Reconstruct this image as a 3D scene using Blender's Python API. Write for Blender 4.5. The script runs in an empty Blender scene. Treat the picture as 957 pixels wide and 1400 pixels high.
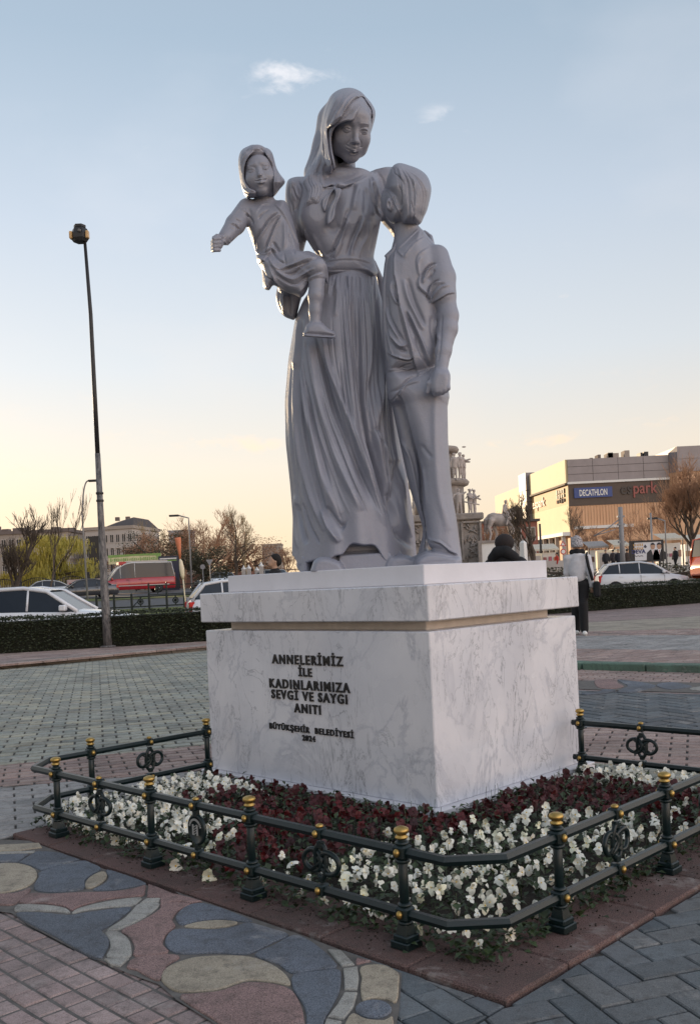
import bpy, bmesh, math, random
import numpy as np
from mathutils import Vector, Matrix
from math import sin, cos, pi, radians
S = bpy.context.scene
C = S.collection
random.seed(7)
RNG = np.random.default_rng(7)
# ---------------------------------------------------------------- camera
F = 1297.; CX, CY = 478.5, 793.; ROLL = radians(2.74); H = 1.15
cr, sr = cos(ROLL), sin(ROLL)
cam = bpy.data.objects.new('camera', bpy.data.cameras.new('camera')); C.objects.link(cam)
cam.matrix_world = Matrix(((cr, sr, 0, 0), (0, 0, -1, 0), (-sr, cr, 0, H), (0, 0, 0, 1)))
cam.data.sensor_width = 36; cam.data.sensor_fit = 'AUTO'; cam.data.lens = 36 * F / 1400
cam.data.shift_y = (CY - 700) / 1400
cam.data.clip_end = 5000; cam.data.clip_start = .05
S.camera = cam
# ---------------------------------------------------------------- world: low sun behind the left side, hazy dusk sky
SUN_AZ = radians(-33.)     # clockwise from +Y
SUN_EL = radians(7.5)
w = bpy.data.worlds.new('World'); S.world = w; w.use_nodes = True
nt = w.node_tree; N = nt.nodes; L = nt.links
for n in list(N): N.remove(n)
out = N.new('ShaderNodeOutputWorld'); bg = N.new('ShaderNodeBackground'); bg.inputs['Strength'].default_value = 0.115
sky = N.new('ShaderNodeTexSky'); sky.sky_type = 'NISHITA'; sky.sun_disc = False
sky.sun_elevation = SUN_EL; sky.sun_rotation = SUN_AZ
sky.altitude = 800; sky.air_density = 1.2; sky.dust_density = 1.6; sky.ozone_density = 1.6
tc = N.new('ShaderNodeTexCoord'); L.new(tc.outputs['Generated'], sky.inputs['Vector'])
sx = N.new('ShaderNodeSeparateXYZ'); L.new(tc.outputs['Generated'], sx.inputs[0])
def wmath(op, a, b=None, clamp=False):
    m = N.new('ShaderNodeMath'); m.operation = op; m.use_clamp = clamp
    for k, q in enumerate((a, b)):
        if q is None: continue
        if isinstance(q, (int, float)): m.inputs[k].default_value = q
        else: L.new(q, m.inputs[k])
    return m.outputs[0]
# thin wisps of cloud on a plane high above
zz = wmath('MAXIMUM', sx.outputs[2], 0.02)
cxy = N.new('ShaderNodeCombineXYZ'); L.new(wmath('DIVIDE', sx.outputs[0], zz), cxy.inputs[0]); L.new(wmath('DIVIDE', sx.outputs[1], zz), cxy.inputs[1])
def blob(px, py, wx_, wy_, amp):          # a patch of wispy cloud in the direction seen at this point of the photograph
    dx = px - CX; dv = CY - py; X_ = (dx * cr + dv * sr) / F; Z_ = (-dx * sr + dv * cr) / F
    a = wmath('DIVIDE', sx.outputs[0], wmath('MAXIMUM', sx.outputs[1], .05)); b = wmath('DIVIDE', sx.outputs[2], wmath('MAXIMUM', sx.outputs[1], .05))
    u = wmath('DIVIDE', wmath('SUBTRACT', a, X_), wx_ / F); v = wmath('DIVIDE', wmath('SUBTRACT', b, Z_), wy_ / F)
    r2 = wmath('ADD', wmath('MULTIPLY', u, u), wmath('MULTIPLY', v, v))
    return wmath('MULTIPLY', wmath('EXPONENT', wmath('MULTIPLY', r2, -1.)), amp)
cn = N.new('ShaderNodeTexNoise'); cn.inputs['Scale'].default_value = 34; cn.inputs['Detail'].default_value = 7; cn.inputs['Roughness'].default_value = .62; cn.inputs['Distortion'].default_value = .4
cm = N.new('ShaderNodeMapping'); cm.inputs['Scale'].default_value = (1, 1, 2.2); L.new(tc.outputs['Generated'], cm.inputs[0]); L.new(cm.outputs[0], cn.inputs['Vector'])
tot = None
for q_ in ((378, 98, 40, 16, .95), (425, 108, 40, 12, .8), (378, 124, 24, 9, .6), (605, 152, 30, 9, .55), (636, 176, 12, 7, .4), (772, 405, 17, 5, .8), (310, 606, 75, 12, .95), (365, 612, 40, 8, .6), (765, 600, 45, 10, .85), (700, 606, 60, 8, .6), (70, 560, 160, 30, .22), (860, 520, 200, 30, .2), (790, 70, 20, 8, .25), (450, 75, 30, 10, .3), (590, 168, 26, 10, .4), (330, 130, 14, 6, .4), (180, 595, 60, 7, .5), (60, 640, 120, 10, .5), (900, 575, 70, 8, .5), (700, 330, 90, 14, .12), (200, 200, 120, 16, .12)):
    b_ = blob(*q_); tot = b_ if tot is None else wmath('ADD', tot, b_)
gen = N.new('ShaderNodeTexNoise'); gen.inputs['Scale'].default_value = 3.; gen.inputs['Detail'].default_value = 5; L.new(cm.outputs[0], gen.inputs['Vector'])
soft = wmath('MULTIPLY', wmath('SUBTRACT', gen.outputs['Fac'], .5, True), .9, True)
cloudf = wmath('MULTIPLY', wmath('MULTIPLY', wmath('SUBTRACT', wmath('ADD', wmath('MULTIPLY', tot, .28), cn.outputs['Fac']), .60, True), 3.2, True), wmath('MULTIPLY', tot, 1.3, True), True)
cloudf = wmath('ADD', wmath('MULTIPLY', cloudf, .8), soft, True)

haze = N.new('ShaderNodeMix'); haze.data_type = 'RGBA'; haze.blend_type = 'MIX'
hf = N.new('ShaderNodeValToRGB'); L.new(sx.outputs[2], hf.inputs[0])
hf.color_ramp.elements[0].position = 0.0; hf.color_ramp.elements[0].color = (.93, .93, .93, 1)
hf.color_ramp.elements[1].position = .55; hf.color_ramp.elements[1].color = (.93, .93, .93, 1)
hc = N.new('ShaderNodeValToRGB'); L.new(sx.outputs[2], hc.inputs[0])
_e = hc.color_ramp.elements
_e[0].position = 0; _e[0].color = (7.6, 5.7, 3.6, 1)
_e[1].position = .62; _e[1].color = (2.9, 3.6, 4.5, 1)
q_ = _e.new(.98); q_.color = (3.5, 3.7, 4.1, 1)  # zenith out of view, raised to brighten the ground
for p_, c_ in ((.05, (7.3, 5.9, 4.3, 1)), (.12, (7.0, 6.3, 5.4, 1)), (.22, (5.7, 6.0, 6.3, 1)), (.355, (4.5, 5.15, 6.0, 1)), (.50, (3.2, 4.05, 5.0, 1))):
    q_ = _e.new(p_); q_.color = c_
L.new(hf.outputs[0], haze.inputs[0]); L.new(sky.outputs[0], haze.inputs[6]); L.new(hc.outputs[0], haze.inputs[7])
cc = N.new('ShaderNodeValToRGB'); L.new(sx.outputs[2], cc.inputs[0]); cc.color_ramp.elements[0].position = .08; cc.color_ramp.elements[0].color = (8.8, 6.5, 4.3, 1); cc.color_ramp.elements[1].position = .4; cc.color_ramp.elements[1].color = (6.9, 6.9, 7.2, 1)
hz2 = N.new('ShaderNodeMix'); hz2.data_type = 'RGBA'; L.new(cloudf, hz2.inputs[0]); L.new(haze.outputs[2], hz2.inputs[6]); L.new(cc.outputs[0], hz2.inputs[7]); haze = hz2
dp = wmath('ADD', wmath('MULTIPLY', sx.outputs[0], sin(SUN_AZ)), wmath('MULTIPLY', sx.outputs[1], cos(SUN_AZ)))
ep = wmath('ADD', wmath('MULTIPLY', sx.outputs[0], .8), wmath('MULTIPLY', sx.outputs[1], -.6))     # unseen sky behind the camera, brightened to light ground and plinth
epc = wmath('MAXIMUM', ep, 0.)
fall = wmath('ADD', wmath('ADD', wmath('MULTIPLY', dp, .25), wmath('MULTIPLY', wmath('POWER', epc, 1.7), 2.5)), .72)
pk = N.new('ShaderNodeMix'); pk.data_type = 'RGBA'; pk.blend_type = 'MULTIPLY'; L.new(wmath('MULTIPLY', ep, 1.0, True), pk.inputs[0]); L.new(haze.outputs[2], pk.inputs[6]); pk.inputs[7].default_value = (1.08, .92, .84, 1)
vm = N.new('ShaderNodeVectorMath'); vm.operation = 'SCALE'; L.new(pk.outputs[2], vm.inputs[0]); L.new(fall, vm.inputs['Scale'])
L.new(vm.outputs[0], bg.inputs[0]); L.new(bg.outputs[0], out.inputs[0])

ld = bpy.data.lights.new('sun', 'SUN'); ld.energy = 3.1; ld.angle = radians(.6); ld.color = (1, .74, .46)
sun = bpy.data.objects.new('sun', ld); C.objects.link(sun)
sd = Vector((sin(SUN_AZ) * cos(SUN_EL), cos(SUN_AZ) * cos(SUN_EL), sin(SUN_EL)))
sun.rotation_euler = (-sd).to_track_quat('-Z', 'Y').to_euler()
S.view_settings.view_transform = 'Standard'; S.view_settings.look = 'None'
S.view_settings.gamma = 1; S.view_settings.use_curve_mapping = False
S.view_settings.exposure = 0.42
# ---------------------------------------------------------------- layout helpers (survey of the site: rays from the camera to ground points)
def ray(px, py):
    dx = px - CX; dv = CY - py
    return ((dx * cr + dv * sr) / F, (-dx * sr + dv * cr) / F)
def gp(px, py, z=0.):
    a, b = ray(px, py); t = (z - H) / b
    return Vector((a * t, t, z))
def at(px, py, Y):
    a, b = ray(px, py)
    return Vector((a * Y, Y, H + b * Y))
MA = radians(45.1)
MO = gp(598.2, 1105.8, .05)
MU = Vector((cos(MA), sin(MA), 0)); MV = Vector((-sin(MA), cos(MA), 0))
def M(u, v, z=0.):
    p = MO + MU * u + MV * v; return Vector((p.x, p.y, z))
def Minv(p):
    d = Vector((p[0] - MO.x, p[1] - MO.y, 0)); return d.dot(MU), d.dot(MV)
# ---------------------------------------------------------------- mesh helpers
class MB:
    def __init__(s): s.v = []; s.f = []; s.m = []; s.sm = []
    def add(s, vs, fs, mi=0, smooth=False):
        b = len(s.v); s.v += [tuple(v) for v in vs]
        for f in fs: s.f.append(tuple(b + i for i in f)); s.m.append(mi); s.sm.append(smooth)
        return s
    def box(s, c, h, rz=0, mi=0, bev=0, R=None):
        hx, hy, hz = h
        Rm = R if R is not None else Matrix.Rotation(rz, 3, 'Z')
        c = Vector(c)
        if not bev:
            vs = [c + Rm @ Vector((x * hx, y * hy, z * hz)) for z in (-1, 1) for x, y in ((-1, -1), (1, -1), (1, 1), (-1, 1))]
            return s.add(vs, [(3, 2, 1, 0), (4, 5, 6, 7), (0, 1, 5, 4), (1, 2, 6, 5), (2, 3, 7, 6), (3, 0, 4, 7)], mi)
        b = bev; vs = []
        for z, i in ((-1, b), (-1, 0), (1, 0), (1, b)):
            zz = hz * z - (b * z if i == 0 else 0)
            for x, y in ((-1, -1), (1, -1), (1, 1), (-1, 1)):
                if i: pts = [(x * (hx - b), y * (hy - b))] * 2
                else:
                    p1 = (x * (hx - b), y * hy); p2 = (x * hx, y * (hy - b))
                    pts = [p1, p2] if x * y < 0 else [p2, p1]
                    if (x, y) in ((-1, -1), (1, 1)): pts = [p2, p1]
                    else: pts = [p1, p2]
                for q in pts: vs.append(c + Rm @ Vector((q[0], q[1], zz)))
        fs = []
        for l in range(3):
            for k in range(8):
                a = l * 8 + k; b2 = l * 8 + (k + 1) % 8
                fs.append((a, b2, b2 + 8, a + 8))
        fs.append(tuple(range(7, -1, -1))); fs.append(tuple(range(24, 32)))
        return s.add(vs, fs, mi)
    def prism(s, poly, z0, z1, mi=0):
        n = len(poly); vs = [(p[0], p[1], z0) for p in poly] + [(p[0], p[1], z1) for p in poly]
        return s.add(vs, [tuple(range(n - 1, -1, -1)), tuple(range(n, 2 * n))] + [(i, (i + 1) % n, n + (i + 1) % n, n + i) for i in range(n)], mi)
    def extr(s, poly, o, ax, ay, d, mi=0):      # polygon in plane (ax, ay) at o, extruded by vector d
        o = Vector(o); ax = Vector(ax); ay = Vector(ay); d = Vector(d)
        n = len(poly); a = [o + ax * p[0] + ay * p[1] for p in poly]
        fs = [tuple(range(n)), tuple(range(2 * n - 1, n - 1, -1))] + [(i, n + i, n + (i + 1) % n, (i + 1) % n) for i in range(n)]
        return s.add(a + [p + d for p in a], fs, mi)
    def lathe(s, prof, c, n=16, mi=0, smooth=True, R=None, sx=1, sy=1):
        c = Vector(c); vs = []
        for r, z in prof:
            for k in range(n):
                a = 2 * pi * k / n; p = Vector((r * cos(a) * sx, r * sin(a) * sy, z))
                vs.append(c + (R @ p if R is not None else p))
        fs = [(i * n + k, i * n + (k + 1) % n, (i + 1) * n + (k + 1) % n, (i + 1) * n + k) for i in range(len(prof) - 1) for k in range(n)]
        s.add(vs, fs, mi, smooth)
        m = len(prof)
        b = len(s.v) - len(vs)
        s.f.append(tuple(b + k for k in range(n - 1, -1, -1))); s.m.append(mi); s.sm.append(False)
        s.f.append(tuple(b + (m - 1) * n + k for k in range(n))); s.m.append(mi); s.sm.append(False)
        return s
    def tube(s, pts, r, n=8, mi=0, smooth=True, cap=True, closed=False, flat=1.0, up=None):
        P = [Vector(p) for p in pts]; m = len(P)
        rs = r if isinstance(r, (list, tuple)) else [r] * m
        up0 = Vector(up) if up else None; vs = []; prev = None
        for i in range(m):
            if closed: t = (P[(i + 1) % m] - P[i - 1])
            else: t = P[min(i + 1, m - 1)] - P[max(i - 1, 0)]
            t.normalize()
            if up0 is not None: a = up0 - t * up0.dot(t)
            elif prev is None:
                a = Vector((0, 0, 1)) if abs(t.z) < .9 else Vector((1, 0, 0)); a = a - t * a.dot(t)
            else: a = prev - t * prev.dot(t)
            a.normalize(); prev = a; b = t.cross(a)
            for k in range(n):
                q = 2 * pi * k / n + (pi / 4 if n == 4 else 0)
                vs.append(P[i] + (a * cos(q) * flat + b * sin(q)) * rs[i])
        fs = []
        for i in range(m if closed else m - 1):
            j = (i + 1) % m
            for k in range(n): fs.append((i * n + k, i * n + (k + 1) % n, j * n + (k + 1) % n, j * n + k))
        s.add(vs, fs, mi, smooth)
        if cap and not closed:
            b = len(s.v) - len(vs)
            s.f.append(tuple(b + k for k in range(n - 1, -1, -1))); s.m.append(mi); s.sm.append(False)
            s.f.append(tuple(b + (m - 1) * n + k for k in range(n))); s.m.append(mi); s.sm.append(False)
        return s
    def ball(s, c, r, n=10, m=6, mi=0, R=None):
        r = r if isinstance(r, (tuple, list)) else (r, r, r); c = Vector(c); vs = []
        for i in range(1, m):
            a = pi * i / m
            for k in range(n):
                q = 2 * pi * k / n; p = Vector((r[0] * sin(a) * cos(q), r[1] * sin(a) * sin(q), -r[2] * cos(a)))
                vs.append(c + (R @ p if R is not None else p))
        b0 = Vector((0, 0, -r[2])); b1 = Vector((0, 0, r[2]))
        vs += [c + (R @ b0 if R is not None else b0), c + (R @ b1 if R is not None else b1)]
        fs = [(i * n + k, i * n + (k + 1) % n, (i + 1) * n + (k + 1) % n, (i + 1) * n + k) for i in range(m - 2) for k in range(n)]
        e = len(vs) - 2
        fs += [(e, (k + 1) % n, k) for k in range(n)] + [(e + 1, (m - 2) * n + k, (m - 2) * n + (k + 1) % n) for k in range(n)]
        return s.add(vs, fs, mi, True)
    def grid(s, rows, mi=0, smooth=True, closed=False):
        n = len(rows[0]); vs = [p for r in rows for p in r]; fs = []
        for i in range(len(rows) - 1):
            for k in range(n if closed else n - 1):
                k2 = (k + 1) % n; fs.append((i * n + k, i * n + k2, (i + 1) * n + k2, (i + 1) * n + k))
        return s.add(vs, fs, mi, smooth)
    def mesh(s, name, mats):
        me = bpy.data.meshes.new(name); me.from_pydata(s.v, [], s.f)
        for m in (mats if isinstance(mats, (list, tuple)) else [mats]): me.materials.append(m)
        me.polygons.foreach_set('material_index', s.m); me.polygons.foreach_set('use_smooth', s.sm)
        me.update(); return me
def tag(o, label=None, cat=None, group=None, kind=None):
    if label: o['label'] = label
    if cat: o['category'] = cat
    if group: o['group'] = group
    if kind: o['kind'] = kind
    return o
def link(name, me, parent=None, loc=None, rz=None):
    o = bpy.data.objects.new(name, me); C.objects.link(o)
    if parent is not None: o.parent = parent
    if loc is not None: o.location = loc
    if rz is not None: o.rotation_euler = (0, 0, rz)
    return o
def build(name, mb, mats, parent=None, loc=None, rz=None): return link(name, mb.mesh(name, mats), parent, loc, rz)
def thing(name, label, cat, loc=(0, 0, 0), rz=0, group=None):
    return tag(link(name, None, None, loc, rz), label, cat, group)
def copy_tree(o, parent=None):
    c = o.copy(); C.objects.link(c); c.parent = parent
    for ch in o.children: copy_tree(ch, c)
    return c
def lerp(a, b, t): return a + (b - a) * t
def spline(pts, n=6, closed=False):
    P = [Vector(p) for p in pts]; m = len(P); o = []
    rng = m if closed else m - 1
    for i in range(rng):
        g = (lambda k: P[k % m]) if closed else (lambda k: P[max(0, min(m - 1, k))])
        a, b, c, d = g(i - 1), g(i), g(i + 1), g(i + 2)
        for j in range(n):
            t = j / n
            o.append(.5 * ((2 * b) + (c - a) * t + (2 * a - 5 * b + 4 * c - d) * t * t + (3 * b - a - 3 * c + d) * t ** 3))
    if not closed: o.append(P[-1])
    return o
def text_mesh(name, txt, size, mat, depth=.002, offset=0., align='CENTER', sx=1., shear=0, space=1.):
    cu = bpy.data.curves.new(name, 'FONT'); cu.body = txt; cu.size = size; cu.extrude = depth; cu.offset = offset
    cu.align_x = align; cu.resolution_u = 3; cu.shear = shear; cu.space_character = space
    o = bpy.data.objects.new(name, cu); C.objects.link(o)
    dg = bpy.context.evaluated_depsgraph_get()
    me = bpy.data.meshes.new_from_object(o.evaluated_get(dg)); bpy.data.objects.remove(o)
    if sx != 1:
        for v in me.vertices: v.co.x *= sx
    me.materials.clear(); me.materials.append(mat); return me
def rotm(xa, ya):
    xa = Vector(xa).normalized(); ya = Vector(ya).normalized(); za = xa.cross(ya)
    return Matrix((xa, ya, za)).transposed()
# ---------------------------------------------------------------- materials
class NT:
    def __init__(s, name, rough=.6, metal=0., spec=.5):
        s.m = bpy.data.materials.new(name); s.m.use_nodes = True; s.t = s.m.node_tree; s.n = s.t.nodes; s.l = s.t.links
        s.b = s.n['Principled BSDF']; s.b.inputs['Roughness'].default_value = rough; s.b.inputs['Metallic'].default_value = metal
        s.b.inputs['Specular IOR Level'].default_value = spec
        s._tc = None
    def tc(s, kind='Object'):
        if s._tc is None: s._tc = s.n.new('ShaderNodeTexCoord')
        return s._tc.outputs[kind]
    def pos(s):
        g = s.n.new('ShaderNodeNewGeometry'); return g.outputs['Position']
    def island(s): return s.n.new('ShaderNodeNewGeometry').outputs['Random Per Island']
    def objrand(s): return s.n.new('ShaderNodeObjectInfo').outputs['Random']
    def noise(s, scale, detail=4, rough=.5, vec=None, dist=0., stretch=None):
        v = vec if vec is not None else s.tc()
        if stretch:
            mp = s.n.new('ShaderNodeMapping'); mp.inputs['Scale'].default_value = stretch[:3]
            if len(stretch) > 3: mp.inputs['Rotation'].default_value = stretch[3]
            s.l.new(v, mp.inputs[0]); v = mp.outputs[0]
        n = s.n.new('ShaderNodeTexNoise'); n.inputs['Scale'].default_value = scale; n.inputs['Detail'].default_value = detail
        n.inputs['Roughness'].default_value = rough; n.inputs['Distortion'].default_value = dist
        s.l.new(v, n.inputs['Vector']); return n.outputs['Fac']
    def ramp(s, fac, stops, interp='LINEAR'):
        r = s.n.new('ShaderNodeValToRGB'); s.l.new(fac, r.inputs[0]); e = r.color_ramp.elements; r.color_ramp.interpolation = interp
        e[0].position = stops[0][0]; e[0].color = s.c4(stops[0][1]); e[1].position = stops[-1][0]; e[1].color = s.c4(stops[-1][1])
        for p, c in stops[1:-1]: q = e.new(p); q.color = s.c4(c)
        return r.outputs[0]
    @staticmethod
    def c4(c):
        if isinstance(c, (int, float)): c = (c, c, c)
        return (c[0], c[1], c[2], 1)
    def mix(s, a, b, f, mode='MIX'):
        x = s.n.new('ShaderNodeMix'); x.data_type = 'RGBA'; x.blend_type = mode
        for i, q in ((0, f), (6, a), (7, b)):
            if hasattr(q, 'links') or isinstance(q, bpy.types.NodeSocket): s.l.new(q, x.inputs[i])
            elif i == 0: x.inputs[0].default_value = q
            else: x.inputs[i].default_value = s.c4(q)
        return x.outputs[2]
    def math(s, op, a, b=0., clamp=False):
        m = s.n.new('ShaderNodeMath'); m.operation = op; m.use_clamp = clamp
        for k, q in enumerate((a, b)):
            if isinstance(q, bpy.types.NodeSocket): s.l.new(q, m.inputs[k])
            else: m.inputs[k].default_value = q
        return m.outputs[0]
    def col(s, c):
        if isinstance(c, bpy.types.NodeSocket): s.l.new(c, s.b.inputs['Base Color'])
        else: s.b.inputs['Base Color'].default_value = s.c4(c)
        return s
    def rough(s, f): s.l.new(f, s.b.inputs['Roughness']); return s
    def bump(s, h, dist=.002, strength=1.):
        b = s.n.new('ShaderNodeBump'); b.inputs['Distance'].default_value = dist; b.inputs['Strength'].default_value = strength
        s.l.new(h, b.inputs['Height']); s.l.new(b.outputs[0], s.b.inputs['Normal']); return s
def simple(name, c, rough=.6, metal=0., var=.25, scale=8., bump=0., spec=.5, bscale=None):
    t = NT(name, rough, metal, spec); n = t.noise(scale, 5, .6)
    c = Vector(c[:3]); t.col(t.ramp(n, ((.25, tuple(c * (1 - var))), (.75, tuple(c * (1 + var))))))
    if bump: t.bump(t.noise(bscale or scale * 8, 4, .6), bump)
    return t.m
def paver_mat(name, cols, speck=.25, rough=.82, dirt=(.06, .055, .05)):
    t = NT(name, rough, 0, .3); rnd = t.math('FRACT', t.math('ADD', t.objrand(), t.island()))
    cols = [tuple(v * 1.22 for v in c) for c in cols]
    base = t.ramp(rnd, [(i / (len(cols) - 1), c) for i, c in enumerate(cols)])
    P = t.pos()
    big = t.noise(2.1, 4, .6, vec=P); fine = t.noise(260, 3, .7, vec=P); mid = t.noise(22, 5, .65, vec=P)
    base = t.mix(base, t.mix(base, dirt, .75), t.ramp(big, ((.42, 0), (.75, .7))))
    base = t.mix(base, (.0, .0, .0), t.ramp(fine, ((.3, speck * 2), (.55, 0))))
    base = t.mix(base, (.55, .52, .48), t.ramp(fine, ((.62, 0), (.8, speck))))
    base = t.mix(base, t.mix(base, dirt, .6), t.ramp(mid, ((.5, 0), (.7, .8))))
    dust = t.noise(4.3, 5, .7, vec=P, dist=.4); base = t.mix(base, (.50, .47, .44), t.ramp(dust, ((.58, 0), (.74, .5))))
    t.col(base); t.bump(t.math('ADD', t.math('MULTIPLY', fine, .5), mid), .005)
    return t.m
MAT = {}
def statue_mat():
    t = NT('painted_stone', .42, 0, .6); P = t.pos()
    a = t.noise(3.0, 5, .6, vec=P); f = t.noise(60, 4, .65, vec=P)
    c = t.ramp(a, ((.3, (.225, .235, .285)), (.7, (.28, .29, .35))))
    c = t.mix(c, (.15, .14, .135), t.ramp(f, ((.60, 0), (.78, .3))))
    t.col(c); t.bump(f, .0022); t.rough(t.ramp(a, ((.3, .34), (.7, .46)))); return t.m
MAT['statue'] = statue_mat()
def marble(name, warm=0.):
    t = NT(name, .22, 0, .5); P = t.pos()
    w1 = t.noise(1.6, 6, .62, vec=P, dist=1.2, stretch=(1, 1, .7, (.3, .5, .6)))
    w2 = t.noise(4.2, 7, .62, vec=P, dist=1.6, stretch=(1.1, 1.1, .55, (.55, .2, .9)))
    w3 = t.noise(3., 3, .5, vec=P)
    v1 = t.ramp(w1, ((.478, 0), (.498, 1), (.502, 1), (.528, 0)))
    v2 = t.ramp(w2, ((.487, 0), (.499, 1), (.501, 1), (.513, 0)))
    base = t.ramp(w3, ((.3, (.62 + warm, .62, .66 - warm)), (.7, (.77 + warm, .76, .79 - warm))))
    base = t.mix(base, (.24, .26, .33), t.math('MULTIPLY', v1, t.ramp(w3, ((.35, .1), (.65, .42)))))
    w4 = t.noise(3.2, 8, .66, vec=P, dist=.9, stretch=(1.6, 1.6, .45, (.75, .15, .2))); v4 = t.ramp(w4, ((.490, 0), (.499, 1), (.501, 1), (.510, 0)))
    base = t.mix(base, (.16, .16, .18), t.math('MULTIPLY', v4, t.ramp(w3, ((.40, .75), (.56, .1)))))
    w5 = t.noise(.9, 3, .5, vec=P, stretch=(1.4, 1.4, .5, (.7, .2, .3))); base = t.mix(base, (.55, .58, .66), t.ramp(w5, ((.50, 0), (.70, .35))))
    base = t.mix(base, (.20, .21, .24), t.math('MULTIPLY', v2, t.ramp(w1, ((.42, .6), (.56, .0)))))
    d = t.noise(26, 6, .7, vec=P, stretch=(1, 1, .35)); base = t.mix(base, (.26, .23, .22), t.ramp(d, ((.66, 0), (.76, .5))))
    t.col(base); t.rough(t.ramp(w3, ((.3, .18), (.7, .34)))); return t.m
MAT['marble'] = marble('veined_marble')
MAT['marble_side'] = MAT['marble']
MAT['beige_stone'] = simple('beige_limestone', (.58, .52, .46), .6, var=.15, scale=14, bump=.001)
MAT['white_stone'] = simple('white_painted_stone', (.66, .65, .68), .5, var=.06, scale=6, bump=.0006)
MAT['black_letter'] = simple('black_lettering', (.012, .012, .014), .35, var=.1)
MAT['iron'] = simple('dark_green_painted_iron', (.003, .012, .013), .36, var=.25, scale=30, bump=.0008, spec=.45)
MAT['gold'] = simple('gold_paint', (.45, .30, .10), .38, 1.0, var=.35, scale=60, bump=.0006)
MAT['pink_slab'] = paver_mat('pink_kerb_slab', [(.125, .075, .068), (.16, .098, .088), (.11, .07, .066)], .5)
MAT['grey_paver'] = paver_mat('grey_paver', [(.115, .135, .15), (.15, .168, .18), (.09, .108, .122), (.165, .172, .175), (.125, .14, .155)])
MAT['green_paver'] = paver_mat('green_grey_paver', [(.27, .285, .26), (.33, .335, .29), (.22, .24, .22), (.38, .365, .29), (.25, .27, .255)], .15)
MAT['light_paver'] = paver_mat('light_grey_paver', [(.30, .295, .29), (.36, .345, .335), (.26, .26, .255)])
MAT['pink_brick'] = paver_mat('pink_brick', [(.34, .25, .225), (.41, .32, .285), (.28, .21, .195), (.38, .275, .24)])
MAT['pink_set'] = paver_mat('pink_sett', [(.33, .25, .24), (.39, .305, .29), (.29, .235, .225), (.36, .27, .255)])
MAT['mos_blue'] = paver_mat('blue_mosaic_concrete', [(.135, .155, .185), (.155, .175, .21)], .4)
MAT['mos_sand'] = paver_mat('sand_mosaic_concrete', [(.36, .315, .245), (.39, .34, .265)], .3)
MAT['mos_red'] = paver_mat('red_mosaic_concrete', [(.28, .185, .175), (.31, .21, .195)], .45)
MAT['mos_pale'] = paver_mat('pale_mosaic_concrete', [(.34, .335, .31), (.37, .36, .33)], .3)
MAT['mortar'] = simple('dusty_mortar', (.13, .12, .11), .95, var=.35, scale=20, bump=.002)
MAT['kerb'] = paver_mat('kerb_stone', [(.22, .20, .19), (.26, .24, .22)], .2)
MAT['kerb_green'] = paver_mat('green_painted_kerb', [(.10, .17, .13), (.12, .19, .15)], .2)
MAT['joint'] = simple('dark_joint_sand', (.055, .05, .045), .95, var=.3, scale=20, bump=.002)
MAT['soil'] = simple('dark_soil', (.03, .024, .018), .95, var=.4, scale=30, bump=.012, bscale=60)
MAT['asphalt'] = simple('asphalt', (.085, .085, .09), .85, var=.2, scale=3, bump=.003)
MAT['grass'] = simple('verge_grass', (.13, .15, .035), .9, var=.35, scale=6, bump=.02)
MAT['dirt'] = simple('dry_ground', (.16, .14, .11), .95, var=.2, scale=2, bump=.01)
# ---------------------------------------------------------------- ground
def clip_poly(P, Q):                       # clip polygon P by convex ccw polygon Q
    out_ = P
    for i in range(len(Q)):
        a, b = Q[i], Q[(i + 1) % len(Q)]; ex, ey = b[0] - a[0], b[1] - a[1]
        inp = out_; out_ = []
        if not inp: break
        d = [ex * (p[1] - a[1]) - ey * (p[0] - a[0]) for p in inp]
        for k in range(len(inp)):
            p, q = inp[k - 1], inp[k]; dp, dq = d[k - 1], d[k]
            if (dp >= 0) != (dq >= 0):
                t = dp / (dp - dq); out_.append((p[0] + (q[0] - p[0]) * t, p[1] + (q[1] - p[1]) * t))
            if dq >= 0: out_.append(q)
    return out_
def area(P): return .5 * sum(P[i - 1][0] * P[i][1] - P[i][0] * P[i - 1][1] for i in range(len(P)))
def ccw(P): return P if area(P) > 0 else P[::-1]
def inset(P, d):                           # inset of a ccw polygon (mitre, limited)
    n = len(P); o = []
    for i in range(n):
        a, b, c = P[i - 1], P[i], P[(i + 1) % n]
        e1 = Vector((b[0] - a[0], b[1] - a[1])); e2 = Vector((c[0] - b[0], c[1] - b[1]))
        if e1.length < 1e-6 or e2.length < 1e-6: o.append(b); continue
        e1.normalize(); e2.normalize()
        n1 = Vector((-e1.y, e1.x)); n2 = Vector((-e2.y, e2.x)); m = n1 + n2
        k = m.length_squared
        if k < .3: m = n1; k = 1
        s_ = d * 2 / k if k > .3 else d
        s_ = min(s_, 2.2 * d)
        o.append((b[0] + m.x * s_, b[1] + m.y * s_))
    return o
def slab_geo(mb, P, z, bev=.003, dep=.03, mi=0, tilt=None):
    P = ccw(P); Q = inset(P, bev); n = len(P)
    tx, ty, cx_, cy_ = tilt if tilt else (0, 0, 0, 0)
    f = lambda p, zz: (p[0], p[1], zz + (p[0] - cx_) * tx + (p[1] - cy_) * ty)
    vs = [f(p, z) for p in Q] + [f(p, z - bev) for p in P] + [(p[0], p[1], z - dep) for p in P]
    fs = [tuple(range(n))] + [(i, n + i, n + (i + 1) % n, (i + 1) % n) for i in range(n)] + [(n + i, 2 * n + i, 2 * n + (i + 1) % n, n + (i + 1) % n) for i in range(n)]
    mb.add(vs, fs, mi)
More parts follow.
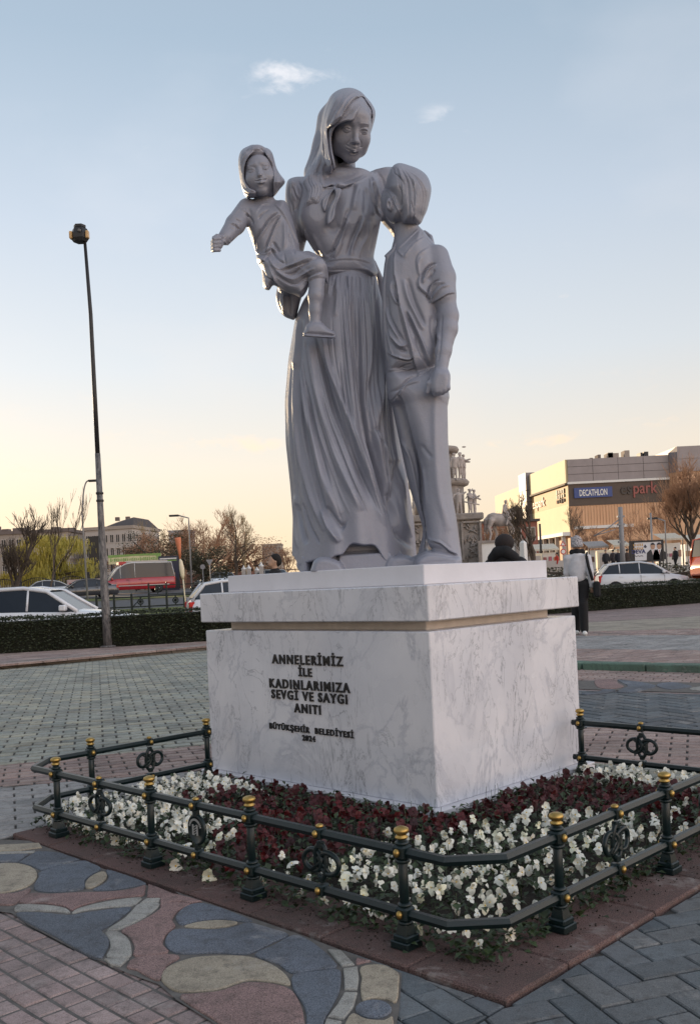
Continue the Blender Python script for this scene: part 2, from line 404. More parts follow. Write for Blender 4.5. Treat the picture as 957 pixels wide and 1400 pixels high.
def in_view(p, z=0, m=14):
    if p[1] < .8: return False
    a = p[0] / p[1] * F; b = (z - H) / p[1] * F
    x = CX + a * cr - b * sr; y = CY - (a * sr + b * cr)
    return -m < x < 957 + m and y < 1400 + m
def pattern(kind, ang, sz, bb, org=(0, 0), gy=0.):
    a = Vector((cos(ang), sin(ang))); b = Vector((-sin(ang), cos(ang)))
    xs = [(Vector(p) - Vector(org)) for p in bb]; u = [p.dot(a) for p in xs]; v = [p.dot(b) for p in xs]
    w_, h_ = sz
    quads = []
    W = lambda x, y: (org[0] + a.x * x + b.x * y, org[1] + a.y * x + b.y * y)
    if kind == 'herring':
        q = h_; i0, i1 = int(min(u) / q) - 3, int(max(u) / q) + 3; j0, j1 = int(min(v) / q) - 3, int(max(v) / q) + 3
        for i in range(i0, i1):
            for j in range(j0, j1):
                k = (i - j) % 4
                if k == 0: quads.append([W(i * q, j * q), W((i + 2) * q, j * q), W((i + 2) * q, (j + 1) * q), W(i * q, (j + 1) * q)])
                elif k == 3: quads.append([W(i * q, j * q), W((i + 1) * q, j * q), W((i + 1) * q, (j + 2) * q), W(i * q, (j + 2) * q)])
    else:
        j0, j1 = int(min(v) / h_) - 2, int(max(v) / h_) + 2; i0, i1 = int(min(u) / w_) - 2, int(max(u) / w_) + 2
        for j in range(j0, j1):
            o = {'run': .5 * (j % 2), 'grid': 0}[kind] * w_
            for i in range(i0, i1):
                quads.append([W(i * w_ + o, j * h_), W((i + 1) * w_ + o, j * h_), W((i + 1) * w_ + o, (j + 1) * h_ - gy), W(i * w_ + o, (j + 1) * h_ - gy)])
    return quads
def sheet(name, P, z, mat, parent=None):
    P = ccw(P); mb = MB(); mb.add([(p[0], p[1], z) for p in P], [tuple(range(len(P)))]); o = build(name, mb, mat, parent)
    if parent is None: o['kind'] = 'structure'
    return o
def pave(name, P, kind, ang, sz, mat, z=0., joint=.005, piece='paver', nmax=300, far=60, jit=.0012, org=(0, 0), holes=(), wav=.0, gy=0.):
    P = ccw([(p[0], p[1]) for p in P]); base = sheet(name, P, z - (.0045 if piece == 'sett' else .009), MAT['mortar'] if piece == 'sett' else MAT['joint'])
    rr = random.Random(hash(name) % 1000 if False else len(name) * 7 + int(sz[0] * 1000))
    jobs = []
    A_full = sz[0] * (sz[1] - gy)
    for q in pattern(kind, ang, sz, P, org, gy):
        cx_ = sum(p[0] for p in q) / 4; cy_ = sum(p[1] for p in q) / 4
        if math.hypot(cx_, cy_) > far: continue
        if any(h(cx_, cy_) for h in holes): continue
        c = clip_poly(q, P)
        if len(c) < 3 or abs(area(c)) < sz[0] * sz[1] * .12: continue
        jobs.append((math.hypot(cx_, cy_) if in_view((cx_, cy_), z) else 1e9, q, c, (cx_, cy_)))
    jobs.sort(key=lambda t: t[0])
    mb = MB(); cache = {}; n = 0
    for d, q, c, ctr in jobs:
        full = abs(abs(area(c)) - A_full) < A_full * .005
        if d < 1e8 and n < nmax:
            n += 1
            if full:
                e = Vector((q[1][0] - q[0][0], q[1][1] - q[0][1])); e2 = Vector((q[2][0] - q[1][0], q[2][1] - q[1][1]))
                if kind == 'herring' and e.length < e2.length: e = -e2
                if 'm' not in cache:
                    m2 = MB(); x, y = sz[0] / 2 - joint / 2, (sz[1] - gy) / 2 - joint / 2
                    slab_geo(m2, [(-x, -y), (x, -y), (x, y), (-x, y)], 0, .004); cache['m'] = m2.mesh(piece, mat)
                o = link(piece, cache['m'], base, (ctr[0], ctr[1], z + rr.uniform(-jit, jit)))
                o.rotation_euler = (rr.uniform(-.012, .012), rr.uniform(-.008, .008), math.atan2(e.y, e.x) + rr.uniform(-.008, .008))
            else:
                m2 = MB(); slab_geo(m2, inset(ccw(c), joint / 2), z + rr.uniform(-jit, jit), .004); build(piece, m2, mat, base)
        else:
            slab_geo(mb, inset(ccw(c), joint / 2), z + rr.uniform(-jit, jit), .004, .02, 0, (rr.uniform(-.008, .008), rr.uniform(-.008, .008), *ctr))
    if mb.f: tag(build(piece, mb, mat, base), kind='stuff')
    return base
def quadpx(a0, a1, b0, b1, z, xa=-260, xb=560, x0=0, x1=290):
    # two boundary lines given by their photo heights at x0 and x1, carried on to xa and xb on the ground plane
    def ln(y0, y1):
        p, q = gp(x0, y0, z), gp(x1, y1, z); f = lambda x: (gp(x, y0 + (y1 - y0) * (x - x0) / (x1 - x0), z))
        return f(xa), f(xb)
    A, B = ln(a0, a1); Cc, D = ln(b0, b1)
    return [(p.x, p.y) for p in (A, B, D, Cc)]
# the one big sheet to the horizon
mb = MB(); mb.add([(-2500, -60, -.05), (2500, -60, -.05), (2500, 3500, -.05), (-2500, 3500, -.05)], [(0, 1, 2, 3)]); g0 = build('ground', mb, MAT['dirt']); g0['kind'] = 'structure'
# plaza under everything near
sheet('plaza', [(-14, -3), (14, -3), (14, 12.), (6, 24), (-14, 24)], -.03, MAT['mortar'])
A45 = MA
# bed frame: pink slabs
fr = sheet('bed_border', [M(-1.38, -1.37)[:2], M(-1.0, -1.37)[:2], M(-1.0, 1.52)[:2], M(-1.38, 1.52)[:2]], -.006, MAT['mortar'])
def border_slab(u0, u1, v0, v1):
    m2 = MB(); P = [M(u0, v0)[:2], M(u1, v0)[:2], M(u1, v1)[:2], M(u0, v1)[:2]]
    slab_geo(m2, inset(ccw(P), .0025), .012 + random.uniform(-.001, .001), .006, .05); build('border_slab', m2, MAT['pink_slab'], fr)
vv = [-1.38, -1.03, -.66, -.30, .06, .42, .78, 1.14, 1.50]
for i in range(len(vv) - 1): border_slab(-1.385, -1.075, vv[i], vv[i + 1])
uu = [-1.075, -.55, -.15, .25, .65, 1.05, 1.6]
for i in range(len(uu) - 1): border_slab(uu[i], uu[i + 1], -1.38, -1.06)
# soil
soil = MB(); n_ = 46
rows = []
for i in range(n_ + 1):
    r_ = []
    for j in range(n_ + 1):
        u = lerp(-1.15, 1.15, i / n_); v = lerp(-1.12, 1.60, j / n_)
        e = min(i, j, n_ - i, n_ - j) / n_
        r_.append(M(u, v, -.004 + min(1, e * 12) * (.03 + .018 * sin(u * 31 + v * 17) * sin(v * 23 - u * 11))))
    rows.append(r_)
soil.grid(rows); o = build('flower_bed_soil', soil, MAT['soil']); o['kind'] = 'structure'
# mosaic bed -------------------------------------------------
z1 = lambda pts: [(x / 3.68, 1120 + y / 3.68) for x, y in pts]
z2 = lambda pts: [(240 + x / 2.99, 1180 + y / 2.99) for x, y in pts]
MOS = [
 ('sand', 1, z1([(0,233),(80,231),(150,245),(186,272),(185,308),(150,343),(80,368),(0,382),(-80,380),(-130,310),(-80,245)])),
 ('sand', 0, z1([(-60,142),(200,128),(214,150),(100,166),(-60,170)])),
 ('pale', 0, z1([(-60,176),(100,172),(180,168),(175,177),(20,182),(-60,184)])),
 ('blue', 0, z1([(-60,190),(148,184),(95,222),(0,224),(-60,228)])),
 ('blue', 0, z1([(98,226),(185,172),(240,172),(310,180),(404,212),(300,242),(210,266),(160,243)])),
 ('blue', 1, z1([(212,272),(405,220),(465,232),(512,258),(470,283),(430,318),(424,360),(330,374),(220,374),(174,360),(180,330),(198,300)])),
 ('sand', 1, z1([(525,274),(541,290),(530,316),(482,350),(442,358),(430,340),(447,308),(485,285)])),
 ('blue', 1, z1([(545,264),(640,292),(736,331),(700,343),(600,362),(520,368),(470,364),(522,337),(547,306),(540,280)])),
 ('red', 1, z1([(100,432),(158,384),(250,388),(400,380),(560,376),(680,359),(732,342),(732,370),(716,396),(600,405),(500,421),(400,451),(365,470),(330,450),(230,434)])),
 ('red', 1, z1([(-80,394),(80,382),(150,358),(152,375),(112,412),(72,440),(0,440),(-80,440)])),
 ('pale', 1, z1([(78,472),(92,442),(180,440),(280,448),(338,461),(352,482),(280,473),(150,472)])),
 ('pale', 1, z1([(368,484),(388,464),(480,438),(600,415),(712,405),(698,426),(668,446),(560,452),(440,467)])),
 ('blue', 1, z1([(83,485),(200,481),(345,495),(425,483),(560,465),(662,455),(618,500),(558,544),(514,571),(542,600),(552,640),(528,690),(508,710),(440,690),(350,640),(260,590),(160,540)])),
 ('pale', 1, z1([(700,440),(796,433),(796,455),(738,500),(658,543),(590,570),(540,570),(622,515),(672,465)])),
 ('pale', 0, z1([(738,408),(810,408),(802,425),(706,433)])),
 ('pale', 1, z1([(532,582),(598,578),(646,612),(664,660),(652,707),(542,707),(557,660),(552,620)])),
 ('pale', 0, z1([(528,716),(652,714),(606,752),(560,742)])),
 ('red', 0, z1([(748,338),(790,350),(960,422),(822,428),(817,404),(742,402)])),
 ('red', 1, z1([(825,434),(962,436),(905,466),(868,515),(884,550),(842,588),(820,640),(846,683),(682,702),(680,655),(652,602),(612,572),(702,530),(802,468)])),
 ('red', 1, z1([(680,712),(850,693),(906,707),(842,750),(806,822),(740,800),(690,770),(640,758)])),
 ('blue', 1, z2([(4,225),(30,195),(70,177),(120,174),(200,197),(300,237),(312,247),(260,246),(180,237),(90,246),(30,260),(8,248)])),
 ('sand', 1, z2([(38,267),(90,252),(170,243),(255,250),(220,266),(150,275),(80,273)])),
 ('blue', 1, z2([(-40,343),(-30,302),(0,282),(60,280),(150,282),(240,272),(300,254),(400,280),(464,303),(400,332),(300,380),(180,375),(80,379),(0,376)])),
 ('blue', 1, z2([(482,305),(540,322),(598,362),(638,400),(658,436),(560,449),(475,459),(422,422),(325,385),(400,347)])),
 ('sand', 1, z2([(-56,487),(-40,443),(20,413),(90,395),(200,389),(310,395),(400,428),(452,467),(470,510),(400,497),(300,489),(250,502),(180,527),(80,537),(0,532)])),
 ('blue', 1, z2([(482,467),(560,457),(663,445),(677,480),(668,540),(638,600),(607,658),(597,710),(533,710),(537,640),(523,590),(503,560),(480,520)])),
 ('red', 1, z2([(80,546),(180,536),(260,508),(310,500),(400,506),(476,532),(512,592),(526,650),(518,715),(300,730),(150,645),(20,560)])),
 ('pale', 0, z2([(622,363),(678,367),(732,424),(682,433)])),
 ('pale', 0, z2([(686,443),(744,435),(750,480),(744,528),(691,528),(690,480)])),
 ('pale', 0, z2([(744,541),(691,541),(662,590),(622,640),(688,650),(728,600)])),
 ('pale', 0, z2([(680,660),(617,648),(592,725),(652,725)])),
 ('sand', 1, z2([(757,437),(840,427),(908,457),(913,500),(903,577),(860,566),(800,563),(765,572),(757,520),(762,480)])),
 ('blue', 1, z2([(810 + 74 * cos(i * pi / 8), 608 + 36 * sin(i * pi / 8)) for i in range(16)])),
 ('sand', 1, z2([(702,652),(730,628),(780,650),(850,657),(888,642),(868,725),(690,725)])),
 ('red', 0, z2([(0,160),(-60,185),(-60,150),(0,135),(60,150),(110,165),(60,172)])),
 ('red', 0, z2([(742,398),(800,410),(740,424),(736,410)])),
]
mpoly = [gp(x, y)[:2] for x, y in z1([(-140,100),(150,112),(957,420)]) + z2([(0,120),(520,300),(800,408),(925,455),(915,600),(890,740),(560,740),(290,738),(150,657),(10,568)]) + z1([(800,838),(640,780),(505,716),(350,646),(160,546),(60,478),(-140,450)])]
ground_mos = MB(); ground_mos.add([(p[0], p[1], .004) for p in ccw(mpoly)], [tuple(range(len(mpoly)))])
mosaic = build('mosaic_pavement', ground_mos, MAT['mortar']); mosaic['kind'] = 'structure'
def concave(P):
    return P
for col, sm, pts in MOS:
    if sm: q = spline([Vector((x, y, 0)) for x, y in pts], 3, True); pts = [(p.x, p.y) for p in q]
    P = [tuple(gp(x, y)[:2]) for x, y in pts]; m2 = MB()
    slab_geo(m2, P, .010 + random.uniform(0, .001), .003, .012); build('mosaic_piece', m2, MAT['mos_' + col], mosaic)
# near paving ------------------------------------------------
def inside_bed(x, y):
    u, v = Minv((x, y)); return -1.3 < u < 1.15 and -1.3 < v < 1.6
def under_mos(x, y):
    c = False; n = len(mpoly)
    for i in range(n):
        (x1_, y1_), (x2_, y2_) = mpoly[i - 1], mpoly[i]
        if (y1_ > y) != (y2_ > y) and x < (x2_ - x1_) * (y - y1_) / (y2_ - y1_) + x1_: c = not c
    if not c: return False
    # keep pieces that straddle the outline
    cx_ = sum(p[0] for p in mpoly) / n; cy_ = sum(p[1] for p in mpoly) / n
    dmin = 9
    for i in range(n):
        a = Vector(mpoly[i - 1]); b = Vector(mpoly[i]); p = Vector((x, y)); t = max(0, min(1, (p - a).dot(b - a) / (b - a).length_squared)); dmin = min(dmin, (a + (b - a) * t - p).length)
    return dmin > .07
Pt = lambda u, v: tuple(M(u, v)[:2])
# pink setts, lower left
pave('pink_sett_pavement', [tuple(gp(x, y)[:2]) for x, y in ((-150, 1190), (0, 1200), (140, 1290), (290, 1350), (330, 1460), (-150, 1460))], 'grid', radians(-45.8), (.092, .077), MAT['pink_set'], piece='sett', joint=.010, nmax=290, jit=.0018, holes=[under_mos])
# strip of grey pavers between mosaic and slab corner, and the herringbone on the right
pave('grey_pavement', [Pt(-1.287, -1.6)] + [Pt(-1.287, -1.6)] + [Pt(-4, -1.6), Pt(-4, -6), Pt(5.5, -6), Pt(5.5, -1.6)][1:] if False else [Pt(-3.2, -1.383), Pt(-3.2, -3.2), Pt(1.6, -3.2), Pt(1.6, -1.383)], 'herring', radians(17), (.20, .10), MAT['grey_paver'], piece='paver', joint=.007, nmax=290, jit=.0016, holes=[under_mos, inside_bed, lambda x, y: gp(545, 1400).x > x + (y - 2.0) * .05 and False])
pave('pale_pavement', [Pt(-3.2, -1.381), Pt(-1.388, -1.381), Pt(-1.388, .1), Pt(-3.2, .1)], 'run', radians(-60), (.20, .10), MAT['grey_paver'], piece='paver', joint=.007, nmax=60, holes=[under_mos, lambda x, y: x < -.25])
# left: light pavers, pink brick band, green grey pavers
ZL = 0.
pave('light_pavement', [tuple(gp(x, y)[:2]) for x, y in ((-200, 1092), (330, 1049.5), (300, 1078), (100, 1133), (5, 1145), (-150, 1185))], 'run', radians(20), (.20, .10), MAT['light_paver'], piece='paver', joint=.011, nmax=180, holes=[under_mos])
pave('pink_brick_band', quadpx(1075, 1052, 1046, 1017, 0, -200, 600), 'run', radians(18), (.19, .10), MAT['pink_brick'], piece='brick', joint=.013, nmax=290, gy=.012)
pave('green_paved_road', quadpx(1046, 1017, 914, 888, 0, -260, 560), 'run', radians(15), (.21, .135), MAT['green_paver'], piece='paver', joint=.016, nmax=290, far=19, gy=.022)
KZ = .095
def kerb(name, pts, w_, mat, z1_, n=None, lab=None):
    P = spline([Vector((p[0], p[1], 0)) for p in pts], 4); base = None; L_ = .75
    # walk at equal steps
    acc = [P[0]]; need = L_; i = 0; cur = P[0].copy()
    while i < len(P) - 1:
        d = (P[i + 1] - cur).length
        if d >= need: cur = cur + (P[i + 1] - cur).normalized() * need; acc.append(cur.copy()); need = L_
        else: need -= d; i += 1; cur = P[i].copy()
    root = thing(name, lab, 'kerb', (0, 0, 0)) if lab else None
    for a, b in zip(acc, acc[1:]):
        t = (b - a).normalized(); nn = Vector((-t.y, t.x, 0)); m2 = MB(); c = (a + b) / 2 + nn * w_ / 2
        m2.box((c.x, c.y, (z1_ - .06) / 2), ((b - a).length / 2 - .004, w_ / 2, (z1_ + .06) / 2), math.atan2(t.y, t.x), 0, .012)
        build('kerb_stone', m2, mat, root)
kl = [gp(x, y, 0) for x, y in ((-220, 930), (0, 914), (140, 902), (280, 889))]; dlt = kl[-1] - kl[-2]; kl.append(kl[-1] + dlt * 1.6)
kerb('kerb', kl, .14, MAT['kerb'], KZ, lab='weathered stone kerb along the pink pavement in front of the left hedge')
# raised pavement beyond the kerb on the left (pink pavers) up to the hedge
def raised(name, P, kind, ang, sz, mat, **k): return pave(name, P, kind, ang, sz, mat, z=KZ - .008, **k)
lk = [gp(x, y, KZ) for x, y in ((-260, 934 - 7), (560, 868 - 7))]
raised('pink_footpath', [tuple(gp(-240, 924, KZ)[:2]), tuple(gp(0, 908, KZ)[:2]), tuple(gp(140, 895.5, KZ)[:2]), tuple(gp(290, 881.5, KZ)[:2]), tuple(gp(420, 866, KZ)[:2]), tuple(gp(420, 856, KZ)[:2]), tuple(gp(-240, 898, KZ)[:2])], 'run', radians(40), (.40, .20), MAT['pink_brick'], piece='paver', joint=.012, nmax=290, far=30)
# right side
R = dict(xa=560, xb=1120, x0=800, x1=957)
pave('right_pink_brick_band', quadpx(1042, 1053, 994, 998, 0, 760, 1120, 800, 957), 'run', radians(-20), (.20, .10), MAT['pink_brick'], piece='brick', joint=.015, nmax=280)
pave('right_green_pavement', quadpx(1130, 1150, 1042, 1053, 0, 800, 1120, 800, 957), 'run', radians(-20), (.20, .10), MAT['green_paver'], piece='paver', joint=.008, nmax=100, holes=[lambda x, y: (lambda q: q[0] < 1.2 and q[1] > -1.36)(Minv((x, y)))])
pave('right_herringbone_pavement', quadpx(994, 998, 944, 949, 0, **R), 'herring', radians(28), (.24, .12), MAT['grey_paver'], piece='paver', joint=.020, nmax=290)
pave('motif_band', quadpx(944, 949, 930, 933, 0, **R), 'run', radians(-12), (.5, .3), MAT['pink_set'], piece='sett', joint=.012, nmax=60)
pave('right_pink_brick_path', quadpx(930, 933, 913, 917, 0, **R), 'run', radians(-30), (.20, .10), MAT['pink_brick'], piece='brick', joint=.02, nmax=290)
kr = [gp(x, y, 0) for x, y in ((540, 897.5), (795, 912.5), (957, 916.5), (1200, 925))][::-1]
kerb('kerb', kr, .22, MAT['kerb_green'], .08, lab='green painted kerb crossing the brick paving right of the plinth')
RZ = .075
def rr_(a0, a1, b0, b1): return quadpx(a0, a1, b0, b1, RZ, **R)
pave('upper_pink_brick_path', rr_(904, 907, 887, 889), 'run', radians(30), (.30, .11), MAT['pink_brick'], z=RZ, piece='brick', joint=.018, nmax=250)
pave('upper_grey_pavement', rr_(887, 889, 869, 868), 'run', radians(10), (.24, .12), MAT['light_paver'], z=RZ, piece='paver', joint=.008, nmax=0)
pave('zigzag_brick_band', rr_(869, 868, 863, 859), 'herring', radians(45), (.44, .22), MAT['pink_brick'], z=RZ, piece='brick', joint=.035, nmax=200)
sheet('tan_pavement', rr_(863, 859, 851, 842), RZ - .004, paver_mat('tan_paving', [(.30, .26, .21), (.34, .30, .24)], .1))
sheet('far_pink_pavement', rr_(851, 842, 829, 818), RZ - .003, MAT['pink_brick'])
# blue scroll motifs set into the band
bl = sheet('blue_scroll_bed', quadpx(943, 948, 931, 934, 0, **R), .0045, MAT['mortar'])
def scroll(pts, mat, sm=True):
    zq = [(780 + x / 5.407, 780 + y / 5.407) for x, y in pts]
    if sm: q = spline([Vector((x, y, 0)) for x, y in zq], 3, True); zq = [(p.x, p.y) for p in q]
    m2 = MB(); slab_geo(m2, [tuple(gp(x, y)[:2]) for x, y in zq], .010, .004, .012); build('mosaic_piece', m2, mat, bl)
scroll([(345,812),(450,822),(540,835),(630,858),(560,885),(430,905),(340,900),(420,862),(380,835)], MAT['mos_blue'])
scroll([(650,842),(760,832),(850,850),(890,865),(740,885),(640,862)], MAT['mos_blue'])
scroll([(180,815),(320,812),(350,838),(390,862),(300,880),(200,868)], MAT['mos_red'])
scroll([(900,870),(1100,862),(1100,890),(900,890)], MAT['mos_pale'])
scroll([(80,912),(190,908),(240,885),(330,890),(260,908),(120,922)], MAT['mos_blue'])
# ---------------------------------------------------------------- plinth
plinth = thing('plinth', 'large veined white marble plinth with black lettering, in the flower bed under the statue', 'plinth', M(.63, .88, 0))
def pl_box(name, u0, u1, v0, v1, z0, z1_, mat, bev=.004, par=plinth, lab=None):
    mb = MB(); c = M((u0 + u1) / 2, (v0 + v1) / 2, (z0 + z1_) / 2)
    mb.box((0, 0, 0), ((u1 - u0) / 2, (v1 - v0) / 2, (z1_ - z0) / 2), MA, 0, bev)
    o = build(name, mb, mat, par); o.location = c - plinth.location
    if lab: o['label'] = lab
    return o
W_, D_ = 1.284, 1.76
pl_box('base_slab', -.048, W_ + .055, -.048, D_ + .048, -.02, .052, MAT['white_stone'])
def mz(py, u, v, px=583): return at(px, py, M(u, v).y).z
ZB = mz(864, 0, 0); ZN = mz(849.5, 0, 0); ZC = mz(799.7, 0, 0)
pl_box('marble_block', 0, W_, 0, D_, .052, ZB, MAT['marble'], .005)
pl_box('neck_course', .11, W_ - .11, .11, D_ - .11, ZB, ZN, MAT['beige_stone'], .003)
pl_box('cornice_slab', -.018, W_ + .018, -.018, D_ + .018, ZN, ZC, MAT['marble'], .005)
ZP = at(580, 771.5, M(.105, .105).y).z
pl_box('top_slab', .105, W_ - .105, .105, D_ - .105, ZC, ZP, MAT['white_stone'], .004)
Rl = Matrix((-MV, Vector((0, 0, 1)), -MU)).transposed().to_4x4()   # lettering lies on the left-hand face (u = 0)
def letters(txt, px, py, size, nm='lettering', off=.0, sx=1., space=1.08, mat=None):
    a, b = ray(px, py)                                                # meet the face plane
    # point on plane (p - MO) . MU = 0
    t = (MO.x * MU.x + MO.y * MU.y) / (a * MU.x + MU.y); p = Vector((a * t, t, H + b * t))
    me = text_mesh(nm, txt, size, mat or MAT['black_letter'], .004, off, 'CENTER', sx, 0, space)
    o = link(nm, me, plinth); o.matrix_basis = Matrix.Translation(p - MU * .003 - plinth.location) @ Rl
    return o
for txt, px, py, sz_, off in (('ANNELERİMİZ', 419.5, 908.5, .070, .0026), ('İLE', 418, 924.5, .062, .0026), ('KADINLARIMIZA', 421.5, 943, .070, .0026),
                              ('SEVGİ VE SAYGI', 422, 958, .068, .0026), ('ANITI', 421.5, 975, .068, .0026), ('BÜYÜKŞEHİR  BELEDİYESİ', 424, 1002, .045, .0016), ('2024', 423, 1013, .042, .0016)):
    letters(txt, px, py, sz_, off=off * .75, sx=1.0, space=1.27)
# ---------------------------------------------------------------- implicit-surface sculpting kit
def np_mesh(name, V, Fq, mat, smooth=True):
    me = bpy.data.meshes.new(name); nv = len(V); nf = len(Fq); k = Fq.shape[1]
    me.vertices.add(nv); me.vertices.foreach_set('co', np.ascontiguousarray(V, dtype=np.float32).ravel())
    me.loops.add(nf * k); me.loops.foreach_set('vertex_index', np.ascontiguousarray(Fq, dtype=np.int32).ravel())
    me.polygons.add(nf); me.polygons.foreach_set('loop_start', np.arange(nf, dtype=np.int32) * k)
    me.polygons.foreach_set('use_smooth', np.ones(nf, dtype=bool) if smooth else np.zeros(nf, dtype=bool))
    me.materials.append(mat); me.update(calc_edges=True); me.validate(); return me
def projn(X, Y, Z):
    a = X / Y * F; b = (Z - H) / Y * F
    return CX + a * cr - b * sr, CY - (a * sr + b * cr)
def dens_poly(P, n=3): return [(p.x, p.y) for p in spline([Vector((x, y, 0)) for x, y in P], n, True)]
def poly_sdf(P, X, Y):
    d = np.full(X.shape, 1e9, np.float32); ins = np.zeros(X.shape, bool); n = len(P)
    for i in range(n):
        ax, ay = P[i - 1]; bx, by = P[i]; ex, ey = bx - ax, by - ay; l = ex * ex + ey * ey
        if l < 1e-12: continue
        wx = X - ax; wy = Y - ay; t = np.clip((wx * ex + wy * ey) / l, 0, 1)
        d = np.minimum(d, (wx - t * ex) ** 2 + (wy - t * ey) ** 2)
        if ay != by: ins ^= ((ay > Y) != (by > Y)) & (X < ex * (Y - ay) / ey + ax)
    d = np.sqrt(d); return np.where(ins, -d, d)
def bil(img, x, y):
    h, w_ = img.shape; x = np.clip(x, 0, w_ - 1.001); y = np.clip(y, 0, h - 1.001)
    i = x.astype(np.int32); j = y.astype(np.int32); fx = x - i; fy = y - j
    return (img[j, i] * (1 - fx) + img[j, i + 1] * fx) * (1 - fy) + (img[j + 1, i] * (1 - fx) + img[j + 1, i + 1] * fx) * fy
class Field:
    def __init__(s, lo, hi, h):
        s.lo = np.array(lo, float); s.h = h; s.n = np.ceil((np.array(hi) - s.lo) / h).astype(int) + 1
        s.D = np.full(tuple(s.n), .5, np.float32)
    def sub(s, lo, hi, pad):
        a = np.clip(np.floor((np.array(lo) - pad - s.lo) / s.h).astype(int), 0, s.n); b = np.clip(np.ceil((np.array(hi) + pad - s.lo) / s.h).astype(int) + 1, 0, s.n)
        sl = tuple(slice(a[i], b[i]) for i in range(3))
        g = [s.lo[i] + np.arange(a[i], b[i]) * s.h for i in range(3)]
        return sl, np.meshgrid(*g, indexing='ij', sparse=True)
    def put(s, sl, d, k, op='u'):
        D = s.D[sl]; d = d.astype(np.float32)
        if op == 'u': a, b, sg = D, d, 1
        elif op == 's': a, b, sg = -D, d, -1       # subtract
        else: a, b, sg = -D, -d, -1                # intersect
        hh = np.maximum(k - np.abs(a - b), 0) / max(k, 1e-6)
        s.D[sl] = sg * (np.minimum(a, b) - hh * hh * k * .25)
    def cone(s, a, b, ra, rb, k=.02, op='u'):
        a = np.array(a, float); b = np.array(b, float); r = max(ra, rb)
        sl, (X, Y, Z) = s.sub(np.minimum(a, b), np.maximum(a, b), r + k + 2 * s.h)
        if 0 in s.D[sl].shape: return
        e = b - a; l = max((e ** 2).sum(), 1e-9)
        wx, wy, wz = X - a[0], Y - a[1], Z - a[2]; t = np.clip((wx * e[0] + wy * e[1] + wz * e[2]) / l, 0, 1)
        d = np.sqrt((wx - t * e[0]) ** 2 + (wy - t * e[1]) ** 2 + (wz - t * e[2]) ** 2) - (ra + (rb - ra) * t)
        s.put(sl, d, k, op)
    def chain(s, pts, rs, k=.02, op='u'):
        for i in range(len(pts) - 1): s.cone(pts[i], pts[i + 1], rs[i], rs[i + 1], k, op)
    def ell(s, c, r, R=None, k=.02, op='u'):
        c = np.array(c, float); r = np.array(r, float); m = r.max()
        sl, (X, Y, Z) = s.sub(c, c, m + k + 2 * s.h)
        if 0 in s.D[sl].shape: return
        x, y, z = X - c[0], Y - c[1], Z - c[2]
        if R is not None: x, y, z = (R[0][0] * x + R[1][0] * y + R[2][0] * z, R[0][1] * x + R[1][1] * y + R[2][1] * z, R[0][2] * x + R[1][2] * y + R[2][2] * z)
        k0 = np.sqrt((x / r[0]) ** 2 + (y / r[1]) ** 2 + (z / r[2]) ** 2); k1 = np.sqrt((x / r[0] ** 2) ** 2 + (y / r[1] ** 2) ** 2 + (z / r[2] ** 2) ** 2) + 1e-9
        s.put(sl, k0 * (k0 - 1) / k1, k, op)
    def puff(s, P, Yc, T, S=16, k=.02, op='u', slope=(0, 0), dens=3, lim=None, flat=2.0):
        # rounded body with the photo outline P, centred at depth Yc (+slope per photo px), half thickness T
        if dens: P = dens_poly(P, dens)
        xs = [p[0] for p in P]; ys = [p[1] for p in P]; x0, x1, y0, y1 = min(xs) - 12, max(xs) + 12, min(ys) - 12, max(ys) + 12
        gx, gy = np.meshgrid(np.arange(x0, x1, .5), np.arange(y0, y1, .5)); img = poly_sdf(P, gx, gy)
        mx, my = (x0 + x1) / 2, (y0 + y1) / 2
        ext = max(abs(slope[0]) * (x1 - x0) / 2, abs(slope[1]) * (y1 - y0) / 2)
        cs = [at(x, y, yy) for x in (x0, x1) for y in (y0, y1) for yy in (Yc - T - ext, Yc + T + ext)]
        lo = [min(c[i] for c in cs) for i in range(3)]; hi = [max(c[i] for c in cs) for i in range(3)]
        sl, (X, Y, Z) = s.sub(lo, hi, k)
        if 0 in s.D[sl].shape: return
        px, py = projn(X, Y, Z); px = np.broadcast_to(px, s.D[sl].shape); py = np.broadcast_to(py, s.D[sl].shape)
        sd_ = bil(img, (px - x0) * 2, (py - y0) * 2)
        mpp = Yc / F; dc = Y - (Yc + slope[0] * (px - mx) + slope[1] * (py - my))
        e = np.clip((S + sd_) / S, 0, None); g = (e ** flat + np.abs(dc / T) ** flat) ** (1 / flat)
        d = (g - 1) * min(S * mpp, T) * .8
        d = np.where(sd_ > 0, np.maximum(d, sd_ * mpp), d)
        outside = (px < x0) | (px > x1 - 1) | (py < y0) | (py > y1 - 1)
        d = np.where(outside, .5, d)
        if op == 's': d = np.where(outside, .5, d)
        s.put(sl, d, k, op)
    def cut(s, ax, lim, sign):                  # keep sign*(x-lim) > 0
        g = s.lo[ax] + np.arange(s.n[ax]) * s.h; shp = [1, 1, 1]; shp[ax] = -1
        s.D = np.maximum(s.D, (-(g - lim) * sign).reshape(shp).astype(np.float32))
    def smooth(s, it=1):
        for _ in range(it):
            for ax in range(3):
                D = s.D; s.D = (np.roll(D, 1, ax) + np.roll(D, -1, ax) + 2 * D) * .25
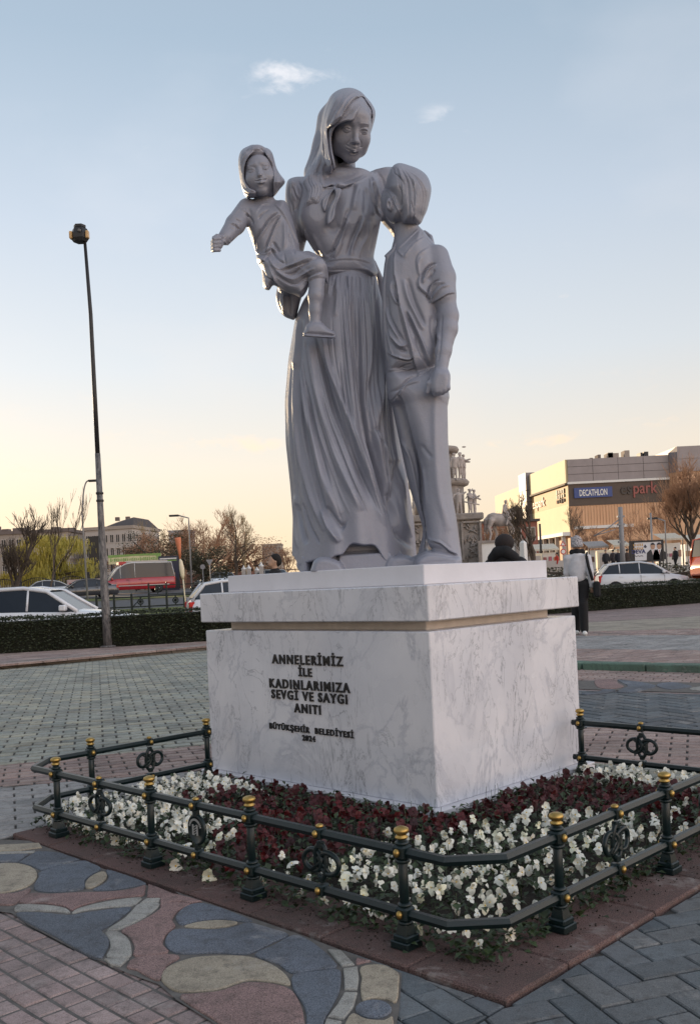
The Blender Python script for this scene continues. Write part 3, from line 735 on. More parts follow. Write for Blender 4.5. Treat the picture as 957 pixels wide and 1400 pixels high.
    def mesh(s):
        D = s.D; D[0] = D[-1] = .1; D[:, 0] = D[:, -1] = .1; D[:, :, 0] = D[:, :, -1] = .1
        I = D < 0; n = np.array(D.shape)
        c = np.zeros(n - 1, np.int8)
        for dx in (0, 1):
            for dy in (0, 1):
                for dz in (0, 1): c += I[dx:n[0] - 1 + dx, dy:n[1] - 1 + dy, dz:n[2] - 1 + dz]
        act = (c > 0) & (c < 8); cells = np.argwhere(act); idx = np.full(act.shape, -1, np.int32); idx[act] = np.arange(len(cells))
        P = np.zeros((len(cells), 3)); W = np.zeros(len(cells)); cx, cy_, cz = cells.T
        corners = [(a, b, d) for a in (0, 1) for b in (0, 1) for d in (0, 1)]
        for i, A in enumerate(corners):
            for B in corners[i + 1:]:
                if sum(abs(A[q] - B[q]) for q in range(3)) != 1: continue
                da = D[cx + A[0], cy_ + A[1], cz + A[2]]; db = D[cx + B[0], cy_ + B[1], cz + B[2]]; m = (da < 0) != (db < 0)
                t = np.where(m, da / np.where(m, da - db, 1), 0)
                for q in range(3): P[:, q] += np.where(m, A[q] + t * (B[q] - A[q]), 0)
                W += m
        V = (cells + P / W[:, None]) * s.h + s.lo
        Q = []
        for ax in range(3):
            sl0 = [slice(None)] * 3; sl1 = [slice(None)] * 3; sl0[ax] = slice(0, -1); sl1[ax] = slice(1, None)
            a = I[tuple(sl0)]; b = I[tuple(sl1)]; e = np.argwhere(a != b)
            u, v = [(1, 2), (2, 0), (0, 1)][ax]
            e = e[(e[:, u] > 0) & (e[:, v] > 0) & (e[:, u] < n[u] - 1) & (e[:, v] < n[v] - 1)]
            ins = a[e[:, 0], e[:, 1], e[:, 2]]
            def cell(du, dv):
                q = e.copy(); q[:, u] -= du; q[:, v] -= dv; return idx[q[:, 0], q[:, 1], q[:, 2]]
            q = np.stack([cell(1, 1), cell(0, 1), cell(0, 0), cell(1, 0)], 1)
            q[~ins] = q[~ins][:, ::-1]; Q.append(q)
        return V, np.concatenate(Q)
def vnormals(V, Q):
    N_ = np.zeros_like(V); fn = np.cross(V[Q[:, 2]] - V[Q[:, 0]], V[Q[:, 3]] - V[Q[:, 1]])
    for k in range(4):
        for a in range(3): N_[:, a] += np.bincount(Q[:, k], fn[:, a], len(V))
    return N_ / (np.linalg.norm(N_, axis=1, keepdims=True) + 1e-12)
def relax(V, Q, it=1, f=.5):
    for _ in range(it):
        S_ = np.zeros_like(V); c = np.zeros(len(V))
        for k in range(4):
            for o in (1, 3):
                j = Q[:, (k + o) % 4]; c += np.bincount(Q[:, k], minlength=len(V))
                for a in range(3): S_[:, a] += np.bincount(Q[:, k], V[j, a], len(V))
        V = V * (1 - f) + f * S_ / c[:, None]
    return V
class Sculpt:                                     # relief map in photo coordinates: folds, lids, lips, hair strands
    def __init__(s, x0, y0, x1, y1, res=.25):
        s.x0, s.y0, s.res = x0, y0, res; s.gx, s.gy = np.meshgrid(np.arange(x0, x1, res), np.arange(y0, y1, res)); s.img = np.zeros(s.gx.shape, np.float32)
    def stroke(s, pts, w_, amp, kind='r', taper=True, w2=None, sm=4):
        w_ *= .85; w2 = w2 * .85 if w2 else w2
        P = [(p.x, p.y) for p in spline([Vector((x, y, 0)) for x, y in pts], sm)] if len(pts) > 2 else pts
        R_ = 4 * max(w_, w2 or 0) + 2
        xs = [p[0] for p in P]; ys = [p[1] for p in P]
        i0 = max(0, int((min(xs) - R_ - s.x0) / s.res)); i1 = min(s.img.shape[1], int((max(xs) + R_ - s.x0) / s.res) + 1)
        j0 = max(0, int((min(ys) - R_ - s.y0) / s.res)); j1 = min(s.img.shape[0], int((max(ys) + R_ - s.y0) / s.res) + 1)
        if i1 <= i0 or j1 <= j0: return
        X = s.gx[j0:j1, i0:i1]; Y = s.gy[j0:j1, i0:i1]; best = np.full(X.shape, 1e9); sd_ = np.zeros(X.shape); T_ = np.zeros(X.shape); n = len(P) - 1
        for i in range(n):
            ax, ay = P[i]; ex, ey = P[i + 1][0] - ax, P[i + 1][1] - ay; l = math.hypot(ex, ey) + 1e-9
            wx, wy = X - ax, Y - ay; t = np.clip((wx * ex + wy * ey) / l / l, 0, 1); d = np.hypot(wx - t * ex, wy - t * ey)
            m = d < best; best = np.where(m, d, best); sd_ = np.where(m, np.sign(ex * wy - ey * wx) * d, sd_); T_ = np.where(m, (i + t) / n, T_)
        wd = w_ if w2 is None else w_ + (w2 - w_) * T_
        if kind == 'r': f = np.exp(-(best / wd) ** 2)
        elif kind == 'v': f = -np.exp(-(best / wd) ** 2)
        elif kind == 'c': f = np.exp(-(best / wd) ** 2) - 1.2 * np.exp(-((sd_ - 1.6 * wd) / wd) ** 2)        # ridge with a valley on its right side
        elif kind == 's':                                                                                     # overlapping edge: high on left, undercut on right
            f = np.where(sd_ < 0, np.exp(sd_ / (wd * 2.5)), -np.exp(-sd_ / wd))
            f = f * np.clip(np.abs(sd_) / .9, 0, 1)
        tp = np.clip(np.sin(np.pi * np.clip(T_, 0.001, .999)) * 1.6, 0, 1) ** .8 if taper else 1
        s.img[j0:j1, i0:i1] += (f * amp * tp).astype(np.float32)
    def patch(s, P, amp, edge=1.5, dens=3):
        if dens: P = dens_poly(P, dens)
        d = poly_sdf(P, s.gx, s.gy); s.img += (amp * np.clip(.5 - d / edge / 2, 0, 1)).astype(np.float32)
    def apply(s, V, Q, pw=.6, gain=1.45):
        N_ = vnormals(V, Q); px, py = projn(V[:, 0], V[:, 1], V[:, 2])
        view = V - np.array([0, 0, H]); view /= np.linalg.norm(view, axis=1, keepdims=True)
        fr_ = np.clip(-(N_ * view).sum(1), 0, 1) ** pw
        h = bil(s.img, (px - s.x0) / s.res, (py - s.y0) / s.res)
        ok = (px > s.x0) & (px < s.x0 + s.img.shape[1] * s.res - 1) & (py > s.y0) & (py < s.y0 + s.img.shape[0] * s.res - 1)
        return V + N_ * (h * gain * fr_ * ok)[:, None]
def head_axes(yaw, pitch, roll):
    # yaw > 0 turns to the picture's right, pitch > 0 looks down, roll > 0 leans the crown to the right
    y, p, r = radians(yaw), radians(pitch), radians(roll)
    f = np.array([sin(y) * cos(p), -cos(y) * cos(p), -sin(p)]); u = np.array([sin(r), 0, cos(r)]); u = u - f * u.dot(f); u /= np.linalg.norm(u)
    x = np.cross(u, f) * 1.0
    x = np.cross(f, u); x = -x if x[0] < 0 else x
    return x, f, u
def head_prims(fd, org, ax, hh, child=False, sm=.0):
    x, f, u = ax; Rm = [[x[i], f[i], u[i]] for i in range(3)]
    W = lambda a, b, c: org + (x * a + f * b + u * c) * hh
    E = lambda c, r, k=.06, op='u': fd.ell(W(*c), np.array(r) * hh, Rm, k * hh, op)
    Cn = lambda a, b, ra, rb, k=.05, op='u': fd.cone(W(*a), W(*b), ra * hh, rb * hh, k * hh, op)
    ch = child
    E((0, -.08, .11), (.335, .40, .34)); E((0, .10, -.10), (.285 if not ch else .31, .27, .37 if not ch else .34), .12)
    E((0, .22, -.40), (.095, .08, .07), .12)
    E((0, .22, .18), (.22, .14, .17), .10)                      # forehead
    for q in (-1, 1):
        E((q * .155, .215, -.13), (.115, .11, .12) if not ch else (.14, .12, .14), .10)
        E((q * .20, .02, -.27), (.09, .14, .12), .12)           # jaw corner
        E((q * .135, .415, .03), (.085, .075, .055), .05, 's')   # socket
        E((q * .13, .298, .02), (.073, .068, .058), .02)         # eyeball
        Cn((q * .055, .345, .125), (q * .19, .30, .105), .014, .013, .07)   # brow
    nl = .42 if not ch else .395
    Cn((0, .335, .06), (0, nl, -.125), .026, .042 if not ch else .045, .05)
    E((0, nl + .005, -.135), (.042, .045, .036), .03)
    for q in (-1, 1): E((q * .048, nl - .05, -.15), (.033, .04, .027), .025)
    E((0, .30, -.245), (.12, .085, .085), .06)                   # mouth mound
    for q in (-1, 1):
        Cn((0, .388, -.222), (q * .105, .33, -.212), .021, .010, .018)
        Cn((0, .382, -.272), (q * .095, .33, -.228), .025, .012, .018)
    fd.chain([W(-.125, .335, -.208), W(-.06, .393, -.238), W(0, .41, -.248), W(.06, .393, -.238), W(.125, .335, -.208)], [.006 * hh, .009 * hh, .010 * hh, .009 * hh, .006 * hh], .012 * hh, 's')
    E((0, .36, -.315), (.07, .03, .022), .03, 's')
    for q in (-1, 1): E((q * .30, -.02, -.03), (.035, .07, .10), .03)
    return W
# ---------------------------------------------------------------- statue
Y0 = 5.57
def P3(px, py, d=0.): return np.array(at(px, py, Y0 + d))
MPP = Y0 / F
statue = thing('statue', 'grey statue of a mother in headscarf holding a girl, with a boy beside her', 'statue', M(.63, .88, ZP))
def place(name, V, Q, mat=None, par=None):
    loc = np.array(statue.location)
    o = link(name, np_mesh(name, V - loc, Q, mat or MAT['statue']), par or statue); return o
def zoomf(ox, oy, s): return lambda pts: [(ox + x / s, oy + y / s) for x, y in pts]
zA = zoomf(420, 110, 7.975); zB = zoomf(280, 190, 6.836); zC = zoomf(500, 210, 6.836); zD = zoomf(340, 330, 6.836); zE = zoomf(390, 220, 6.38); zF = zoomf(510, 360, 7.0); zG = zoomf(380, 440, 5.317); zH = zoomf(380, 620, 3.418); zI = zoomf(360, 440, 2.99)
# ---- skirt: a swept sheet with folds
def skirt():
    ys = np.arange(368, 786, 1.1); nth = 520
    K = np.array([(368, 447, 512, .125), (385, 436, 516, .16), (410, 416, 521, .21), (440, 404, 525, .235), (500, 395.5, 531, .25), (560, 391.5, 540, .27), (620, 393.5, 547, .29), (680, 400, 556, .31), (730, 404, 563, .33), (790, 403, 567, .34)])
    th = np.linspace(0, 2 * pi, nth, endpoint=False)
    Lx = np.interp(ys, K[:, 0], K[:, 1]); Rx = np.interp(ys, K[:, 0], K[:, 2]); Dp = np.interp(ys, K[:, 0], K[:, 3])
    k3 = np.ones(15) / 15.
    sm = lambda a: np.convolve(np.pad(a, 7, 'edge'), k3, 'valid')
    Lx, Rx, Dp = sm(Lx), sm(Rx), sm(Dp)
    xc = (Lx + Rx) / 2; a = (Rx - Lx) / 2
    PX = xc[:, None] + a[:, None] * np.cos(th)[None]; PYr = np.repeat(ys[:, None], nth, 1)
    s_ = np.sin(th)[None]                                    # > 0: front (towards the camera)
    h = np.zeros_like(PX)
    t = (PYr - 380) / 400
    # back and side folds
    g = np.clip(t, 0, 1) ** .8
    h += (1 - np.clip(s_ * 3 + .3, 0, 1)) * g * .016 * (np.sin(th * 13 + PYr * .006) + .5 * np.sin(th * 29 + 1 + PYr * .01))
    sc = Sculpt(385, 360, 580, 790, .5)
    def lines(L_):
        for pts, w_, w2, amp, kd in L_: sc.stroke(pts, w_, amp, kd, True, w2, 5)
    lines([
     ([(427, 455), (436, 495), (446, 535), (456, 575), (468, 612), (482, 650), (500, 695), (518, 728)], 3.0, 7, .026, 'v'),
     ([(437, 450), (447, 500), (459, 545), (474, 590), (488, 628), (502, 668), (516, 700)], 2.6, 6, .018, 'r'),
     ([(421, 470), (430, 520), (440, 570), (452, 615), (463, 655), (478, 700), (495, 735)], 3, 6, .020, 'r'),
     ([(402, 505), (401, 545), (404, 590), (409, 630), (418, 672), (430, 712), (444, 745)], 1.8, 4, .016, 'r'),
     ([(399, 500), (396, 560), (399, 620), (406, 680), (412, 730)], 1.8, 3, .014, 'v'),
     ([(404, 500), (408, 545), (414, 590), (421, 628), (431, 668), (441, 705), (455, 745)], 2.5, 5, .022, 'v'),
     ([(411, 520), (420, 575), (431, 615), (441, 660), (452, 695), (466, 730)], 3, 6, .016, 'r'),
     ([(418, 530), (428, 590), (440, 640), (450, 690)], 2.5, 5, .011, 'v'),
     ([(472, 440), (476, 496), (480, 553), (486, 609), (497, 660), (512, 708), (526, 737)], 4, 7, .020, 'r'),
     ([(484, 380), (486, 440), (490, 500), (494, 555), (503, 610), (517, 655), (532, 700), (538, 735)], 5, 9, .030, 'v'),
     ([(499, 380), (503, 430), (507, 480), (505, 530)], 4, 5, .012, 'r'),
     ([(511, 380), (514, 430), (512, 480), (508, 530), (503, 570)], 3, 6, .014, 'v'),
     ([(520, 400), (524, 460), (523, 520), (518, 560), (513, 598)], 3, 6, .022, 'r'),
     ([(513, 596), (518, 625), (527, 660), (533, 690)], 3.5, 5, .022, 'r'),
     ([(516, 598), (524, 618), (535, 645)], 2.5, 4, .014, 'r'),
     ([(519, 610), (524, 640), (534, 672)], 2.2, 3, .012, 'v'),
     ([(508, 600), (512, 640), (523, 680), (533, 720)], 3, 6, .015, 'v'),
     ([(545, 640), (541, 680), (539, 720), (545, 745), (562, 765)], 4, 5, .024, 'v'),
     ([(552, 640), (550, 690), (552, 725), (562, 750)], 4, 5, .018, 'r'),
     ([(528, 480), (534, 560), (541, 640)], 2, 4, .014, 'v'),
     ([(463, 380), (461, 410), (459, 440)], 3, 4, .008, 'r'), ([(456, 382), (453, 410)], 2, 3, .007, 'v'), ([(473, 378), (474, 400)], 1.6, 3, .007, 'v'),
     ([(493, 380), (494, 410)], 1.6, 3, .007, 'v'), ([(478, 376), (480, 430)], 3, 4, .007, 'r'),
     ([(405, 700), (412, 730), (420, 760)], 2.5, 3, .015, 'v'), ([(404, 690), (402, 730), (406, 765)], 2.5, 4, .012, 'r'), ([(414, 700), (424, 738), (436, 763)], 1.6, 2, .010, 'v'),
     ([(440, 712), (452, 742), (464, 768)], 3, 4, .026, 'r'), ([(447, 708), (459, 735), (472, 752)], 2.5, 4, .014, 'v'),
     ([(408, 440), (405, 480), (401, 510)], 2, 3, .012, 'r'), ([(413, 440), (411, 480), (407, 520)], 2, 3, .010, 'v'), ([(419, 438), (418, 480)], 1.6, 2, .008, 'r'),
    ])
    fam = [[(399, 500), (396, 560), (399, 620), (406, 680), (412, 740)], [(403, 500), (406, 545), (412, 600), (424, 665), (446, 745)], [(412, 470), (421, 540), (436, 610), (454, 680), (474, 745)], [(427, 455), (444, 530), (462, 595), (490, 675), (518, 735)], [(450, 440), (458, 510), (474, 590), (500, 670), (526, 740)],
           [(472, 400), (477, 500), (485, 600), (505, 680), (534, 740)], [(484, 380), (490, 480), (499, 590), (524, 670), (540, 738)], [(503, 380), (509, 470), (508, 570), (526, 670), (545, 745)], [(522, 400), (527, 490), (530, 580), (540, 670), (556, 750)], [(524, 400), (533, 500), (541, 590), (550, 670), (562, 755)]]
    rgf = random.Random(9)
    for A_, B_ in zip(fam, fam[1:]):
        for f_ in (.12, .32, .5, .68, .88):
            pts = [(lerp(a[0], b[0], f_ + .0) + rgf.uniform(-1.5, 1.5), lerp(a[1], b[1], f_)) for a, b in zip(A_, B_)]
            k0 = rgf.choice((0, 0, 1)); k1 = rgf.choice((4, 5, 5)); pts = pts[k0:k1]
            if len(pts) > 2: sc.stroke(pts, rgf.uniform(.8, 1.5), rgf.uniform(.003, .006), rgf.choice('vvrc'), True, rgf.uniform(1.2, 2.2), 5)
    for x in range(452, 514, 5): sc.stroke([(x, 376), (x + (x - 482) * .12, 392 + rgf.uniform(0, 26))], .9, .005, rgf.choice('vr'))
    # broad swells between the folds
    h += 1.65 * np.clip(s_, 0, 1) ** .5 * bil(sc.img, (PX - 385) * 2, (PYr - 360) * 2)
    h += np.clip(s_, 0, 1) * g * .010 * np.sin((PX - 400) * .16 - t * 7)
    # fine drag lines
    rng = np.random.default_rng(3)
    sx_ = .5 + .5 * np.clip(s_, -1, 1)
    hem = 764 + 5 * np.sin(th * 3.1) + 3 * np.sin(th * 7 + 1)
    # the hem is lifted over the front block between the two feet
    up = np.exp(-((PX[-1] - 489) / 34) ** 8) * (np.sin(th) > 0)
    hem = hem - up * (15 + 2.5 * np.sin(PX[-1] * .16 + .6)) + 14 * np.clip(-np.sin(th), 0, 1) + 8 * np.exp(-((PX[-1] - 468) / 8) ** 2) * (np.sin(th) > 0)
    rows = ys[:, None]; span = (hem - 368)[None] / (ys[-1] - 368); Yp = 368 + (PYr - 368) * span
    Yd = Y0 - (Dp[:, None] + h) * s_
    # radial displacement across
    X = PX + (h / MPP) * np.cos(th)[None]
    V1 = np.stack([at_np(X, Yp, Yd)[i] for i in range(3)], -1)
    # turned-in lining
    ins = []
    for q in (1, 2, 3):
        f_ = 1 - .035 * q; Xi = xc[-1] + (X[-1] - xc[-1]) * f_; Yi = Yp[-1] + (2 if q == 1 else -12 * q); Ydi = Y0 + (Yd[-1] - Y0) * f_
        ins.append(np.stack(at_np(Xi, Yi, Ydi), -1))
    V_ = np.concatenate([V1, np.stack(ins)], 0); nr = V_.shape[0]
    i = np.arange(nr - 1)[:, None] * nth; j = np.arange(nth)[None]; j2 = (j + 1) % nth
    Q = np.stack([i + j, i + nth + j, i + nth + j2, i + j2], -1).reshape(-1, 4)
    return V_.reshape(-1, 3), Q
def at_np(px, py, Y):
    dx = px - CX; dv = CY - py
    return (dx * cr + dv * sr) / F * Y, Y + 0 * px, H + (-dx * sr + dv * cr) / F * Y
V_, Q_ = skirt()
SC_ALL = []
# ---- mother: torso, arms, neck
fd = Field((-.75, Y0 - .47, ZP - .02), (.62, Y0 + .46, 3.78), .0054)
fd.puff([(410,246),(425,240),(452,241),(470,239),(490,233),(504,237),(518,242),(522,262),(522,290),(519,310),(514,335),(511,352),(512,380),(440,382),(438,356),(427,340),(415,316),(410,289),(407,262)], Y0, .155, 30, .02)
fd.ell(P3(431, 297, -.09), (.088, .085, .10), None, .07); fd.ell(P3(483, 298, -.09), (.092, .085, .10), None, .07)
fd.ell(P3(458, 272, -.05), (.16, .10, .07), None, .07)
fd.puff([(441,357),(480,355),(500,357),(513,362),(512,380),(480,374),(441,372)], Y0, .168, 22, .006, dens=3)
fd.chain([P3(463, 246, .03), P3(468, 228, .05), P3(475, 200, .07)], [.085, .064, .064], .04)
fd.chain([P3(455, 250, .10), P3(460, 215, .12)], [.09, .10], .04)
fd.ell(P3(466, 244, .0), (.17, .10, .045), None, .05)
# sleeves
fd.puff([(392,250),(399,243),(413,242),(421,252),(420,275),(416,300),(412,330),(404,345),(396,330),(392,300),(390,272)], Y0 + .03, .09, 13, .02)
fd.chain([P3(404, 330, .05), P3(398, 362, .02), P3(392, 392, -.03)], [.06, .055, .05], .03)
fd.puff([(378,398),(386,388),(412,398),(410,415),(404,436),(396,436),(388,432),(382,424),(378,412)], Y0 + .04, .07, 9, .012)
fd.puff([(503,240),(510,233),(519,230),(532,228),(545,233),(550,262),(548,300),(542,327),(531,314),(520,301),(511,275)], Y0 + .09, .085, 12, .02)
fd.chain([P3(545, 305, .06), P3(560, 322, .04), P3(582, 326, -.02)], [.055, .045, .035], .02)
for i in range(4): fd.chain([P3(580 + i * 2, 318 + i * 4, -.03), P3(588 + i, 324 + i * 4, -.06), P3(590 + i * .5, 330 + i * 4, -.10)], [.014, .013, .011], .008)
# ribbon tail hanging behind the waist
fd.chain([P3(511, 358, .08), P3(521, 385, .10), P3(524, 450, .08), P3(525, 500, .0), P3(525, 531, -.02)], [.012, .02, .022, .022, .02], .01)
# feet and block
fd.puff([(410,758),(424,756),(427,790),(411,790)], Y0 - .1, .1, 8, .01, dens=0)
fd.puff([(427,772),(431,765),(440,761),(456,764),(468,771),(470,790),(426,792)], Y0 - .34, .06, 7, .01)
fd.puff([(462,757),(536,753),(542,795),(458,795)], Y0 - .12, .17, 3, .01, dens=0)
fd.puff([(440,728),(480,722),(535,724),(545,770),(440,770)], Y0 - .06, .16, 6, .01)
fd.puff([(532,764),(549,758),(566,764),(568,790),(530,790)], Y0 - .22, .09, 7, .012)
fd.chain([P3(482, 385, 0), P3(476, 560, 0), P3(476, 745, 0)], [.09, .10, .12], .02)
for a_, b_, c_ in ((416, 772, -.06), (446, 774, -.28), (549, 774, -.18)): fd.chain([P3(474, 735, -.02), P3(a_, b_, c_)], [.06, .045], .01)
fd.cut(2, ZP - .004, 1)
V, Q = fd.mesh(); V = relax(V, Q, 1, .4)
sc = Sculpt(375, 225, 600, 450)
st = sc.stroke
# bodice folds
for pts, w_, w2, amp, kd in [
    (zE([(600,180),(580,300),(560,420)]), 3, 5, .008, 'v'), (zE([(640,200),(610,320),(590,430)]), 2.5, 6, .009, 'r'),
    (zE([(690,220),(700,330),(690,470)]), 2, 4, .007, 'v'), (zE([(720,220),(760,360),(770,480)]), 2.5, 4, .010, 'r'), (zE([(735,150),(745,290),(790,430),(840,500)]), 1.5, 2.5, .014, 's'),
    (zE([(540,490),(530,570),(480,700),(430,800),(370,850)]), 2.2, 3, .014, 'c'), (zE([(690,480),(650,600),(600,720),(570,840)]), 2.5, 3.5, .012, 'c'),
    (zE([(730,520),(720,650),(660,760),(640,850)]), 2.5, 3, .009, 'r'), (zE([(650,620),(620,720),(590,800)]), 1.5, 2.5, .009, 'v'), (zE([(790,560),(770,680),(740,800)]), 2.5, 3, .009, 'v'),
    (zE([(170,600),(210,700),(290,820),(350,870)]), 1.6, 2.6, .012, 'c'), (zE([(150,640),(220,780),(280,850)]), 2.5, 2.5, .009, 'v'), (zE([(240,640),(300,760),(350,850)]), 3, 3, .007, 'r'),
    (zE([(420,760),(425,800),(380,850)]), 1.4, 1.4, .016, 'v'), (zE([(500,700),(470,780),(430,850)]), 2.0, 2, .008, 'r'),
    (zE([(570,400),(530,480),(540,540)]), 3, 2, .008, 'v'), (zE([(350,560),(420,600),(480,560)]), 5, 5, .006, 'v'),
    # sleeves
    (zE([(40,200),(30,300),(60,400),(60,470)]), 1.5, 2.2, .010, 'v'), (zE([(80,180),(60,260),(90,350)]), 1.6, 2, .009, 'r'), (zE([(110,170),(140,260),(110,380),(90,440)]), 1.6, 2, .012, 'v'), (zE([(50,160),(80,230),(120,330)]), 1.4, 2, .009, 'r'),
    (zE([(760,130),(800,260),(850,380)]), 1.6, 2.4, .012, 'r'), (zE([(770,180),(780,300),(830,460)]), 1.6, 2.5, .013, 'v'), (zE([(800,90),(850,180),(870,300)]), 1.5, 2.5, .008, 'v'), (zE([(850,260),(900,400),(930,560)]), 2, 2.5, .010, 'v'), (zE([(740,110),(800,78),(900,62)]), .9, .9, .008, 'r'),
    # neckline
    (zE([(300,230),(380,240),(440,225)]), 1.0, 1.0, .008, 'r'), (zE([(500,215),(560,205),(640,180),(730,130)]), .9, 1.1, .007, 'r'), (zE([(420,195),(500,185),(600,150),(690,110)]), 2.0, 2.0, .005, 'v'),
    # belt
    (zE([(355,880),(500,860),(640,865),(765,905)]), .9, .9, .008, 's'), (zE([(765,998),(640,962),(500,955),(365,960)]), .9, .9, .007, 's'), (zE([(640,880),(700,920),(760,960)]), 1.2, 1.2, .003, 'v'),
    # cuff drapery below the girl
    (zD([(330,470),(325,580),(335,700)]), 1.2, 1.2, .010, 'r'), (zD([(290,460),(275,560),(310,660)]), 2, 2, .008, 'v'), (zD([(380,480),(390,600),(400,700)]), 2, 2, .009, 'v')]:
    st(pts, w_, amp, kd, True, w2)
V = sc.apply(V, Q)
mother = place('mother_figure', V, Q)
sk = place('skirt', V_, Q_, par=mother)
# bow at the neck
fd = Field(P3(430, 320, -.32) - .02, P3(492, 235, -.02) + .02, .0036)
fd.ell(P3(464, 254, -.175), (.030, .022, .017), None, .006)
fd.puff(zE([(420,228),(375,290),(325,330),(318,395),(348,448),(375,370),(400,290),(440,238)]), Y0 - .185, .014, 3, .006)
fd.puff(zE([(430,238),(436,310),(385,400),(362,500),(376,558),(432,500),(445,400),(482,310),(488,245)]), Y0 - .205, .015, 3, .006, slope=(0, -.0002))
fd.puff(zE([(400,215),(360,235),(330,232),(330,222),(400,190),(440,195),(440,225)]), Y0 - .165, .016, 3, .006)
fd.puff(zE([(500,195),(560,190),(600,185),(600,195),(520,232),(495,230)]), Y0 - .165, .016, 3, .006)
Vb, Qb = fd.mesh()
sc = Sculpt(430, 235, 492, 320); sc.stroke(zE([(460,260),(440,340),(410,430),(390,520)]), .8, .005, 'v'); sc.stroke(zE([(420,240),(360,320),(335,400)]), .8, .005, 'v'); sc.stroke(zE([(460,200),(455,225),(462,240)]), .9, .005, 'v')
Vb = sc.apply(Vb, Qb); place('neck_bow', Vb, Qb, par=mother)
# ---- mother's head
HM = .362; axm = head_axes(15.6, 33, .4)
x_, f_, u_ = axm; orgm = P3(478.8, 174.8, -.13)
c0 = P3(478, 172, -.02)
fd = Field(c0 - np.array([.32, .34, .42]), c0 + np.array([.24, .30, .28]), .0031)
W = head_prims(fd, orgm, axm, HM)
fd.chain([P3(467, 240, .05), P3(477, 202, .06)], [.058, .058], .02)
V, Q = fd.mesh(); V = relax(V, Q, 1, .3)
sc = Sculpt(430, 110, 530, 250, .125); st = sc.stroke
for pts, w_, amp, kd in [
    (zA([(385,520),(410,508),(440,506),(475,522)]), .55, .0045, 'r'), (zA([(385,532),(415,522),(445,522),(470,532)]), .45, .005, 'v'), (zA([(400,552),(435,558),(470,545)]), .5, .003, 'r'),
    (zA([(575,540),(600,528),(635,530),(662,548)]), .55, .0045, 'r'), (zA([(590,552),(615,545),(640,548),(656,556)]), .45, .005, 'v'), (zA([(595,575),(625,582),(655,570)]), .5, .003, 'r'),
    (zA([(375,492),(415,466),(470,455),(505,458)]), .6, .002, 'r'), (zA([(565,470),(600,468),(650,472),(675,486)]), .6, .002, 'r'),
    (zA([(415,728),(440,750),(480,766),(530,766),(575,742)]), .7, .003, 'v'), (zA([(470,770),(510,782),(550,772)]), .6, .003, 'r'), (zA([(430,745),(470,800),(520,810),(570,770)]), .7, .003, 'r'),
    (zA([(475,640),(440,680),(405,715)]), 1.0, .0025, 'v'), (zA([(575,640),(590,690),(580,730)]), .9, .003, 'v'), (zA([(495,690),(515,680),(540,692),(565,680)]), .5, .003, 'v')]:
    st(pts, w_, amp, kd)
V = sc.apply(V, Q, .4, 1.5); place('face', V, Q, par=mother)
# hair under the scarf, then scarf
fd = Field(c0 - np.array([.42, .34, .64]), c0 + np.array([.24, .38, .30]), .0042)
def locE(c, r, k=.05, op='u', o=orgm, ax=axm, hh=HM, fdx=None):
    x, f, u = ax; Rm = [[x[i], f[i], u[i]] for i in range(3)]; fdx.ell(o + (x * c[0] + f * c[1] + u * c[2]) * hh, np.array(r) * hh, Rm, k * hh, op)
hood_out = zA([(160,560),(162,480),(172,390),(200,290),(255,170),(330,108),(420,80),(500,84),(580,118),(640,178),(705,255),(742,335),(738,410),(718,490),(690,580),(645,700),(600,800),(540,860),(400,960),(250,1000),(190,900),(170,740)])
fd.puff([(478 + (x - 478) * .93, 172 + (y - 172) * .95) for x, y in hood_out], Y0 - .035, .275, 24, .02)
facep = zA([(640,262),(668,320),(682,400),(684,480),(672,570),(650,690),(610,800),(540,900),(520,990),(330,1000),(290,860),(268,740),(262,620),(290,530),(340,480),(420,450),(500,440),(545,360),(590,295)])
fd.puff(facep, Y0 - .40, .36, 3.0, .012, 's')
Vh, Qh = fd.mesh(); Vh = relax(Vh, Qh, 1, .3)
sc = Sculpt(425, 110, 530, 260, .2); st = sc.stroke
for i in range(9):
    t = i / 8; st(zA([(620 - 25 * t, 255 + 30 * t), (520 - 60 * t, 270 + 90 * t), (420 - 60 * t, 390 + 50 * t), (260 + 60 * t, 500 - 10 * t)]), .5, .004 if i % 2 else -.004, 'r')
Vh = sc.apply(Vh, Qh, .6, 1.2); place('hair', Vh, Qh, par=mother)
fd = Field(c0 - np.array([.42, .34, .70]), c0 + np.array([.24, .40, .30]), .0044)
fd.puff(hood_out, Y0 - .02, .32, 24, .02)
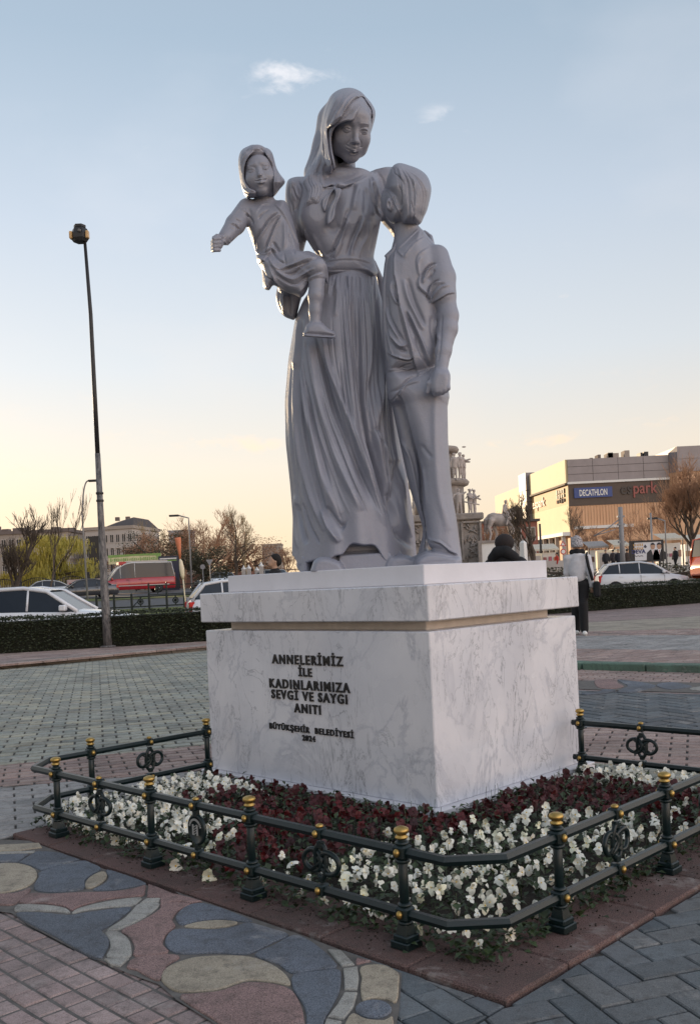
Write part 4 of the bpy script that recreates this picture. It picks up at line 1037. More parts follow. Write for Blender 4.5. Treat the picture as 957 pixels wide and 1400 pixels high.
# drape falling on the left shoulder
fd.puff([(443,170),(458,175),(456,196),(452,210),(455,235),(456,250),(448,256),(440,262),(428,262),(416,258),(413,248),(420,236),(428,222),(436,205),(441,190)], Y0 + .02, .12, 9, .03)
fd.chain([P3(452, 165, .1), P3(445, 200, .12), P3(430, 235, .12)], [.08, .07, .06], .04)
hoodp = zA([(600,168),(660,240),(705,310),(712,380),(700,470),(672,580),(640,690),(600,830),(520,960),(300,1040),(262,900),(232,720),(222,600),(228,524),(300,480),(370,400),(440,300),(500,215)])
fd.puff(hoodp, Y0 - .46, .42, 3.0, .010, 's')
Vs, Qs = fd.mesh(); Vs = relax(Vs, Qs, 1, .3)
sc = Sculpt(400, 105, 530, 290, .2); st = sc.stroke
for pts, w_, amp, kd in [
    (zA([(375,140),(300,260),(240,400),(205,510)]), .9, .010, 'r'), (zA([(400,150),(330,280),(265,400),(225,500)]), 1.2, .010, 'v'), (zA([(330,110),(250,230),(200,380),(175,520)]), 1.2, .009, 'v'),
    (zA([(540,110),(450,180),(380,270),(330,360),(280,450)]), 1.6, .009, 'r'), (zA([(390,235),(360,290),(330,340)]), .9, .010, 'v'), (zA([(520,125),(470,140),(420,180)]), .8, .006, 'v'),
    (zA([(640,220),(580,180),(500,190),(430,270),(380,370),(300,440),(215,500)]), .8, .009, 'r'), (zA([(600,160),(680,240),(720,320),(700,420)]), 1.2, .008, 'v'), (zA([(640,200),(720,300)]), .8, .006, 'r'),
    (zA([(165,520),(175,640),(185,800),(230,940),(285,1060)]), .8, .009, 'r'), (zA([(190,560),(200,700),(215,820),(260,940)]), 1.0, .011, 'v'), (zA([(150,660),(100,780),(60,880),(10,980)]), 1.4, .009, 'r'), (zA([(165,760),(140,900),(110,1020),(120,1100)]), 1.6, .010, 'v'), (zA([(120,780),(80,900),(40,1000)]), 1.2, .009, 'v'), (zA([(200,880),(170,980),(160,1080)]), 1.2, .008, 'r')]:
    st(pts, w_, amp, kd)
Vs = sc.apply(Vs, Qs, .5, 1.25); place('headscarf', Vs, Qs, par=mother)
# wavy hair lock on the left shoulder
fd = Field(P3(400, 300, -.25) - .02, P3(460, 225, .12) + .03, .004)
for k_, (dx, dy, r0) in enumerate(((0, 0, .030), (5, 3, .026), (-5, 4, .024), (9, -2, .020))):
    fd.chain([P3(430 + dx, 232 + dy, -.02), P3(427 + dx * 1.2, 246 + dy, -.10), P3(432 + dx, 258 + dy, -.15), P3(428 + dx * .8, 272 + dy, -.17), P3(419 + dx * .5, 286 + dy, -.15)], [r0, r0 * 1.1, r0, r0 * .8, r0 * .3], .008)
Vl, Ql = fd.mesh(); sc = Sculpt(400, 225, 460, 300, .2)
for dx in (-6, -2, 2, 6, 10): sc.stroke([(430 + dx, 232), (427 + dx, 246), (432 + dx, 258), (428 + dx * .8, 272), (420 + dx * .5, 285)], .7, .005, 'v')
Vl = sc.apply(Vl, Ql); place('hair_lock', Vl, Ql, par=mother)
# ---- daughter
fd = Field(P3(285, 470, -.52) - .02, P3(452, 265, .05) + np.array([.05, .02, .05]), .0050)
YG = Y0 - .20
fd.puff([(331,278),(340,273),(350,274),(372,275),(389,274),(397,290),(404,314),(410,343),(402,362),(375,372),(359,366),(353,360),(351,349),(346,333),(340,316),(335,300)], YG + .02, .10, 18, .02)
fd.puff([(352,350),(375,348),(398,338),(410,344),(422,343),(435,349),(445,358),(449,374),(448,389),(441,382),(426,385),(419,399),(412,407),(403,403),(385,396),(374,390),(368,397),(360,392),(358,368)], YG - .02, .11, 14, .015)
fd.chain([P3(385, 370, -.2), P3(410, 362, -.28), P3(434, 366, -.33)], [.07, .062, .05], .03)
fd.chain([P3(361, 256, -.2), P3(362, 280, -.19)], [.050, .054], .03)
fd.chain([P3(338, 285, -.20), P3(322, 307, -.26), P3(308, 325, -.33)], [.055, .054, .040], .015)
fd.chain([P3(308, 325, -.33), P3(300, 331, -.36)], [.030, .026], .008)
fd.ell(P3(298, 333, -.375), (.030, .035, .033), None, .01)
for i in range(4):
    q = np.array([0, .004 * i, 0]); a = P3(301 - i * .4, 326 + i * 5, -.40) + q; b = P3(293, 327 + i * 4.6, -.415) + q; c = P3(290.5, 331 + i * 3.6, -.385) + q; d_ = P3(295, 334 + i * 2.5, -.365) + q
    fd.chain([a, b, c, d_], [.0105, .0105, .0095, .008], .003)
fd.chain([P3(303, 324, -.375), P3(297, 322.5, -.40), P3(292, 325, -.41)], [.012, .011, .009], .004)
fd.chain([P3(434, 372, -.32), P3(432, 405, -.33), P3(431, 425, -.33), P3(431, 443, -.33)], [.046, .042, .034, .030], .015)
fd.puff(zD([(545,775),(600,752),(680,756),(740,808),(800,842),(815,870),(800,885),(525,872),(525,830)]), YG - .13, .046, 7, .012)
fd.puff(zD([(520,868),(560,864),(780,880),(812,874),(812,895),(785,910),(520,890)]), YG - .13, .052, 3, .004)
V, Q = fd.mesh(); V = relax(V, Q, 1, .4)
sc = Sculpt(285, 262, 465, 470, .25); st = sc.stroke
for pts, w_, w2, amp, kd in [
    (zB([(345,600),(300,680),(240,750)]), .7, .7, .005, 'r'), (zB([(385,700),(430,740),(450,800)]), 1.2, 1.8, .010, 'v'), (zB([(290,745),(320,765),(350,780)]), .8, .8, .007, 'v'), (zB([(240,790),(290,800),(330,840)]), .9, .9, .008, 'c'), (zB([(230,820),(280,850)]), .7, .7, .005, 'v'), (zB([(235,920),(250,960),(270,930)]), .8, .8, .006, 'v'), (zB([(180,940),(200,980),(235,992)]), .9, .9, .008, 'r'), (zB([(330,640),(400,690),(440,760)]), 1.6, 1.6, .006, 'r'),
    (zB([(480,700),(520,640),(560,612),(620,620)]), .9, .9, .007, 's'), (zB([(600,660),(540,700),(500,750)]), .9, .9, .008, 'v'), (zB([(700,690),(620,760),(560,850),(500,950),(490,1060)]), 1.5, 2.2, .012, 'c'), (zB([(720,710),(660,830),(610,960),(570,1060)]), 1.2, 2.0, .011, 'c'), (zB([(640,600),(720,690),(800,830),(870,980),(900,1050)]), .8, 1.2, .012, 's'),
    (zB([(740,760),(750,900),(740,1050)]), 2, 3, .008, 'r'), (zB([(790,880),(820,1000),(840,1080)]), 1.6, 2, .008, 'v'), (zB([(520,840),(480,930),(485,1040)]), 1.5, 2, .009, 'v'), (zB([(640,960),(700,1060)]), 1.6, 2, .012, 'v'), (zB([(560,1060),(620,1020),(680,1060)]), 1.4, 1.4, .009, 'r'),
    (zD([(40,10),(90,110),(180,120),(215,60)]), 1.4, 1.4, .009, 'r'), (zD([(85,215),(130,180),(200,100)]), 1.0, 1.0, .008, 'c'), (zD([(180,150),(230,230),(290,265)]), .9, .9, .012, 'r'), (zD([(215,70),(260,150),(340,210)]), 1.2, 1.2, .012, 'v'),
    (zD([(290,265),(380,230),(460,200),(540,170),(640,140)]), 1.4, 1.8, .012, 'c'), (zD([(330,300),(420,300),(500,230),(560,190)]), 1.8, 1.8, .013, 'v'), (zD([(200,200),(300,310),(420,360),(520,300),(620,250)]), 1.3, 1.8, .012, 'r'), (zD([(230,290),(330,360),(430,400),(560,330),(680,280)]), 1.8, 2.2, .010, 'v'), (zD([(190,220),(240,350),(330,440),(430,510)]), 1.4, 1.6, .012, 'r'), (zD([(470,480),(530,400),(600,330),(700,300)]), 2, 2, .010, 'r'),
    (zD([(130,250),(165,330),(230,370),(280,420)]), .9, .9, .010, 'v'), (zD([(160,335),(170,420),(190,450)]), .9, .9, .008, 'r'), (zD([(560,380),(610,345),(700,338),(735,360)]), .8, .8, .008, 's'), (zD([(650,150),(700,190),(725,260),(730,330)]), 1.2, 1.2, .006, 'r'), (zD([(330,110),(345,200),(350,215)]), 1.2, 1.2, .008, 'v'), (zD([(520,110),(600,120),(660,145)]), 1.5, 1.5, .007, 'v'),
    (zD([(600,765),(640,755),(680,758)]), .5, .5, .004, 'v'), (zD([(560,760),(550,800),(548,850)]), .5, .5, .003, 'v'), (zD([(590,790),(650,770),(700,790)]), .7, .7, .003, 'r')]:
    st(pts, w_, amp * .9, kd, True, w2)
V = sc.apply(V, Q); daughter = place('daughter_figure', V, Q)
HG = .266; axg = head_axes(1, 1, -6.7); x_, f_, u_ = axg; orgg = P3(356, 241.5, -.24)
c0 = P3(356, 234, -.2)
fd = Field(c0 - np.array([.2, .24, .22]), c0 + np.array([.2, .24, .2]), .0026)
head_prims(fd, orgg, axg, HG, True); fd.chain([P3(361, 255, -.2), P3(362, 272, -.19)], [.050, .050], .02)
V, Q = fd.mesh(); V = relax(V, Q, 1, .3)
sc = Sculpt(320, 195, 395, 280, .125); st = sc.stroke
for pts, w_, amp, kd in [
    (zB([(392,300),(415,278),(445,276),(465,290)]), .45, .0035, 'r'), (zB([(400,300),(430,310),(462,298)]), .4, .003, 'r'), (zB([(415,292),(435,290),(450,294)]), .5, .003, 'v'),
    (zB([(535,270),(555,245),(580,245),(598,262)]), .45, .0035, 'r'), (zB([(540,275),(570,283),(598,268)]), .4, .003, 'r'), (zB([(553,265),(568,262),(585,266)]), .5, .003, 'v'),
    (zB([(385,268),(410,248),(455,238)]), .5, .0015, 'r'), (zB([(520,222),(560,214),(600,230)]), .5, .0015, 'r'),
    (zB([(478,398),(510,385),(545,378),(575,378)]), .55, .0045, 'v'), (zB([(485,405),(520,412),(560,400)]), .5, .002, 'r'), (zB([(490,345),(505,352),(530,345),(545,340)]), .4, .003, 'v')]:
    st(pts, w_, amp, kd)
V = sc.apply(V, Q, .4, 1.4); place('face', V, Q, par=daughter)
fd = Field(c0 - np.array([.22, .24, .26]), c0 + np.array([.26, .26, .24]), .0036)
fd.puff(zB([(315,200),(340,110),(400,70),(460,52),(520,82),(580,82),(632,130),(668,260),(705,330),(752,400),(700,472),(640,545),(560,560),(470,552),(390,548),(350,460),(325,340)]), Y0 - .20, .145, 16, .02)
fd.puff([(353,205),(362,209.5),(371,224),(374.5,238),(374,252),(372,275),(350,276),(350,262),(342,258),(336,250),(333.5,238),(336,222),(343,211)], Y0 - .42, .26, 2.5, .006, 's')
fd.ell(P3(352, 213, -.235), (.066, .085, .050), None, .01)
Vs, Qs = fd.mesh(); Vs = relax(Vs, Qs, 1, .3)
sc = Sculpt(315, 190, 400, 285, .2); st = sc.stroke
for pts, w_, amp, kd in [(zB([(345,330),(350,220),(400,130),(470,100),(530,95)]), .8, .007, 'r'), (zB([(335,250),(355,150),(420,90)]), .9, .007, 'v'), (zB([(520,85),(545,100),(580,180),(620,260)]), .9, .008, 'v'), (zB([(560,90),(600,160),(640,260)]), .8, .007, 'r'), (zB([(600,100),(640,190),(650,280)]), .8, .006, 'v'),
    (zB([(650,290),(690,360),(740,400)]), 1.2, .007, 'r'), (zB([(660,330),(665,420),(645,520)]), 1.2, .008, 'v'), (zB([(700,350),(700,420),(660,500)]), 1.2, .005, 'r'), (zB([(345,420),(380,480),(440,500),(480,495)]), .9, .007, 'r'), (zB([(360,480),(410,520),(470,520)]), .9, .007, 'v')]: st(pts, w_, amp, kd)
Vs = sc.apply(Vs, Qs, .5); place('headscarf', Vs, Qs, par=daughter)
# ---- son
YB = Y0 - .27
fd = Field(P3(518, 786, -.62) - .02, P3(634, 300, .02) + np.array([.06, .04, .04]), .0050)
fd.puff([(527,352),(536,340),(542,331),(560,318),(574,312),(585,323),(600,343),(606,375),(603,410),(604,450),(602,490),(590,506),(572,512),(550,508),(530,508),(526,480),(524,430),(523,390)], YB, .15, 26, .02)
fd.puff([(530,503),(565,502),(608,500),(611,520),(611,552),(570,556),(545,552),(532,546)], YB + .01, .145, 20, .015)
fd.puff([(549,520),(600,515),(610,530),(612,570),(612.5,600),(615,640),(618,674),(624,710),(628,740),(630,764),(615,762),(598,755),(585,744),(583,724),(578,688),(576,640),(562,588),(548,542)], YB - .05, .11, 19, .02, slope=(0, -.0002))
fd.puff([(531,505),(556,507),(560,545),(569,588),(580,640),(582,690),(585,727),(584,756),(572,756),(578,728),(573,706),(561,671),(551,627),(541,580),(533,540)], YB + .07, .085, 10, .02)
fd.chain([P3(556, 300, -.3), P3(555, 335, -.28)], [.062, .070], .03)
fd.chain([P3(597, 352, -.33), P3(604, 380, -.36), P3(605, 402, -.38)], [.068, .073, .072], .02)
fd.chain([P3(606, 392, -.37), P3(613, 432, -.39), P3(612, 450, -.40), P3(606, 480, -.43), P3(603, 505, -.45)], [.056, .053, .052, .042, .035], .02)
fd.puff(zF([(600,1010),(725,1030),(738,1150),(722,1215),(660,1250),(600,1245),(560,1240),(545,1180),(550,1110)]), YB - .19, .055, 8, .014)
for i, (xa, ya) in enumerate(((712, 1120), (680, 1140), (645, 1150), (612, 1150))):
    pa, pb, pc, pd = zF([(xa, ya), (xa + 5 - i * 2, ya + 75), (xa - 18, ya + 100), (xa - 45, ya + 70)])
    fd.chain([P3(*pa, -.485), P3(*pb, -.50), P3(*pc, -.48), P3(*pd, -.46)], [.013, .0135, .0125, .011], .004)
pa, pb, pc = zF([(590, 1070), (545, 1150), (520, 1235)]); fd.chain([P3(*pa, -.46), P3(*pb, -.475), P3(*pc, -.47)], [.017, .0145, .011], .008)
# shoes
fd.puff(zH([(638,518),(640,495),(665,470),(700,452),(760,452),(820,470),(856,490),(858,525),(858,560),(638,560)]), YB - .10, .10, 9, .015)
fd.puff([(549,772),(553,763),(567,760),(585,752),(585,785),(548,785)], YB + .04, .08, 7, .012)
fd.cut(2, ZP - .004, 1)
V, Q = fd.mesh(); V = relax(V, Q, 1, .4)
sc = Sculpt(515, 300, 640, 790, .25); st = sc.stroke
for pts, w_, w2, amp, kd in [
    # open shirt edge and inner tee
    (zF([(210,100),(235,300),(260,450),(320,680),(370,870),(432,1085)]), 1.0, 1.2, .024, 's'), (zC([(275,900),(265,1000),(270,1230)]), 1.0, 1.0, .02, 's'),
    (zF([(430,1085),(480,1050),(545,1012)]), .9, .9, .012, 's'),
    (zF([(90,190),(80,400),(100,700)]), 1.5, 1.5, .01, 'r'),
    (zF([(180,170),(175,250),(210,350),(245,400)]), 1.3, 1.3, .012, 'r'), (zF([(205,200),(215,300),(245,380)]), .9, .9, .010, 'v'), (zF([(140,300),(150,480),(230,650),(310,760)]), 2.0, 2.0, .012, 'v'), (zF([(120,420),(160,560),(250,720)]), 1.6, 2, .010, 'r'),
    (zF([(145,630),(200,730),(265,800),(330,770)]), 1.1, 1.3, .016, 'r'), (zF([(135,640),(160,760),(190,880)]), .9, .9, .013, 'r'), (zF([(170,720),(230,800),(330,850)]), 2.2, 2.2, .013, 'v'), (zF([(130,830),(190,885),(330,920),(380,900)]), 1.1, 1.1, .012, 'c'), (zF([(240,1010),(300,980),(370,960)]), 1.0, 1.0, .008, 'v'), (zF([(140,1032),(260,1028),(400,1003)]), .9, .9, .014, 's'),
    # shirt back folds
    (zF([(290,150),(330,330),(420,520),(480,640)]), 3, 3, .010, 'r'), (zF([(330,140),(400,380),(500,600)]), 3, 3, .010, 'v'), (zF([(330,450),(400,600),(470,760),(540,960)]), 2.0, 2.4, .012, 'c'), (zF([(400,700),(450,850),(530,1000)]), 1.8, 1.8, .010, 'v'), (zF([(560,500),(560,650),(590,800)]), 3, 2, .006, 'v'), (zF([(620,480),(600,600),(630,740)]), 2, 2, .009, 'r'), (zF([(270,420),(330,650),(400,850)]), 3, 3, .008, 'r'),
    (zF([(450,100),(430,220),(540,330),(550,390)]), 1.6, 1.6, .014, 's'),
    # collar
    (zC([(495,700),(430,770),(350,850),(290,900)]), .8, .8, .009, 'r'), (zC([(550,770),(460,830),(380,920),(350,972)]), .8, .8, .013, 's'), (zC([(290,905),(320,945),(350,972)]), .8, .8, .012, 's'), (zC([(540,720),(520,760),(560,790)]), .8, .8, .006, 'v'),
    (zC([(560,780),(590,820),(625,850)]), 1, 1, .005, 'v'),
    # sleeve
    (zC([(590,870),(500,930),(470,1000),(480,1100)]), 1.2, 1.2, .010, 's'), (zC([(660,1040),(600,1060),(560,1120),(540,1200)]), 1.4, 1.4, .012, 'c'), (zC([(520,960),(490,1040),(500,1140)]), 1.4, 1.4, .008, 'r'), (zF([(580,30),(520,60),(480,130),(480,200)]), 1.3, 1.3, .010, 'c'), (zF([(640,170),(580,200),(540,270),(540,340)]), 1.3, 1.3, .011, 'c'), (zF([(690,190),(620,210),(560,290),(560,350)]), 1.2, 1.2, .010, 'v'), (zF([(740,205),(660,230),(600,290),(570,360)]), 1.1, 1.1, .009, 'r'), (zF([(590,60),(560,110),(520,160)]), 1.1, 1.1, .008, 'v'),
    (zF([(552,388),(640,340),(720,295),(785,288)]), .9, .9, .014, 's'),
    # forearm
    (zF([(660,480),(650,620),(640,800),(615,960)]), 1.6, 1.4, .006, 'v'), (zF([(560,1010),(530,1080),(520,1180)]), .8, .8, .006, 'r'),
    # trousers
    (zI([(515,290),(560,270),(600,230),(640,215)]), 2, 2, .010, 'v'), (zI([(560,300),(580,260),(640,240)]), 1.6, 1.6, .009, 'r'), (zI([(545,300),(570,330),(600,440),(640,600),(648,740),(662,850)]), 1.6, 1.8, .02, 'v'), (zI([(560,300),(590,380),(620,500),(655,620),(665,760)]), 2.5, 2.5, .010, 'r'), (zI([(520,330),(545,300),(560,280)]), 1.2, 1.2, .010, 'v'),
    (zI([(700,300),(700,480),(715,700),(760,860)]), 5, 6, .008, 'r'), (zI([(660,850),(680,890),(720,900),(760,930),(800,955)]), 1.4, 1.4, .012, 'c'), (zI([(670,870),(672,920),(700,940)]), 1.5, 1.5, .012, 'v'), (zI([(640,500),(690,560)]), 3, 3, .006, 'v'), (zI([(560,480),(600,560),(630,700)]), 2, 2, .008, 'r'),
    (zH([(640,500),(700,470),(780,480),(850,485)]), .8, .8, .006, 'v'), (zH([(645,515),(750,505),(855,505)]), .6, .6, .004, 'v')]:
    st(pts, w_, amp, kd, True, w2)
V = relax(sc.apply(V, Q), Q, 1, .3); son = place('son_figure', V, Q)
# head seen from behind
fd = Field(P3(515, 340, -.52) - .01, P3(598, 215, -.02) + .03, .0036)
hp = zC([(250,122),(310,90),(400,110),(500,150),(570,210),(605,300),(605,380),(572,520),(540,590),(505,650),(490,660),(340,662),(300,650),(240,650),(190,590),(170,500),(165,400),(180,340),(190,290),(210,200)])
fd.puff(hp, YB - .0, .155, 22, .02)
fd.chain([P3(556, 300, -.28), P3(555, 330, -.28)], [.060, .062], .02)
fd.ell(P3(526, 277, -.27), (.020, .05, .06), None, .03)                  # cheek
hair = zC([(250,122),(310,88),(400,108),(500,148),(572,208),(608,300),(608,380),(575,520),(543,590),(508,658),(420,668),(345,665),(325,640),(300,560),(262,480),(230,400),(200,345),(188,300),(205,210)])
fd.puff(hair, YB - .02, .168, 20, .004)
fd.ell(P3(532.5, 280, -.40), (.020, .024, .036), None, .006); fd.ell(P3(531.5, 280, -.424), (.010, .012, .022), None, .004, 's')
V, Q = fd.mesh(); V = relax(V, Q, 1, .3)
sc = Sculpt(515, 215, 600, 345, .2); st = sc.stroke
rr = random.Random(5)
for i in range(26):
    t = i / 25; x0 = 260 + 330 * t; st(zC([(280 + 120 * t, 120 + 40 * t), (300 + 230 * t, 250 + 20 * t), (310 + 270 * t ** 1.1, 400), (330 + 200 * t, 630 - 20 * rr.random())]), .7, rr.choice((.0035, .0045, -.004)), 'r')
for pts, w_, amp, kd in [(zC([(260,130),(265,180),(320,220),(360,300)]), .9, .009, 'v'), (zC([(430,230),(455,280),(440,350)]), .8, .006, 'r'), (zC([(310,300),(340,400),(330,500)]), 1.2, .008, 'v'), (zC([(420,440),(440,520),(430,580)]), .9, .007, 'v'), (zC([(340,520),(320,590),(350,650)]), 1, .008, 'v'), (zC([(460,560),(440,620),(470,655)]), .8, .007, 'v'), (zC([(200,340),(240,400),(270,480),(310,560),(330,640)]), .8, .009, 's'), (zC([(245,430),(270,400),(290,480)]), .9, .006, 'r')]: st(pts, w_, amp, kd)
V = sc.apply(V, Q, .5, 1.1); place('head', V, Q, par=son)
# open lapel seen beyond the chest
fd = Field(P3(515, 530, -.4) - .01, P3(552, 325, -.02) + .02, .0042)
fd.puff([(542,331),(534,341),(525,350),(527,354),(523,382),(522,400),(523,440),(526,480),(532,505),(536,500),(532,440),(534,390),(541,350)], YB - .05, .03, 3, .004)
V, Q = fd.mesh(); place('shirt_lapel', V, Q, par=son)
# ---------------------------------------------------------------- low iron fence round the bed
def post_mesh():
    mb = MB()
    mb.box((0, 0, .012), (.036, .036, .012), 0, 0, .003); mb.box((0, 0, .032), (.030, .030, .010), 0, 0, .004)
    mb.add([(x * .023, y * .023, .042) for x, y in ((-1, -1), (1, -1), (1, 1), (-1, 1))] + [(x * .0165, y * .0165, .075) for x, y in ((-1, -1), (1, -1), (1, 1), (-1, 1))], [(0, 1, 5, 4), (1, 2, 6, 5), (2, 3, 7, 6), (3, 0, 4, 7), (4, 5, 6, 7)])
    mb.lathe([(.0155, .06), (.0150, .34)], (0, 0, 0), 10)
    for z in (.105, .295):
        mb.box((0, 0, z), (.024, .024, .021), 0, 0, .006); mb.lathe([(.0205, z - .034), (.024, z - .030), (.024, z - .025), (.018, z - .021)], (0, 0, 0), 12); mb.lathe([(.018, z + .020), (.023, z + .025), (.023, z + .029), (.016, z + .034)], (0, 0, 0), 12)
    return mb.mesh('post', MAT['iron'])
POST = post_mesh()
kb = MB(); kb.lathe([(.013, 0), (.020, .003), (.021, .007), (.015, .011), (.015, .014), (.022, .019), (.0245, .026), (.022, .033), (.012, .038), (.004, .0395)], (0, 0, 0), 18); KNOB = kb.mesh('knob', MAT['gold'])
kb = MB(); kb.ball((0, 0, 0), (.011, .011, .0135), 10, 7); STUD = kb.mesh('stud', MAT['gold'])
kb = MB(); kb.ball((0, 0, 0), (.014, .014, .009), 10, 6); CAPB = kb.mesh('knob', MAT['gold'])
def knot_mesh():
    mb = MB()                                     # openwork interlace between two clamps, in the local x-z plane
    for s_ in (-1, 1):
        P = []
        for i in range(20):
            a = 2 * pi * i / 20; P.append((s_ * .038 + .044 * cos(a), s_ * .003 * cos(a * 2), .198 + .036 * sin(a)))
        mb.tube(P, .0092, 6, closed=True)
        P = [(s_ * .060 * sin(a * .5 * 1) * 0 + s_ * .058 * sin(a), .004 * cos(a * 3), .198 + .056 * cos(a) * .999) for a in [2 * pi * i / 24 for i in range(24)]]
    P = [(.026 * cos(a), .003 * sin(2 * a), .198 + .060 * sin(a)) for a in [2 * pi * i / 20 for i in range(20)]]; mb.tube(P, .009, 6, closed=True)
    for s_ in (-1, 1): mb.tube([(s_ * .046, .003, .232), (0, 0, .198), (-s_ * .046, -.003, .164)], .007, 6)
    mb.box((0, 0, .256), (.012, .010, .012), 0, 0, .003); mb.box((0, 0, .140), (.012, .010, .012), 0, 0, .003)
    for z in (.105, .295): mb.box((0, 0, z), (.018, .021, .019), 0, 0, .005)
    return mb.mesh('knot_panel', MAT['iron'])
KNOT = knot_mesh()
def disc_mesh():
    mb = MB(); Rx = Matrix.Rotation(pi / 2, 3, 'X')
    prof = [(.052, -.007), (.056, -.004), (.056, .004), (.052, .007), (.046, .0075), (.044, .004), (.001, .004)]
    mb.lathe(prof, (0, 0, .200), 24, R=Rx, sy=1.08)
    prof = [(.001, .0039), (.044, .0039)]
    for z in (.105, .295): mb.box((0, 0, z), (.018, .021, .019), 0, 0, .005)
    mb.box((0, 0, .266), (.011, .010, .014), 0, 0, .003); mb.box((0, 0, .136), (.011, .010, .014), 0, 0, .003)
    return mb.mesh('disc', MAT['iron'])
DISC = disc_mesh()
MAT['silver'] = simple('worn_silver_paint', (.45, .46, .45), .4, .4, var=.2, scale=60)
def emblem_mesh():
    mb = MB()      # two upright pillars with slanting lines between, under an arc of raised dashes
    for x in (-.014, .014): mb.box((x, -.0095, .200), (.0028, .002, .020))
    for k in range(4): mb.box((0, -.0095, .186 + k * .0095), (.012, .0018, .0016), 0, 0, 0, Matrix.Rotation(-.5, 3, 'Y'))
    for k in range(15):
        a = radians(20 + k * 10); mb.box((.037 * cos(a), -.0095, .200 + .040 * sin(a)), (.0022, .0016, .004), 0, 0, 0, Matrix.Rotation(-(a - pi / 2), 3, 'Y'))
    return mb.mesh('emblem', MAT['silver'])
EMB = emblem_mesh()
fence = thing('bed_fence', 'low dark green iron fence with gold knobs around the pansy bed', 'fence', M(0, 0, 0))
fl = Vector(fence.location)
def rel(u, v, z=0): return M(u, v, z) - fl
def add_post(u, v, rz, z0=.012):
    o = link('post', POST, fence, rel(u, v, z0), rz)
    link('knob', KNOB, o, (0, 0, .334))
    for z in (.105, .295):
        for s_ in (-1, 1): link('stud', STUD, o, (0, s_ * .026, z))
def add_panel(me, u, v, rz, emb=False):
    o = link('knot_panel' if me is KNOT else 'medallion', me, fence, rel(u, v, .012), rz)
    link('knob', CAPB, o, (0, 0, .318))
    for z in (.105, .295): link('stud', STUD, o, (0, -.022, z)); link('stud', STUD, o, (0, .022, z))
    if emb: link('emblem', EMB, o)
def add_rail(pts, z):
    mb = MB(); P = [rel(u, v, z) for u, v in pts]
    # square section standing on its edge, mitred at the bends
    n = len(P); r = .0148
    for i in range(n - 1):
        a, b = P[i], P[i + 1]; t = (b - a).normalized(); s_ = t.cross(Vector((0, 0, 1)))
        def off(k, q):
            if k in (0, n - 1): return q
            t2 = (P[k + 1] - P[k]).normalized(); t1 = (P[k] - P[k - 1]).normalized(); bis = (t1.cross(Vector((0, 0, 1))) + t2.cross(Vector((0, 0, 1)))).normalized(); c = bis.dot(s_)
            return q.project(s_).length / c * bis * (1 if q.dot(s_) > 0 else -1) + Vector((0, 0, q.z))
        sec = [s_ * r, s_ * r * .55 + Vector((0, 0, r * .95)), -s_ * r * .55 + Vector((0, 0, r * .95)), -s_ * r, -s_ * r * .55 - Vector((0, 0, r * .95)), s_ * r * .55 - Vector((0, 0, r * .95))]
        A = [a + off(i, q) for q in sec]; B = [b + off(i + 1, q) for q in sec]
        mb.add(A + B, [(k, (k + 1) % 6, 6 + (k + 1) % 6, 6 + k) for k in range(6)] + ([(5, 4, 3, 2, 1, 0)] if i == 0 else []) + ([(6, 7, 8, 9, 10, 11)] if i == n - 2 else []))
    build('rail', mb, MAT['iron'], fence)
UL, VR = -1.275, -1.225        # fence lines
BU, BV = 1.12, 1.62
path = [(-.13, BV), (-1.12, BV), (UL, 1.47), (UL, -1.10), (-1.15, VR), (.98, VR), (BU, -1.07), (BU, -.05)]
for z in (.117, .307): add_rail(path, z)
az = MA + pi / 2                                       # rz so that local x runs along the rail
for v in (1.247, .46, -.19, -.93): add_post(UL, v, az)
for v, me, e in ((.86, KNOT, 0), (.14, DISC, 1), (-.56, KNOT, 0)): add_panel(me, UL, v, az - pi, e)
for u in (-.871, -.145, .58): add_post(u, VR, MA)
for u, me in ((-.51, KNOT), (.22, KNOT)): add_panel(me, u, VR, MA, me is DISC)
for u in (-.88, -.13): add_post(u, BV, MA)
add_panel(KNOT, -.52, BV, MA)
for v in (-.10, -.9): add_post(BU, v, az)
add_panel(KNOT, BU, -.46, az)
